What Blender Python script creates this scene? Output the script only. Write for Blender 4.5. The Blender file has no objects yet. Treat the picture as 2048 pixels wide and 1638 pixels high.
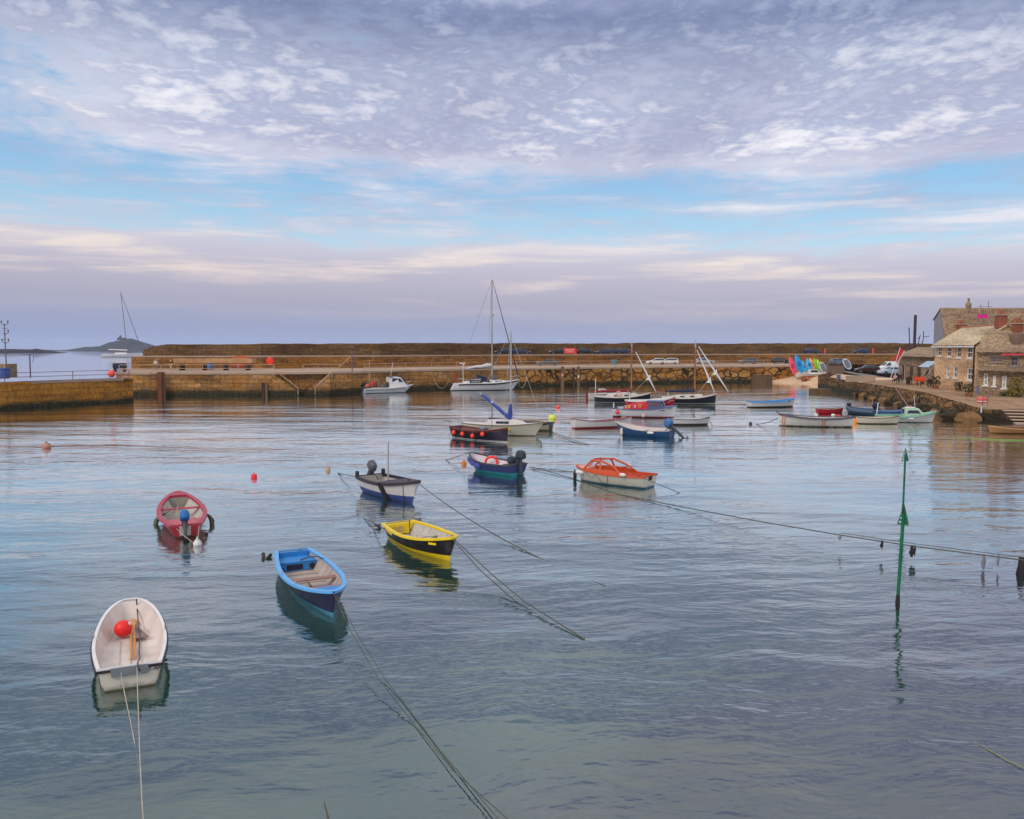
import bpy, math, random
from mathutils import Vector, Matrix
R = math.radians
rnd = random.Random(11)
sc = bpy.context.scene
col = sc.collection

# ------------------------------------------------------------------ camera
F, HY, CZ = 1650.0, 698.0, 7.0
TH = math.atan((819 - HY) / F)
CT, ST = math.cos(TH), math.sin(TH)
cd = bpy.data.cameras.new('camera'); cam = bpy.data.objects.new('camera', cd); col.objects.link(cam)
cam.location = (0, 0, CZ); cam.rotation_euler = (math.pi / 2 - TH, 0, 0)
cd.sensor_width = 36; cd.lens = 36 * F / 2048; cd.clip_end = 20000; cd.clip_start = 0.3
sc.camera = cam

def ray(px, py):
    a = (px - 1024) / F; b = (819 - py) / F
    return Vector((a, CT + b * ST, -ST + b * CT))
def P(px, py, z=0.0):                       # the spot of the place seen at a pixel, at height z
    d = ray(px, py); k = (z - CZ) / d.z
    return Vector((k * d.x, k * d.y, z))
def Q(px, py, Y):                           # the same at distance Y
    d = ray(px, py); k = Y / d.y
    return Vector((k * d.x, Y, CZ + k * d.z))

def S(r, g, b):
    f = lambda c: (c / 255 / 12.92) if c <= 10.3 else ((c / 255 + .055) / 1.055) ** 2.4
    return (f(r), f(g), f(b), 1.0)
def L3(c): return tuple(c[:3]) + (1.0,)

# ------------------------------------------------------------------ node helper
class NT:
    def __init__(s, tree):
        s.t = tree; s.n = tree.nodes; s.l = tree.links
    def node(s, typ, ins=None, **kw):
        n = s.n.new(typ)
        for k, v in kw.items(): setattr(n, k, v)
        for k, v in (ins or {}).items(): s.put(n.inputs[k], v)
        return n
    def put(s, sock, v):
        if hasattr(v, 'is_output') or isinstance(v, bpy.types.NodeSocket): s.l.new(v, sock)
        else: sock.default_value = v
    def m(s, op, a, b=0.0, c=0.0, clamp=False):
        n = s.n.new('ShaderNodeMath'); n.operation = op; n.use_clamp = clamp
        for i, v in enumerate((a, b, c)): s.put(n.inputs[i], v)
        return n.outputs[0]
    def vm(s, op, a, b=(0, 0, 0), scale=None):
        n = s.n.new('ShaderNodeVectorMath'); n.operation = op
        s.put(n.inputs[0], a); s.put(n.inputs[1], b)
        if scale is not None: s.put(n.inputs['Scale'], scale)
        return n.outputs[0]
    def sep(s, v): return s.node('ShaderNodeSeparateXYZ', {0: v}).outputs
    def comb(s, x, y, z): return s.node('ShaderNodeCombineXYZ', {0: x, 1: y, 2: z}).outputs[0]
    def noise(s, vec, scale, detail=3, rough=.55, dist=0.0, out='Fac'):
        n = s.node('ShaderNodeTexNoise', {'Vector': vec, 'Scale': scale, 'Detail': detail, 'Roughness': rough, 'Distortion': dist})
        return n.outputs[out]
    def mix(s, f, a, b, mode='MIX'):
        n = s.n.new('ShaderNodeMix'); n.data_type = 'RGBA'; n.blend_type = mode
        s.put(n.inputs[0], f); s.put(n.inputs[6], a); s.put(n.inputs[7], b)
        return n.outputs[2]
    def mixf(s, f, a, b):
        n = s.n.new('ShaderNodeMix'); n.data_type = 'FLOAT'
        s.put(n.inputs[0], f); s.put(n.inputs[2], a); s.put(n.inputs[3], b)
        return n.outputs[0]
    def ramp(s, f, stops, interp='LINEAR'):
        n = s.n.new('ShaderNodeValToRGB'); r = n.color_ramp; r.interpolation = interp
        while len(r.elements) > 1: r.elements.remove(r.elements[-1])
        r.elements[0].position, r.elements[0].color = stops[0][0], stops[0][1]
        for p, c in stops[1:]:
            e = r.elements.new(p); e.color = c
        s.put(n.inputs[0], f)
        return n.outputs[0]
    def framp(s, f, stops): return s.ramp(f, [(p, (v, v, v, 1)) for p, v in stops])
    def smooth(s, v, a, b):
        n = s.n.new('ShaderNodeMapRange'); n.interpolation_type = 'SMOOTHSTEP'
        s.put(n.inputs[0], v); n.inputs[1].default_value = a; n.inputs[2].default_value = b
        return n.outputs[0]
    def lin(s, v, a, b, c=0., d=1.):
        n = s.n.new('ShaderNodeMapRange'); s.put(n.inputs[0], v)
        for i, q in enumerate((a, b, c, d)): n.inputs[i + 1].default_value = q
        return n.outputs[0]

_mats = {}
def newmat(name):
    m = bpy.data.materials.new(name); m.use_nodes = True
    nt = NT(m.node_tree); bs = nt.n['Principled BSDF']
    _mats[name] = m
    return m, nt, bs

def mat(name, c, rough=.5, var=.14, scale=5., metal=0., bump=0.0, spec=.4, trans=0.0):
    """plain painted / worn surface with noise in tone"""
    if name in _mats: return _mats[name]
    m, nt, bs = newmat(name)
    co = nt.node('ShaderNodeTexCoord').outputs['Object']
    n1 = nt.noise(co, scale, 5, .6)
    n2 = nt.noise(co, scale * .22, 2, .5)
    f = nt.m('ADD', nt.m('MULTIPLY', n1, .6), nt.m('MULTIPLY', n2, .4))
    lo = (c[0] * (1 - var * 1.6), c[1] * (1 - var * 1.7), c[2] * (1 - var * 1.8), 1)
    hi = (min(1, c[0] * (1 + var)), min(1, c[1] * (1 + var)), min(1, c[2] * (1 + var)), 1)
    nt.put(bs.inputs['Base Color'], nt.ramp(f, [(.3, lo), (.55, L3(c)), (.75, hi)]))
    nt.put(bs.inputs['Roughness'], nt.lin(n1, .3, .7, max(.05, rough - .1), min(1, rough + .12)))
    bs.inputs['Metallic'].default_value = metal
    bs.inputs['Specular IOR Level'].default_value = spec
    if bump:
        b = nt.node('ShaderNodeBump', {'Height': n1, 'Distance': bump, 'Strength': .6})
        nt.put(bs.inputs['Normal'], b.outputs[0])
    return m

def hullmat(name, bands, rough=.35, grime=.5, algae=.25, slope=0.0):
    """boat paint: horizontal bands by height above the waterline, streaks and weed near the water"""
    if name in _mats: return _mats[name]
    m, nt, bs = newmat(name)
    co = nt.node('ShaderNodeTexCoord').outputs['Object']
    x, y, z = nt.sep(co)
    zz = nt.m('ADD', nt.m('SUBTRACT', z, nt.m('MULTIPLY', x, slope)), nt.m('MULTIPLY', nt.m('SUBTRACT', nt.noise(co, 9, 2), .5), .012))
    stops = []; lo = 0.0
    for zt, c in bands:
        stops.append((lo, L3(c))); lo = (zt + 1) / 3.0
    base = nt.ramp(nt.lin(zz, -1, 2), stops, 'CONSTANT')
    st = nt.noise(nt.vm('MULTIPLY', co, (3.2, 3.2, .55)), 2.2, 5, .65)
    base = nt.mix(nt.m('MULTIPLY', nt.smooth(st, .5, .74), grime), base, nt.mix(1.0, base, (.5, .43, .34, 1), 'MULTIPLY'))
    ag = nt.m('MULTIPLY', nt.smooth(nt.m('SUBTRACT', nt.m('MULTIPLY', nt.noise(co, 5, 4), .28), z), -.02, .12), algae, clamp=True)
    base = nt.mix(ag, base, (.05, .055, .018, 1))
    nt.put(bs.inputs['Base Color'], base)
    nt.put(bs.inputs['Roughness'], nt.lin(st, .3, .7, rough - .08, rough + .2))
    bs.inputs['Specular IOR Level'].default_value = .45
    return m

# ------------------------------------------------------------------ mesh builder
class MB:
    def __init__(s): s.v = []; s.f = []; s.uv = {}
    def add(s, vs, fs):
        o = len(s.v); s.v += [tuple(v) for v in vs]; s.f += [tuple(i + o for i in f) for f in fs]
        return o
    def box(s, c, d, rz=0., M=None):
        x, y, z = d[0] / 2, d[1] / 2, d[2] / 2
        T = Matrix.Translation(c) @ (M if M is not None else Matrix.Rotation(rz, 4, 'Z'))
        s.add([T @ Vector(p) for p in ((-x,-y,-z),(x,-y,-z),(x,y,-z),(-x,y,-z),(-x,-y,z),(x,-y,z),(x,y,z),(-x,y,z))],
              [(0,3,2,1),(4,5,6,7),(0,1,5,4),(1,2,6,5),(2,3,7,6),(3,0,4,7)])
        return s
    def loft(s, rings, cap=True, closed=True):
        n = len(rings[0]); o = len(s.v)
        for r in rings: s.v += [tuple(p) for p in r]
        for i in range(len(rings) - 1):
            for j in range(n if closed else n - 1):
                a = o + i * n + j; b = o + i * n + (j + 1) % n
                s.f.append((a, b, b + n, a + n))
        if cap and closed:
            s.f.append(tuple(o + j for j in reversed(range(n))))
            s.f.append(tuple(o + (len(rings) - 1) * n + j for j in range(n)))
        return s
    def tube(s, pts, r, n=6, cap=True, closed=False, flat=1.0):
        pts = [Vector(p) for p in pts]; k = len(pts); rings = []; up = None
        for i, p in enumerate(pts):
            if closed: t = pts[(i + 1) % k] - pts[i - 1]
            else: t = pts[min(i + 1, k - 1)] - pts[max(i - 1, 0)]
            t.normalize()
            if up is None:
                up = Vector((0, 0, 1)) if abs(t.z) < .9 else Vector((1, 0, 0))
            sd = t.cross(up); sd.normalize(); up = sd.cross(t); up.normalize()
            rr = r[i] if isinstance(r, (list, tuple)) else r
            rings.append([p + sd * (math.cos(a) * rr) + up * (math.sin(a) * rr * flat) for a in [2 * math.pi * j / n for j in range(n)]])
        if closed: s.loft(rings + [rings[0]], cap=False)
        else: s.loft(rings, cap)
        return s
    def lathe(s, prof, c=(0, 0, 0), n=16, M=None):
        T = Matrix.Translation(c) @ (M if M is not None else Matrix.Identity(4))
        s.loft([[T @ Vector((max(r, 1e-4) * math.cos(2 * math.pi * j / n), max(r, 1e-4) * math.sin(2 * math.pi * j / n), z)) for j in range(n)] for r, z in prof])
        return s
    def ball(s, c, r, n=14, sq=(1, 1, 1)):
        return s.lathe([(r * math.sin(a), -r * math.cos(a)) for a in [math.pi * (i / n) for i in range(n + 1)]], c, n + 4, Matrix.Diagonal((*sq, 1)))
    def rbox(s, c, d, p=4.0, n=20, m=10, M=None, taper=0.0):
        """rounded (superellipsoid) block; taper narrows the top"""
        T = Matrix.Translation(c) @ (M if M is not None else Matrix.Identity(4))
        sg = lambda v, e: math.copysign(abs(v) ** e, v)
        rings = []
        for i in range(m + 1):
            a = -math.pi / 2 + math.pi * i / m
            rr = max(sg(math.cos(a), 2 / p), 1e-3); z = sg(math.sin(a), 2 / p)
            k = 1 - taper * (z + 1) / 2
            rings.append([T @ Vector((d[0] / 2 * rr * k * sg(math.cos(b), 2 / p), d[1] / 2 * rr * k * sg(math.sin(b), 2 / p), d[2] / 2 * z)) for b in [2 * math.pi * (j + .5) / n for j in range(n)]])
        s.loft(rings); return s
    def build(s, name, m=None, parent=None, smooth=35, **props):
        me = bpy.data.meshes.new(name); me.from_pydata(s.v, [], s.f); me.validate(); me.update()
        if s.uv:
            ul = me.uv_layers.new(name='UVMap')
            for lp in me.loops: ul.data[lp.index].uv = s.uv.get(lp.vertex_index, (0, 0))
        if smooth:
            for p in me.polygons: p.use_smooth = True
            try: me.set_sharp_from_angle(angle=R(smooth))
            except Exception: pass
        o = bpy.data.objects.new(name, me); col.objects.link(o)
        if m is not None: me.materials.append(m)
        if parent is not None: o.parent = parent
        for k, v in props.items(): o[k] = v
        return o

def tag(o, label, cat, group=None):
    o['label'] = label; o['category'] = cat
    if group: o['group'] = group
    return o
def thing(name, label, cat, loc=(0, 0, 0), rz=0., group=None, ry=0., rx=0.):
    o = bpy.data.objects.new(name, None); col.objects.link(o)
    o.location = loc; o.rotation_euler = (rx, ry, rz); o.empty_display_size = .3
    return tag(o, label, cat, group)
def struct(o, kind='structure'):
    o['kind'] = kind; return o
def copy_tree(o, parent=None):
    c = o.copy(); col.objects.link(c); c.parent = parent
    for ch in o.children: copy_tree(ch, c)
    return c
def textobj(name, body, size, m, parent, M, ext=.004, align='CENTER'):
    cu = bpy.data.curves.new(name, 'FONT'); cu.body = body; cu.size = size; cu.extrude = ext; cu.align_x = align; cu.align_y = 'CENTER'
    t = bpy.data.objects.new(name, cu); col.objects.link(t)
    me = bpy.data.meshes.new_from_object(t.evaluated_get(bpy.context.evaluated_depsgraph_get()))
    bpy.data.objects.remove(t)
    o = bpy.data.objects.new(name, me); col.objects.link(o); me.materials.clear(); me.materials.append(m)
    o.parent = parent; o.matrix_local = M
    return o

# ------------------------------------------------------------------ render settings
sc.view_settings.view_transform = 'Standard'; sc.view_settings.look = 'None'
sc.view_settings.exposure = 0.16; sc.view_settings.gamma = 1.0
cy = sc.cycles
cy.use_denoising = True
cy.max_bounces = 6; cy.diffuse_bounces = 3; cy.glossy_bounces = 3; cy.transparent_max_bounces = 10; cy.volume_bounces = 1
cy.sample_clamp_indirect = 6.0

# ------------------------------------------------------------------ sky
SUN_EL, SUN_AZ = 38.0, 218.0     # degrees; azimuth clockwise from +Y: behind the camera, a little to its left
w = bpy.data.worlds.new('World'); sc.world = w; w.use_nodes = True
nt = NT(w.node_tree); bg = nt.n['Background']
dirv = nt.node('ShaderNodeTexCoord').outputs['Generated']
dx, dy, dz = nt.sep(dirv)
sky = nt.node('ShaderNodeTexSky', sky_type='NISHITA', sun_disc=False, sun_elevation=R(SUN_EL), sun_rotation=R(SUN_AZ), air_density=1.2, dust_density=.6, ozone_density=1.6)
hyp = nt.m('SQRT', nt.m('ADD', nt.m('MULTIPLY', dx, dx), nt.m('MULTIPLY', dy, dy)))
t_el = nt.m('DIVIDE', dz, nt.m('MAXIMUM', hyp, .02))                      # tangent of elevation
az = nt.m('ARCTAN2', dx, dy)
zc = nt.m('ADD', nt.m('MAXIMUM', dz, 0.0), .045)
pu = nt.m('DIVIDE', dx, zc); pv = nt.m('DIVIDE', dy, zc)
pl = nt.comb(pu, pv, 0.0)
warp = nt.vm('SCALE', nt.vm('SUBTRACT', nt.noise(pl, 1.1, 3, .5, out='Color'), (.5, .5, .5)), scale=.35)
plw = nt.vm('ADD', pl, warp)
nA = nt.noise(nt.vm('MULTIPLY', plw, (1, .8, 1)), 1.15, 4, .55)                     # big masses
nB = nt.noise(nt.vm('MULTIPLY', plw, (1, .62, 1)), 3.6, 7, .62)                    # puffs
nC = nt.noise(nt.vm('MULTIPLY', plw, (1.1, 1.0, 1)), 10.5, 5, .6)   # ripples of altocumulus
# low streaks, laid out by bearing and height
stv = nt.comb(nt.m('MULTIPLY', az, 2.4), nt.m('MULTIPLY', t_el, 26.0), 3.3)
nS = nt.noise(stv, 1.5, 5, .6, .4)
tp = nt.m('ADD', t_el, nt.m('MULTIPLY', az, .026))
bias = nt.framp(tp, [(0, .40), (.085, .36), (.108, .20), (.128, -.12), (.165, -.11), (.20, -.08), (.218, .10), (.235, .20), (.30, .15), (.36, .15), (.45, .22), (.7, .22), (1, .3)])
bias = nt.m('ADD', bias, nt.m('MULTIPLY', nt.m('SUBTRACT', 0.0, .22), nt.m('EXPONENT', nt.m('MULTIPLY', -1.0, nt.m('ADD', nt.m('POWER', nt.m('DIVIDE', nt.m('ADD', az, .56), .13), 2.0), nt.m('POWER', nt.m('DIVIDE', nt.m('SUBTRACT', t_el, .275), .05), 2.0))))))
hi_m = nt.smooth(tp, .17, .23)
d_hi = nt.m('ADD', nt.m('MULTIPLY', nA, .42), nt.m('ADD', nt.m('MULTIPLY', nB, .36), nt.m('MULTIPLY', nC, .30)))
d_lo = nt.m('ADD', nt.m('MULTIPLY', nS, .66), nt.m('MULTIPLY', nB, .34))
dens0 = nt.mixf(hi_m, d_lo, d_hi)
dens = nt.m('ADD', dens0, bias)
mask = nt.smooth(dens, .40, .66)
# colours (x10: the Background runs at 0.1)
k10 = lambda c, g=1.0: (c[0] * 10 * g, c[1] * 10 * g, c[2] * 10 * g, 1)
blue = nt.ramp(tp, [(0, k10(S(150, 170, 205))), (.10, k10(S(190, 214, 234))), (.15, k10(S(156, 203, 234))), (.20, k10(S(130, 186, 230))), (.30, k10(S(122, 176, 222))), (.5, k10(S(95, 135, 190))), (1, k10(S(80, 120, 180)))])
blue = nt.mix(.3, blue, sky.outputs[0])
thick = nt.ramp(tp, [(0, k10(S(134, 148, 190))), (.022, k10(S(146, 154, 184))), (.05, k10(S(166, 165, 184))), (.085, k10(S(184, 180, 196))), (.12, k10(S(200, 200, 214))), (.21, k10(S(160, 167, 200))), (.25, k10(S(136, 151, 190))), (.33, k10(S(114, 131, 172))), (.385, k10(S(88, 106, 150))), (.425, k10(S(130, 142, 182))), (.47, k10(S(180, 190, 210))), (.6, k10(S(196, 206, 217))), (1, k10(S(222, 224, 230)))])
lite = nt.ramp(tp, [(0, k10(S(165, 172, 204))), (.05, k10(S(206, 192, 196))), (.08, k10(S(230, 214, 206))), (.105, k10(S(236, 222, 212))), (.14, k10(S(212, 214, 226))), (.24, k10(S(232, 228, 234))), (.33, k10(S(210, 212, 226))), (.385, k10(S(170, 180, 206))), (.425, k10(S(190, 196, 220))), (.47, k10(S(210, 216, 228))), (.6, k10(S(214, 220, 228))), (1, k10(S(235, 236, 240)))])
hl_hi = nt.smooth(nt.m('ADD', nt.m('ADD', nt.m('MULTIPLY', nB, .42), nt.m('MULTIPLY', nC, .42)), nt.m('MULTIPLY', nA, .26)), .45, .69)
hl_edge = nt.m('SUBTRACT', 1.0, nt.smooth(dens, .50, .86))
hl_hi = nt.m('MAXIMUM', nt.m('MULTIPLY', hl_hi, .85), nt.m('MULTIPLY', hl_edge, .75))
hl_lo = nt.smooth(nS, .46, .70)
hl = nt.mixf(hi_m, hl_lo, hl_hi)
hl = nt.m('MULTIPLY', hl, nt.framp(tp, [(0, .04), (.03, .12), (.05, .42), (.066, .7), (.08, .95), (1, 1)]))
big = nt.lin(nA, .30, .70, .74, 1.26)
big = nt.mixf(nt.smooth(tp, .09, .2), .98, big)
cloud = nt.mix(hl, thick, lite)
cloud = nt.mix(1.0, cloud, nt.comb(big, big, nt.m('ADD', nt.m('MULTIPLY', big, .7), .3)), 'MULTIPLY')
skyc = nt.mix(mask, blue, cloud)
nt.put(bg.inputs['Color'], skyc); bg.inputs['Strength'].default_value = 0.1

sl = bpy.data.lights.new('sun', 'SUN'); so = bpy.data.objects.new('sun', sl); col.objects.link(so)
sl.energy = 1.4; sl.angle = R(22); sl.color = (1.0, .93, .84)
so.location = (-20, -30, 60)
so.rotation_euler = (Vector((math.sin(R(SUN_AZ)) * math.cos(R(SUN_EL)), math.cos(R(SUN_AZ)) * math.cos(R(SUN_EL)), math.sin(R(SUN_EL))))).to_track_quat('Z', 'Y').to_euler()
# ------------------------------------------------------------------ stone materials
def stonemat(name, kind, c1, c2, lich, dark, tide=0.0, bw=1.3, bh=.5, lk=.5, bump=.06):
    if name in _mats: return _mats[name]
    m, nt, bs = newmat(name)
    uv = nt.node('ShaderNodeUVMap').outputs[0]
    u, v, _ = nt.sep(uv)
    wob = nt.vm('SCALE', nt.vm('SUBTRACT', nt.noise(uv, .9, 3, .55, out='Color'), (.5, .5, .5)), scale=.22 if kind == 'block' else .5)
    q = nt.vm('ADD', uv, wob)
    if kind == 'block':
        b = nt.node('ShaderNodeTexBrick', {'Vector': q, 'Color1': L3(c1), 'Color2': L3(c2), 'Mortar': L3(dark), 'Scale': 1.0, 'Mortar Size': .02, 'Mortar Smooth': .4, 'Bias': -.1, 'Brick Width': bw, 'Row Height': bh})
        base = b.outputs[0]; joint = b.outputs['Fac']
    else:
        sx, sy = bw, bh
        qq = nt.vm('MULTIPLY', q, (1 / sx, 1 / sy, 1))
        vo = nt.node('ShaderNodeTexVoronoi', {'Vector': qq, 'Scale': 1.0, 'Randomness': .9})
        ve = nt.node('ShaderNodeTexVoronoi', {'Vector': qq, 'Scale': 1.0, 'Randomness': .9}, feature='DISTANCE_TO_EDGE')
        cr = nt.sep(vo.outputs['Color'])[0]
        base = nt.mix(cr, L3(c1), L3(c2))
        joint = nt.m('SUBTRACT', 1.0, nt.smooth(ve.outputs['Distance'], .02, .13))
        base = nt.mix(joint, base, L3(dark))
    n1 = nt.noise(uv, 2.6, 6, .65); n2 = nt.noise(nt.vm('MULTIPLY', uv, (.35, .8, 1)), .55, 4, .6); n3 = nt.noise(nt.vm('MULTIPLY', uv, (1.6, .16, 1)), 1.3, 4, .6)
    base = nt.mix(nt.m('MULTIPLY', nt.smooth(n2, .40, .66), lk), base, nt.mix(.75, base, L3(lich)))
    base = nt.mix(1.0, base, nt.ramp(n1, [(.28, (.42, .40, .38, 1)), (.5, (.95, .95, .95, 1)), (.72, (1.42, 1.36, 1.28, 1))]), 'MULTIPLY')
    n4 = nt.noise(nt.vm('MULTIPLY', uv, (.09, .5, 1)), 1.0, 4, .6)
    base = nt.mix(1.0, base, nt.ramp(n4, [(.34, (.62, .58, .56, 1)), (.5, (1, 1, 1, 1)), (.66, (1.22, 1.16, 1.05, 1))]), 'MULTIPLY')
    base = nt.mix(nt.m('MULTIPLY', nt.smooth(n3, .52, .72), .5), base, nt.mix(1.0, base, (.42, .38, .34, 1), 'MULTIPLY'))
    if tide:
        tf = nt.smooth(nt.m('ADD', v, nt.m('MULTIPLY', nt.m('SUBTRACT', n2, .5), 1.2)), tide * .35, tide * 1.25)
        base = nt.mix(tf, nt.mix(nt.smooth(n1, .4, .6), (.022, .02, .012, 1), (.05, .042, .022, 1)), base)
    nt.put(bs.inputs['Base Color'], base); bs.inputs['Roughness'].default_value = .88; bs.inputs['Specular IOR Level'].default_value = .25
    h = nt.m('SUBTRACT', nt.m('MULTIPLY', n1, .5), joint)
    nt.put(bs.inputs['Normal'], nt.node('ShaderNodeBump', {'Height': h, 'Distance': bump, 'Strength': .8}).outputs[0])
    return m

GR1, GR2 = S(150, 118, 84), S(118, 92, 66)
OCH = S(160, 104, 34)
m_quay = stonemat('coursed granite', 'block', S(180, 134, 86), S(118, 88, 60), S(178, 116, 42), S(50, 38, 30), 1.1, 1.9, .62, .85)
m_quay_rubble = stonemat('boulder masonry', 'rubble', S(182, 138, 84), S(150, 104, 54), S(184, 116, 34), S(44, 33, 25), .9, 1.9, 1.15, .7, .12)
m_pier = stonemat('ochre pier blocks', 'block', S(186, 128, 54), S(140, 98, 52), S(184, 118, 38), S(76, 54, 34), .75, 2.4, .7, .95)
m_inner = stonemat('inner wall stone', 'block', S(160, 116, 66), S(112, 82, 52), S(170, 106, 28), S(62, 46, 34), 0, 1.5, .5, .7)
m_para = stonemat('parapet stone', 'block', S(128, 98, 70), S(102, 76, 54), S(124, 88, 40), S(60, 48, 38), 0, 1.8, .55, .55)
m_bank = stonemat('harbourside rubble', 'rubble', S(146, 112, 72), S(98, 76, 54), S(150, 100, 44), S(36, 29, 24), .8, .95, .7, .5, .1)
m_house = stonemat('cottage granite', 'block', S(238, 196, 154), S(216, 174, 132), S(236, 186, 130), S(184, 150, 118), 0, .7, .28, .3, .03)
m_house_grey = stonemat('weathered cottage stone', 'block', S(170, 144, 116), S(140, 118, 96), S(164, 136, 92), S(104, 88, 72), 0, .7, .28, .3, .03)
m_slate = stonemat('roof slates', 'block', S(218, 196, 164), S(198, 176, 146), S(196, 170, 120), S(146, 128, 108), 0, .4, .26, .5, .02)
m_slate_brown = stonemat('brown roof slates', 'block', S(168, 144, 118), S(146, 122, 100), S(164, 132, 94), S(112, 94, 80), 0, .5, .3, .4, .02)
m_concrete = mat('worn concrete', S(178, 152, 132), .85, .16, .5, bump=.01, spec=.2)
m_deck = mat('quay paving', S(172, 146, 126), .9, .18, .35, bump=.01, spec=.2)
m_bankpave = mat('worn bank paving', S(164, 132, 104), .92, .32, .9, bump=.03, spec=.15)
m_road = mat('grey tarmac', S(120, 112, 110), .9, .15, .6, spec=.2)
m_wood = mat('weathered timber', S(112, 88, 66), .8, .25, 3)
m_darkwood = mat('wet dark timber', S(66, 46, 36), .7, .3, 3)
m_rust = mat('rusty steel', S(116, 66, 42), .75, .3, 4)
m_galv = mat('galvanised rail', S(186, 160, 140), .5, .12, 4, metal=.2)
m_railgrey = mat('grey painted rail', S(112, 96, 106), .5, .12, 4)
m_sand = mat('harbour sand', S(206, 172, 140), .9, .15, .7, bump=.02, spec=.2)
m_steps = mat('weed stained granite steps', S(104, 82, 62), .9, .3, 1.2, spec=.2)
m_weed = mat('brown seaweed', S(42, 36, 20), .7, .4, 4)

# ------------------------------------------------------------------ seabed and water
def grid(name, x0, x1, y0, y1, nx, ny, zf, m, **k):
    mb = MB(); vs = []; fs = []
    for j in range(ny + 1):
        for i in range(nx + 1):
            x = x0 + (x1 - x0) * i / nx; y = y0 + (y1 - y0) * j / ny
            vs.append((x, y, zf(x, y)))
    for j in range(ny):
        for i in range(nx):
            a = j * (nx + 1) + i; fs.append((a, a + 1, a + nx + 2, a + nx + 1))
    mb.add(vs, fs); return mb.build(name, m, **k)

m, nt, bs = newmat('seabed sand and weed')
pos = nt.node('ShaderNodeNewGeometry').outputs['Position']
n = nt.noise(pos, .16, 5, .62, .6); n2 = nt.noise(pos, 1.1, 4, .6)
f = nt.m('ADD', nt.m('MULTIPLY', n, .75), nt.m('MULTIPLY', n2, .25))
weedy = nt.ramp(f, [(.38, (.04, .016, .028, 1)), (.48, (.105, .048, .068, 1)), (.57, (.175, .092, .11, 1)), (.7, (.25, .155, .15, 1))])
sandy = nt.ramp(f, [(.3, (.045, .155, .118, 1)), (.6, (.085, .255, .195, 1))])
nt.put(bs.inputs['Base Color'], nt.mix(nt.smooth(nt.m('ADD', nt.sep(pos)[2], nt.m('MULTIPLY', n, .8)), -2.7, -1.7), sandy, weedy))
bs.inputs['Roughness'].default_value = 1; bs.inputs['Specular IOR Level'].default_value = 0
def bedz(x, y):
    sh = max(0., min(1., (x * .9 - y + 27) / 26.))        # shoals towards the near right
    return -3.4 + 2.5 * sh * sh * (3 - 2 * sh) + .12 * math.sin(x * .7) * math.cos(y * .6)
bed = struct(grid('seabed', -170, 170, -30, 300, 60, 60, bedz, m))

m, nt, bs = newmat('harbour water')
nt.n.remove(bs); out = nt.n['Material Output']
pos = nt.node('ShaderNodeNewGeometry').outputs['Position']
px_, py_, _ = nt.sep(pos)
dist = nt.m('SQRT', nt.m('ADD', nt.m('MULTIPLY', px_, px_), nt.m('MULTIPLY', py_, py_)))
rot = lambda a, v: nt.node('ShaderNodeVectorRotate', {'Vector': v, 'Angle': a}, rotation_type='Z_AXIS').outputs[0]
wv = nt.vm('ADD', pos, nt.vm('SCALE', nt.vm('SUBTRACT', nt.noise(pos, .25, 2, .5, out='Color'), (.5, .5, .5)), scale=1.6))
r1 = nt.noise(nt.vm('MULTIPLY', rot(R(-9), wv), (.42, 1.25, 1)), 1.15, 3, .55)
r2 = nt.noise(nt.vm('MULTIPLY', rot(R(14), wv), (.55, 1.35, 1)), 3.0, 3, .55)
r3 = nt.noise(nt.vm('MULTIPLY', rot(R(4), wv), (.25, 1.0, 1)), .32, 2, .5)
r4 = nt.noise(nt.vm('MULTIPLY', rot(R(-20), wv), (.7, 1.3, 1)), 8.0, 2, .5)
patch = nt.lin(nt.noise(nt.vm('MULTIPLY', pos, (.5, 1, 1)), .05, 3, .55), .35, .65, .32, 1.25)
hgt = nt.m('ADD', nt.m('ADD', nt.m('MULTIPLY', r1, .054), nt.m('ADD', nt.m('MULTIPLY', r2, .013), nt.m('MULTIPLY', r4, .002))), nt.m('MULTIPLY', r3, .16))
hgt = nt.m('MULTIPLY', nt.m('MULTIPLY', hgt, patch), nt.lin(dist, 60, 130, 1.0, .62))
bmp = nt.node('ShaderNodeBump', {'Height': hgt, 'Distance': 1.0, 'Strength': 1.0}).outputs[0]
gl = nt.node('ShaderNodeBsdfGlossy', {'Color': (1, 1, 1, 1), 'Roughness': .03, 'Normal': bmp}).outputs[0]
tr = nt.node('ShaderNodeBsdfTransparent', {'Color': (.86, .88, .87, 1)}).outputs[0]
df = nt.node('ShaderNodeBsdfDiffuse', {'Color': (.045, .15, .12, 1)}).outputs[0]
body = nt.node('ShaderNodeMixShader', {0: .87, 1: df, 2: tr}).outputs[0]
fr = nt.node('ShaderNodeFresnel', {'IOR': 1.8, 'Normal': bmp}).outputs[0]
fr = nt.m('MINIMUM', nt.m('MULTIPLY', fr, 1.65), .99)
nt.put(out.inputs['Surface'], nt.node('ShaderNodeMixShader', {0: fr, 1: body, 2: gl}).outputs[0])
m_water = m
mb = MB(); mb.add([(-5000, -60, 0), (5000, -60, 0), (5000, 9000, 0), (-5000, 9000, 0)], [(0, 1, 2, 3)])
struct(mb.build('water', m_water, smooth=0))

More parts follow.
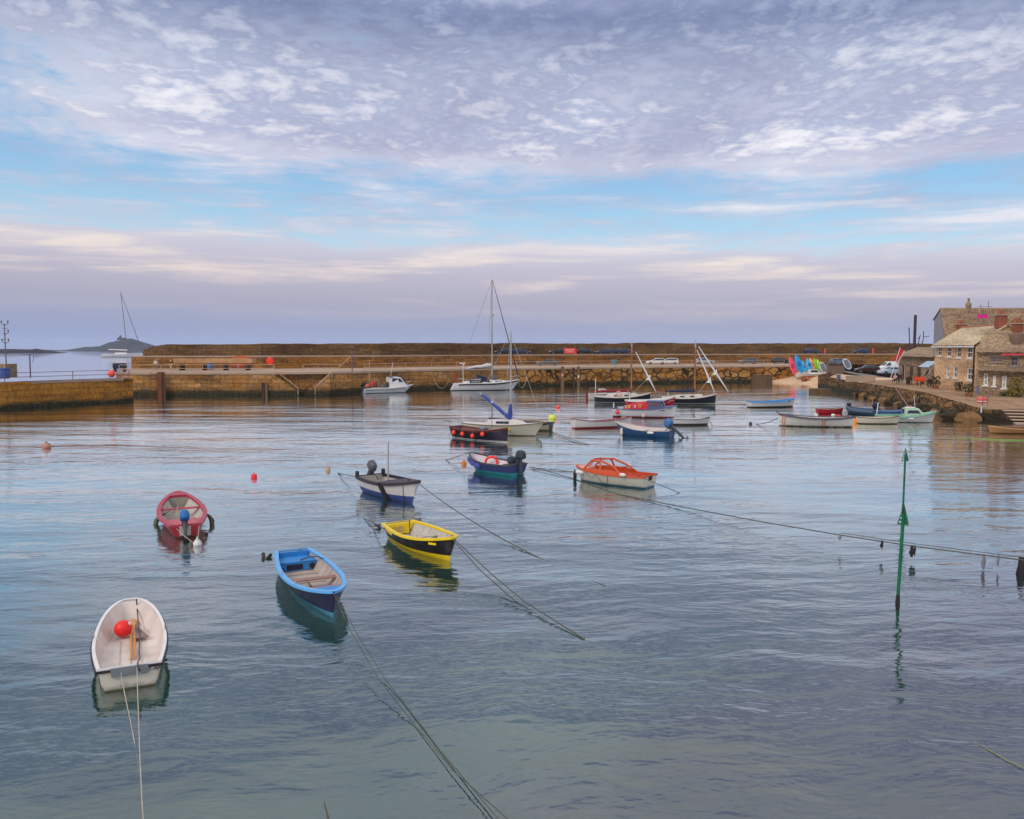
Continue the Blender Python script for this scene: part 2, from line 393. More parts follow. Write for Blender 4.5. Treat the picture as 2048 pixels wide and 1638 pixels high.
# ------------------------------------------------------------------ walls and quays
def ribbon(mb, pts, z0, z1, off=0.0):
    """vertical wall face along pts [(x,y)], z0/z1 lists or numbers; uv = metres"""
    s = 0.0; o = len(mb.v); fs = []
    for i, p in enumerate(pts):
        if i: s += math.hypot(p[0] - pts[i - 1][0], p[1] - pts[i - 1][1])
        a = z0[i] if isinstance(z0, (list, tuple)) else z0; b = z1[i] if isinstance(z1, (list, tuple)) else z1
        for z in (a, b):
            mb.uv[len(mb.v)] = (s + off, z); mb.v.append((p[0], p[1], z))
        if i: k = o + 2 * i; fs.append((k - 2, k, k + 1, k - 1))
    mb.f += fs; return mb

def resample(pts, step):
    out = []
    for i in range(len(pts) - 1):
        a, b = Vector(pts[i]), Vector(pts[i + 1]); n = max(1, int((b - a).length / step))
        out += [a.lerp(b, j / n) for j in range(n)]
    return out + [Vector(pts[-1])]

def mass(name, front, back, m_face, m_top, z_bot=-4., rough=0.0, label=None, cat='wall', cope=.35):
    """a solid masonry mass: front top edge (x,y,z) list, back top edge list of the same length; children: coping + top"""
    n = len(front)
    loop = list(front) + list(reversed(back))
    loop.append(loop[0])
    mb = MB(); ribbon(mb, [(p[0], p[1]) for p in loop], z_bot, [p[2] - .002 for p in loop])
    if rough:
        for i, v in enumerate(mb.v):
            if v[2] > z_bot + .1: continue
    o = mb.build(name, m_face, smooth=0)
    t = MB(); vs = [tuple(p) for p in front] + [tuple(p) for p in back]
    t.add(vs, [(i, i + 1, n + i + 1, n + i) for i in range(n - 1)])
    for i, p in enumerate(t.v): t.uv[i] = (p[0], p[1])
    t.build('paving', m_top, o, smooth=0)
    if cope:
        c = MB(); pts = [Vector(p) for p in front]
        rings = []
        for i, p in enumerate(pts):
            tg = (pts[min(i + 1, n - 1)] - pts[max(i - 1, 0)]); tg.z = 0; tg.normalize(); nn = Vector((tg.y, -tg.x, 0))
            rings.append([p + nn * .06 + Vector((0, 0, -.22)), p + nn * .06 + Vector((0, 0, .05)), p - nn * .9 + Vector((0, 0, .05)), p - nn * .9 + Vector((0, 0, -.22))])
        c.loft(rings); c.build('coping', m_concrete, o, smooth=0)
    if label: tag(o, label, cat)
    return o

def V3(px, yt, D):          # point on a wall top seen at (px, yt) at distance D
    return Q(px, yt, D)
def base_D(px, yb): return P(px, yb, 0).y

# left pier arm (nearest to the harbour mouth)
lp = []
for px, yt, yb in ((-330, 783, 842), (-160, 772, 829), (0, 764, 818.5), (130, 760, 811), (247, 757, 804.5)):
    lp.append(V3(px, yt, base_D(px, yb)))
zq = sum(p.z for p in lp) / len(lp)
for p in lp: p.z = zq
bk = [p + Vector((.55, 1, 0)).normalized() * 9.5 for p in lp]
bk[-1] = lp[-1] + Vector((-4.9, 9.5, 0))
left_pier = mass('harbour_pier', lp, bk, m_pier, m_deck, label='nearer ochre stone pier arm that ends at the harbour mouth', cat='pier')

# main quay
qp = []
for px, yt, yb in ((232, 747, 792), (400, 747, 791.5), (545, 746.5, 791), (660, 746, 789.5)):
    qp.append(V3(px, yt, base_D(px, yb)))
qs2 = []
for px, yt, yb in ((660, 746, 789.5), (740, 744.5, 786), (820, 742, 780.5), (920, 738, 777.5), (1040, 734.5, 774)):
    qs2.append(V3(px, yt, base_D(px, yb)))
qr = []
for px, yt, yb in ((1040, 734.5, 774), (1160, 731.5, 771), (1280, 729.5, 768), (1400, 728.5, 765.5), (1500, 729.3, 765), (1588, 730, 763.5)):
    qr.append(V3(px, yt, base_D(px, yb)))
QZ = 3.45
for l in (qp, qs2, qr):
    for p in l: p.z = QZ
# inner (lower) wall line and parapet line behind the quay
def in_pt(px, D): d = ray(px, 700); k = D / d.y; return Vector((k * d.x, D, 0))
inner = [in_pt(262, 146), in_pt(520, 149), in_pt(760, 158), in_pt(1000, 178), in_pt(1250, 195), in_pt(1500, 206), in_pt(1760, 214), in_pt(2100, 222)]
def inner_at(px):
    xs = (262, 520, 760, 1000, 1250, 1500, 1760, 2100); Ds = (146, 149, 158, 178, 195, 206, 214, 222)
    for i in range(len(xs) - 1):
        if px <= xs[i + 1] or i == len(xs) - 2:
            t = (px - xs[i]) / (xs[i + 1] - xs[i]); return Ds[i] + (Ds[i + 1] - Ds[i]) * t
front_all = qp + qs2[1:] + qr[1:]
pxs = [247, 400, 545, 660, 740, 820, 920, 1040, 1160, 1280, 1400, 1500, 1588]
back_all = []
for px in pxs:
    q = in_pt(px, inner_at(max(262, px)) + 1.0); q.z = QZ; back_all.append(q)
front_all[0] = front_all[0].copy()
q = Vector((-69.8, back_all[0].y, QZ)); back_all[0] = q
main_quay = thing('harbour_quay', 'long granite quay with broad paved deck along the far side of the harbour', 'quay')
# deck
t = MB(); n = len(front_all)
t.add([tuple(p) for p in front_all] + [tuple(p) for p in back_all], [(i, i + 1, n + i + 1, n + i) for i in range(n - 1)])
t.build('paving', m_deck, main_quay, smooth=0)
# faces
def face(name, pts, m_, zt, parent, label=None, zb=-4):
    mb = MB(); ribbon(mb, [(p.x, p.y) for p in pts], zb, zt); o = mb.build(name, m_, parent, smooth=0)
    if label: o['label'] = label
    return o
# stair recess between px 545 and 660: the face steps back 2.4 m, two flights go down towards the middle
a, b = qp[2], qp[3]
ax = (b - a).normalized(); nin = Vector((-ax.y, ax.x, 0))
face('quay_wall', [qp[0], qp[1], a], m_quay, QZ - .003, main_quay)
gap_l = face('end_wall', [back_all[0], front_all[0]], m_quay, QZ - .003, main_quay)
ln = (b - a).length
rec = 1.0
face('recess_wall', [a + nin * .001, a + nin * rec, b + nin * rec, b], m_quay, QZ - .01, main_quay)
# remove deck over recess by laying flights just proud: flights
def flight(x0, x1, z0, z1, nm, steps=13):
    mb = MB(); ws = (x1 - x0) / steps
    for i in range(steps):
        z = z0 + (z1 - z0) * (i + .5) / steps
        c = a + ax * (x0 + ws * (i + .5)) - nin * (rec / 2 - .0)
        M = Matrix(((ax.x, nin.x, 0, 0), (ax.y, nin.y, 0, 0), (0, 0, 1, 0), (0, 0, 0, 1)))
        mb.box((c.x, c.y, (z - 4) / 2), (abs(ws) - .004, rec, z + 4), M=M)
    for i_, v in enumerate(mb.v): mb.uv[i_] = ((Vector(v) - a).dot(ax), v[2])
    o = mb.build('stair_flight', m_quay, main_quay, smooth=0); return o
flight(.02, ln * .46, QZ - .15, .5, 0); flight(ln - .02, ln * .56, QZ - .15, .5, 0)
face('quay_wall', qs2[:], m_quay, QZ - .003, main_quay)
face('rubble_wall', qr[:], m_quay_rubble, QZ - .003, main_quay, 'boulder masonry stretch of quay face')
e = qr[-1]; face('end_wall', [e, Vector((e.x + 3, e.y + 36, 0))], m_quay, QZ - .003, main_quay)
# coping strip
def coping(pts, m_, parent, wdt=1.0, h=.26, up=.05, name='coping'):
    c = MB(); rings = []; n = len(pts)
    for i, p in enumerate(pts):
        tg = (pts[min(i + 1, n - 1)] - pts[max(i - 1, 0)]).copy(); tg.z = 0; tg.normalize(); nn = Vector((tg.y, -tg.x, 0))
        rings.append([p + nn * .07 + Vector((0, 0, -h)), p + nn * .07 + Vector((0, 0, up)), p - nn * wdt + Vector((0, 0, up)), p - nn * wdt + Vector((0, 0, -h))])
    return c.loft(rings).build(name, m_, parent, smooth=0)
coping(front_all, m_concrete, main_quay)

# inner wall (holds the upper road)
ZW = 5.75
iw = [Vector((p.x, p.y, ZW)) for p in resample(inner, 12)]
ib = [Vector((p.x * 1.0 + 1.5, p.y + 13, ZW)) for p in resample(inner, 12)]
inner_wall = mass('retaining_wall', iw, ib, m_inner, m_road, 3.0, label='ochre retaining wall behind the quay, carrying the upper roadway', cat='wall', cope=.3)
# parapet (outer sea wall), a little uneven on top
pp = [Vector((p.x * (p.y + 9) / p.y, p.y + 9.0, 0)) for p in resample(inner, 2)][1:]
tops = []
for i, p in enumerate(pp):
    pxp = 1024 + p.x / p.y * F
    yt = 696 if pxp < 285 else (689.5 if pxp < 500 else 686.8)
    if pxp < 325: yt = 704 - 14.5 * max(0, min(1, (pxp - 282) / 43.0)) ** .55
    tops.append(CZ + (HY - yt) * p.y / F + rnd.uniform(-.07, .07) + .12 * math.sin(i * .31) * math.sin(i * .083))
mb = MB(); ribbon(mb, [(p.x, p.y) for p in pp], ZW - .3, tops)
parapet = mb.build('sea_wall', m_para, smooth=0)
tag(parapet, 'long brown stone parapet wall crowning the quay against the sea', 'wall')
mb = MB(); bk2 = [p + Vector((.3, 2.2, 0)) for p in pp]
rings = [[Vector((p.x, p.y, t_)), Vector((q.x, q.y, t_ + .05)), Vector((q.x, q.y, -2))] for p, q, t_ in zip(pp, bk2, tops)]
mb.loft(rings, cap=False, closed=False)
for i, v in enumerate(mb.v): mb.uv[i] = (v[0], v[1])
mb.build('wall_top', m_para, parapet, smooth=0)
mb = MB(); mb.loft([[Vector((pp[0].x, pp[0].y, ZW)), Vector((pp[0].x, pp[0].y, tops[0])), Vector((bk2[0].x, bk2[0].y, tops[0])), Vector((bk2[0].x, bk2[0].y, ZW))], [Vector((pp[0].x + .02, pp[0].y + .02, ZW)), Vector((pp[0].x + .02, pp[0].y, tops[0])), Vector((bk2[0].x + .02, bk2[0].y, tops[0])), Vector((bk2[0].x + .02, bk2[0].y, ZW))]])
mb.build('wall_end', m_para, parapet, smooth=0)

# ------------------------------------------------------------------ far land
def ridge(name, prof, Y, m_, depth=200., kind=True):
    mb = MB(); rings = []
    for px, yt in prof:
        p = Q(px, yt, Y); q = p.copy(); q.y += depth * .5
        b0 = Q(px, HY, Y)
        rings.append([Vector((b0.x, Y - depth * .12 - (p.z) * 1.2, -3)), Vector((p.x, Y, p.z * .55)), Vector((p.x, Y + depth * .25, p.z)), Vector((p.x, Y + depth, p.z * .4)), Vector((p.x, Y + depth * 1.3, -3))])
    mb.loft(rings, cap=True, closed=True)
    return mb.build(name, m_, smooth=60)
m_land = mat('far heath and rock', S(50, 52, 62), .95, .25, .02, spec=.1)
m_rockn = mat('dark islet rock', S(40, 38, 44), .95, .3, .05, spec=.1)
pr = []
random.seed(4)
base_prof = [(-400, 696), (-250, 697), (-120, 695), (-40, 697.5), (20, 698), (60, 699.5), (110, 700.5), (130, 698.5), (142, 695.5), (152, 693.5), (165, 693.6), (175, 692.2), (182, 693), (190, 690.5), (194, 689.8), (197, 686), (201, 684), (207, 683.6), (213, 681.6), (222, 681), (226, 678.6), (232, 677), (246, 676.4), (250, 678.5), (254, 679.5), (257, 683.5), (262, 685.5), (265, 689.5), (270, 691), (285, 696), (300, 701)]
ridge_o = struct(ridge('hills', base_prof, 2900, m_land, 260))
islet = struct(ridge('terrain', [(-300, 702), (-120, 699.5), (-60, 700.5), (-20, 699.5), (15, 698.5), (40, 700.2), (52, 699.8), (62, 697.0), (70, 698.4), (80, 701), (100, 705)], 1500, m_rockn, 60))
castle = thing('castle', 'tiny castle silhouette crowning the distant island mount', 'castle', Q(243, 678, 2960))
mc = mat('castle stone far', S(58, 58, 66), .95, .1, .1)
mb = MB(); mb.box((0, 0, 0), (26, 14, 9)); mb.build('keep', mc, castle, smooth=0)
mb = MB(); mb.box((-4, 0, 6.5), (6, 7, 6)); mb.loft([[Vector((-6.9 + dx * 5.8, -3.4 + dy * 6.8, 9.52)) for dx, dy in ((0, 0), (1, 0), (1, 1), (0, 1))], [Vector((-4 + dx * .2, dy * .2, 15)) for dx, dy in ((0, 0), (1, 0), (1, 1), (0, 1))]]); mb.build('tower', mc, castle, smooth=0)

# ------------------------------------------------------------------ haze
m, nt, bs = newmat('sea haze'); nt.n.remove(bs)
vol = nt.node('ShaderNodeVolumePrincipled', {'Color': (.80, .84, .95, 1), 'Density': .00006, 'Anisotropy': .1})
nt.put(nt.n['Material Output'].inputs['Volume'], vol.outputs[0])
mb = MB(); mb.box((0, 4500, 55), (10400, 9200, 122)); hz = mb.build('haze', m, smooth=0); hz['kind'] = 'stuff'
# ------------------------------------------------------------------ boats
class Hull:
    def __init__(s, L, B, fs, fm, fb, draft=.25, tr=.75, tm=.4, rake=.25, bp=2.2, bq=.75, qm=.42, tro=.05):
        s.__dict__.update(locals())
    def hb(s, t):
        if t < s.tm: k = s.tr + (1 - s.tr) * math.sin(math.pi / 2 * t / s.tm)
        else: u = (t - s.tm) / (1 - s.tm); k = max(0.0, 1 - u ** s.bp) ** s.bq
        return max(.018, s.B / 2 * k)
    def zs(s, t):
        return s.fm + (s.fb - s.fm) * max(0, (t - .4) / .6) ** 2 + (s.fs - s.fm) * max(0, (.4 - t) / .4) ** 2
    def zk(s, t): return -s.draft * (1 - max(0, (t - .75) / .25) ** 2 * .45)
    def pt(s, t, w, side=1, ins=0.0):
        z = s.zk(t) + (s.zs(t) - s.zk(t)) * w
        q = s.qm + (.85 - s.qm) * max(0, (t - .45) / .55) ** 1.5
        y = max(0, s.hb(t) * w ** q - ins)
        x = -s.L / 2 + s.L * t - s.rake * (1 - w) * t ** 4 + s.tro * (1 - w) * (1 - t) ** 6
        return Vector((x, side * y, z))
    def X(s, t): return -s.L / 2 + s.L * t
    def half_at(s, t, z, ins=.04):
        w = max(0.02, min(1, (z - s.zk(t)) / (s.zs(t) - s.zk(t))))
        q = s.qm + (.85 - s.qm) * max(0, (t - .45) / .55) ** 1.5
        return max(.01, s.hb(t) * w ** q - ins)
    def side(s, t, z, out=0.0, sd=-1):
        return Vector((s.X(t), sd * (s.half_at(t, z, 0) + out), z))

NT_, NW_ = 22, 9
def hull_mesh(h):
    mb = MB(); rings = []
    for i in range(NT_ + 1):
        t = 1 - (1 - i / NT_) ** 1.25
        ws = [(k / NW_) ** 1.8 for k in range(NW_ + 1)]
        ring = [h.pt(t, w, 1) for w in reversed(ws)] + [h.pt(t, w, -1) for w in ws[1:]]
        rings.append(ring)
    mb.loft(rings, cap=False, closed=False)
    n = len(rings[0]); mb.f.append(tuple(range(n)))               # transom
    o = (len(rings) - 1) * n; mb.f.append(tuple(o + j for j in reversed(range(n))))
    return mb
def inner_mesh(h, zf, th=.05, t1=.97):
    mb = MB(); rings = []
    for i in range(NT_ + 1):
        t = .02 + (t1 - .02) * (1 - (1 - i / NT_) ** 1.2)
        zfl = min(zf + max(0, (t - .8) / .2) ** 2 * (h.zs(t) - zf) * .35, h.zs(t) - .08)
        wf = max(.03, (zfl - h.zk(t)) / (h.zs(t) - h.zk(t)))
        side = []
        for k in range(6):
            w = 1 - .012 - (1 - wf) * k / 5
            p = h.pt(t, w, 1, th); p.x -= .0; side.append(p)
        ring = side + [Vector((p.x, -p.y, p.z)) for p in reversed(side)]
        rings.append(ring)
    mb.loft(rings, cap=False, closed=False)
    n = len(rings[0]); mb.f.append(tuple(reversed(range(n))))
    o = (len(rings) - 1) * n; mb.f.append(tuple(o + j for j in range(n)))
    return mb
def rail_mesh(h, gw=.07, gh=.05, up=.015, t1=.995, ins=.02, dz=0.0, close=True):
    mb = MB(); path = []
    for i in range(NT_ + 1):
        t = t1 * (1 - (1 - i / NT_) ** 1.3); path.append((t, 1))
    rings = []
    allp = [h.pt(t, 1, 1) for t, _ in path] + [h.pt(t, 1, -1) for t, _ in reversed(path)]
    k = len(allp)
    for i, p in enumerate(allp):
        tg = allp[(i + 1) % k] - allp[i - 1]; tg.z = 0; tg.normalize()
        nn = Vector((-tg.y, tg.x, 0))                              # outward on this winding
        if i in (0, k - 1): nn = Vector((-.35, (1 if i == 0 else -1), 0)).normalized()
        po = p + nn * (-gw * .0 + ins); pi = p + nn * (ins - gw)
        rings.append([po + Vector((0, 0, up + dz)), pi + Vector((0, 0, up + dz)), pi + Vector((0, 0, up - gh + dz)), po + Vector((0, 0, up - gh + dz))])
    if close: rings.append([v.copy() for v in rings[0]])
    mb.loft(rings, cap=not close); return mb
def strake(h, z0, z1, out, side=None, ta=.0, tb=1.0, rel=True):
    """band following the sheer, z given below the sheer"""
    mb = MB()
    for sd in (1, -1):
        rings = []
        for i in range(17):
            t = ta + (tb - ta) * i / 16
            za, zb_ = h.zs(t) + z0, h.zs(t) + z1
            pa = h.pt(t, (za - h.zk(t)) / (h.zs(t) - h.zk(t)), sd); pb = h.pt(t, (zb_ - h.zk(t)) / (h.zs(t) - h.zk(t)), sd)
            o = Vector((0, sd * out, 0)); o2 = Vector((0, -sd * .03, 0))
            rings.append([pa + o, pb + o, pb + o2, pa + o2])
        mb.loft(rings)
    return mb

def boat(name, label, stern, bow, B, fm=None, fs=None, fb=None, hullm=None, inm=None, gunm=None, zf=.1, thw=(), thwm=None, deck=None, deckm=None,
         group=None, gw=.07, gh=.05, ins=.02, stern_seat=None, cat='boat', roll=0., trim=0., L=None, sole=True, **hk):
    sp = P(*stern); bp = P(*bow)
    d = bp - sp; d.z = 0
    B = B + 2 * max(0, gw - 2 * ins)
    L = L or d.length; mid = (sp + bp) / 2; mid.z = 0
    rz = math.atan2(d.y, d.x)
    h = Hull(L, B, fs if fs is not None else stern[2], fm if fm is not None else stern[2] * .9, fb if fb is not None else bow[2], **hk)
    root = thing(name, label, cat, mid, rz, group or 'boats moored in the harbour', rx=R(roll), ry=R(trim))
    h.root = root
    hull_mesh(h).build('hull', hullm, root, smooth=40)
    if inm is not None:
        inner_mesh(h, zf).build('interior', inm, root, smooth=50)
    if gunm is not None: rail_mesh(h, gw, gh, ins=ins).build('gunwale', gunm, root, smooth=30)
    for tw in thw:
        t, wd = tw[0], tw[1]; zt = h.zs(t) - (tw[2] if len(tw) > 2 else .17)
        mb = MB()
        pts = []
        for tt in (t - wd / 2 / L, t + wd / 2 / L):
            y = h.half_at(tt, zt, .05); pts.append((h.X(tt), y))
        vs = [(pts[0][0], pts[0][1]), (pts[1][0], pts[1][1]), (pts[1][0], -pts[1][1]), (pts[0][0], -pts[0][1])]
        mb.loft([[Vector((x, y, zt - .035)) for x, y in vs], [Vector((x, y, zt)) for x, y in vs]])
        mb.build('thwart', (tw[3] if len(tw) > 3 else thwm) or m_wood, root, smooth=0)
    if deck:
        ta, tb = deck
        mb = MB(); rings = []
        for i in range(13):
            t = ta + (tb - ta) * i / 12; y = h.hb(t) - .03; z = h.zs(t)
            rings.append([Vector((h.X(t), y * q, z + .005 + .06 * h.hb(t) * (1 - q * q))) for q in (1, .6, .2, -.2, -.6, -1)])
        n = len(rings[0]); mb.loft(rings, cap=False, closed=False)
        r0 = rings[0]; base = len(mb.v)
        mb.v += [(p.x, p.y * .82, p.z - .13) for p in r0]; mb.f += [(i + 1, i, base + i, base + i + 1) for i in range(n - 1)]
        mb.build('foredeck' if tb > .9 and ta > .3 else 'deck', deckm or inm or hullm, root, smooth=40)
    return h

m_white = mat('white gelcoat', S(222, 218, 216), .3, .05, 3)
m_white2 = mat('off white paint', S(206, 198, 192), .45, .09, 3)
m_ingrey = mat('pale grey boat interior', S(186, 176, 168), .6, .16, 3)
m_black = mat('black rubber', S(42, 40, 46), .5, .15, 4)
m_dkgrey = mat('dark grey plastic', S(66, 68, 76), .4, .15, 4)
m_navy = mat('navy paint', S(34, 38, 62), .3, .1, 3)
m_chrome = mat('stainless tube', S(190, 190, 194), .25, .06, 4, metal=.8)
m_alu = mat('grey alloy mast', S(176, 172, 172), .4, .08, 3, metal=.2)
m_mastw = mat('varnished spar', S(178, 104, 58), .45, .15, 4)
m_glass = mat('dark window glass', S(44, 52, 62), .12, .1, 2, spec=.8)
m_rope = mat('grey green mooring rope', S(88, 88, 78), .9, .2, 8)
m_ropew = mat('pale rope', S(176, 166, 150), .9, .15, 8)
m_fend = mat('white vinyl fender', S(218, 214, 210), .4, .06, 5)
m_orange = mat('orange plastic', S(250, 72, 48), .4, .06, 4)
m_redb = mat('red plastic', S(236, 40, 36), .4, .06, 4)
m_maroon = mat('maroon canvas', S(128, 38, 48), .8, .15, 5)
m_navyc = mat('navy canvas', S(40, 44, 68), .8, .15, 5)
m_bluec = mat('blue sail canvas', S(58, 76, 150), .8, .16, 4)
m_prop = mat('dull bronze', S(120, 110, 96), .4, .1, 4, metal=.5)

def outboard(h, t, y, z, cm, tilt=0., s=1.0, lm=None, part='outboard_motor'):
    """motor clamped on the transom; tilt swings the leg up and aft"""
    o = MB()
    o.rbox((-.10, 0, -.15), (.16, .13, .75), 4, 12, 8)
    o.rbox((-.10, 0, -.62), (.13, .07, .5), 4, 12, 8)
    o.box((-.13, 0, -.52), (.34, .2, .018))
    o.rbox((-.11, 0, -.86), (.3, .09, .1), 2.4, 12, 8)
    o.loft([[Vector((-.02, -.012, -.88)), Vector((-.02, .012, -.88)), Vector((-.18, .012, -.88)), Vector((-.18, -.012, -.88))], [Vector((-.12, -.006, -1.06)), Vector((-.12, .006, -1.06)), Vector((-.18, .006, -1.06)), Vector((-.18, -.006, -1.06))]])
    o.box((.02, 0, .06), (.12, .22, .26))
    ob = o.build(part, lm or m_dkgrey, h.root, smooth=40)
    ob.location = (h.X(t), y, z); ob.rotation_euler = (0, R(-tilt), 0); ob.scale = (s, s, s)
    c = MB(); c.rbox((-.10, 0, .42), (.60, .40, .44), 3.0, 20, 12, taper=.22); c.build('cowling', cm, ob, smooth=60)
    c = MB(); c.tube([(.08, 0, .2), (.35, .03, .26), (.62, .04, .24)], [.022, .02, .028], 7); c.build('tiller', m_dkgrey, ob)
    c = MB()
    for k in range(3):
        a = 2 * math.pi * k / 3; M = Matrix.Translation((-.29, 0, -.86)) @ Matrix.Rotation(a, 4, 'X') @ Matrix.Rotation(.5, 4, 'Z')
        c.rbox((0, 0, 0), (.02, .09, .12), 2.2, 8, 6, M=M @ Matrix.Translation((0, 0, .08)))
    c.lathe([(.001, -.06), (.035, -.03), (.035, .04), (.001, .06)], (-.29, 0, -.86), 8, Matrix.Rotation(R(90), 4, 'Y'))
    c.build('propeller', m_prop, ob)
    return ob

def W(h, t, y, z): return h.root.matrix_basis @ Vector((h.X(t), y, z))
def wpt(h, v): return h.root.matrix_basis @ Vector(v)
def ball_fender(h, t, z, r, m_, label, name='ball_fender', group=None, sd=-1):
    bpy.context.view_layer.update()
    c = wpt(h, h.side(t, z, r * .96, sd))
    o = thing(name, label, 'fender', c, 0, group)
    MB().ball((0, 0, 0), r).build('float', m_, o, smooth=80)
    top = wpt(h, h.side(t, h.zs(t) - .02, .03, sd)) - c
    MB().tube([(0, 0, r * .95), top], .012, 5).build('lanyard', m_ropew, o)
    return o
def sausage_fender(h, t, z, l, r, m_, label, sd=-1, flat=False, group=None):
    c = wpt(h, h.side(t, z, r * .96, sd)); o = thing('long_fender', label, 'fender', c, h.root.rotation_euler.z, group)
    prof = [(r * .25, -l / 2), (r * .7, -l / 2 + r * .3), (r, -l / 2 + r), (r, l / 2 - r), (r * .7, l / 2 - r * .3), (r * .25, l / 2)]
    MB().lathe(prof, (0, 0, 0), 12, Matrix.Rotation(R(90), 4, 'Y') if flat else None).build('float', m_, o, smooth=60)
    top = h.side(t, h.zs(t) - .02, .03, sd) - h.side(t, z, r * .96, sd)
    MB().tube([(0, 0, 0 if flat else l / 2 - .01), top], .012, 5).build('lanyard', m_ropew, o)
    return o
def ring(name, label, loc, r, tube_r, m_, M=None, cat='lifebuoy', wm=True):
    o = thing(name, label, cat, loc)
    pts = [Vector((r * math.cos(a), r * math.sin(a), 0)) for a in [2 * math.pi * k / 20 for k in range(20)]]
    if M is not None: pts = [M @ p for p in pts]
    MB().tube(pts, tube_r, 10, closed=True).build('ring', m_, o, smooth=80)
    return o
def wobrope(a, b, sag=.1, n=14, wob=.0):
    a, b = Vector(a), Vector(b); out = []
    for i in range(n + 1):
        t = i / n; p = a.lerp(b, t); p.z -= sag * 4 * t * (1 - t)
        if 0 < i < n: p += Vector((rnd.uniform(-wob, wob), rnd.uniform(-wob, wob), 0))
        out.append(p)
    return out
def rope(label, pts, r=.014, m_=None, name='mooring_rope', group='mooring ropes'):
    o = MB().tube(pts, r, 6).build(name, m_ or m_rope, smooth=60)
    return tag(o, label, 'rope', group)

# 1 ---- white tender in the near corner
hm = hullmat('white tender hull', [(.02, S(120, 116, 92)), (9, S(205, 196, 180))], .45, .8, .5)
h1 = boat('dinghy', 'empty white tender with black rubbing strip, red ball buoy and oars lying inside', (259, 1331, .5), (261, 1197, .66), 1.42, .5, hullm=hm, inm=mat('pinkish white dinghy interior', S(218, 204, 196), .6, .2, 2.2), gunm=mat('white lip', S(226, 220, 218), .4, .06), zf=.12, tr=.80, tm=.38, bp=2.1, bq=.44, rake=.4, gw=.07, gh=.05, draft=.22, qm=.2)
rail_mesh(h1, .05, .06, up=-.03, ins=.05).build('rubbing_strip', m_black, h1.root)
strake(h1, -.40, -.36, .012, tb=.8).build('chine_strip', hm, h1.root)
b = MB(); b.loft([[Vector((h1.X(.02), y, z)) for y, z in ((-.36, .49), (.36, .49), (.34, .30), (-.34, .30))], [Vector((h1.X(0) - .035, y, z)) for y, z in ((-.36, .49), (.36, .49), (.34, .30), (-.34, .30))]]); b.build('transom_pad', mat('grey transom pad', S(118, 122, 126), .6, .15), h1.root, smooth=0)
textobj('lettering', 'O AREI', .13, m_dkgrey, h1.root, Matrix.Translation((h1.X(0) - .012, -.50, .37)) @ Matrix.Rotation(R(-90), 4, 'Z') @ Matrix.Rotation(R(90), 4, 'X'))
bpy.context.view_layer.update()
z_in = .13
o = thing('buoy', 'big shiny red ball buoy lying inside the white tender', 'buoy', P(246, 1257, .34))
MB().ball((0, 0, 0), .2, 18).build('float', m_redb, o, smooth=80)
MB().lathe([(.03, .19), (.05, .2), (.05, .25), (.02, .26)], n=10, M=Matrix.Rotation(R(55), 4, 'Y')).build('eye', mat('buoy eye white', S(225, 190, 180), .5), o)
m_oar = mat('varnished orange oar', S(214, 142, 66), .4, .14, 5)
for i, (pa, pb) in enumerate((((262, 1252), (262, 1318)), ((268, 1250), (271, 1317)))):
    a = P(*pa, z_in + .1 if i else z_in + .08); b = P(*pb, z_in + .03)
    o = thing('oar', ['orange wooden oar in the white tender, the one beside the red ball', 'orange wooden oar in the white tender, the one nearer the brown triangle'][i], 'oar', a, group='pair of oars in the white tender')
    v = b - a
    MB().tube([(0, 0, 0), v * .5, v * .72, v], [.024, .024, .022, .02], 8).build('shaft', m_oar, o)
    u = v.normalized(); s_ = Vector((u.y, -u.x, 0))
    mb = MB(); mb.loft([[u * d + s_ * (w_ * sx) + Vector((0, 0, .012 * sz)) for sx, sz in ((1, 1), (-1, 1), (-1, -1), (1, -1))] for d, w_ in ((-.42, .055), (-.3, .075), (-.12, .06), (.02, .025))]); mb.build('blade', m_oar, o)
o = thing('board', 'flat brown triangular piece on the floor of the white tender', 'board', P(284, 1268, z_in + .05))
pa = [P(272, 1252, z_in + .06), P(298, 1274, z_in + .06), P(263, 1279, z_in + .06)]
mb = MB(); mb.loft([[p - o.location for p in pa], [p - o.location + Vector((0, 0, .02)) for p in pa]]); mb.build('panel', mat('matte brown', S(134, 112, 106), .8, .18, 5), o, smooth=0)  # thin brown triangle laid on the tender floor
o = rope('dark painter lying along the length of the white tender', [P(273, 1198, .70), P(274, 1215, .45), P(277, 1250, .25), P(280, 1275, .2), P(278, 1305, .24), P(280, 1316, .3), P(275, 1327, .53), P(276, 1333, .53), P(281, 1345, .3), P(284, 1360, .02), P(287, 1372, -.2)], .017, m_dkgrey)
rope('pale stern line running from the white tender under the frame edge, the straighter one', [P(274, 1334, .46), P(275, 1380, .2), P(277, 1430, .03), P(280, 1520, .03), P(284, 1600, .05), P(290, 1700, .2)], .009, m_ropew)
rope('thin pale stern line leaving the transom corner of the white tender', [P(241, 1334, .45), P(244, 1360, .3), P(253, 1405, .06), P(268, 1480, .015), P(280, 1550, -.2)], .009, m_ropew)

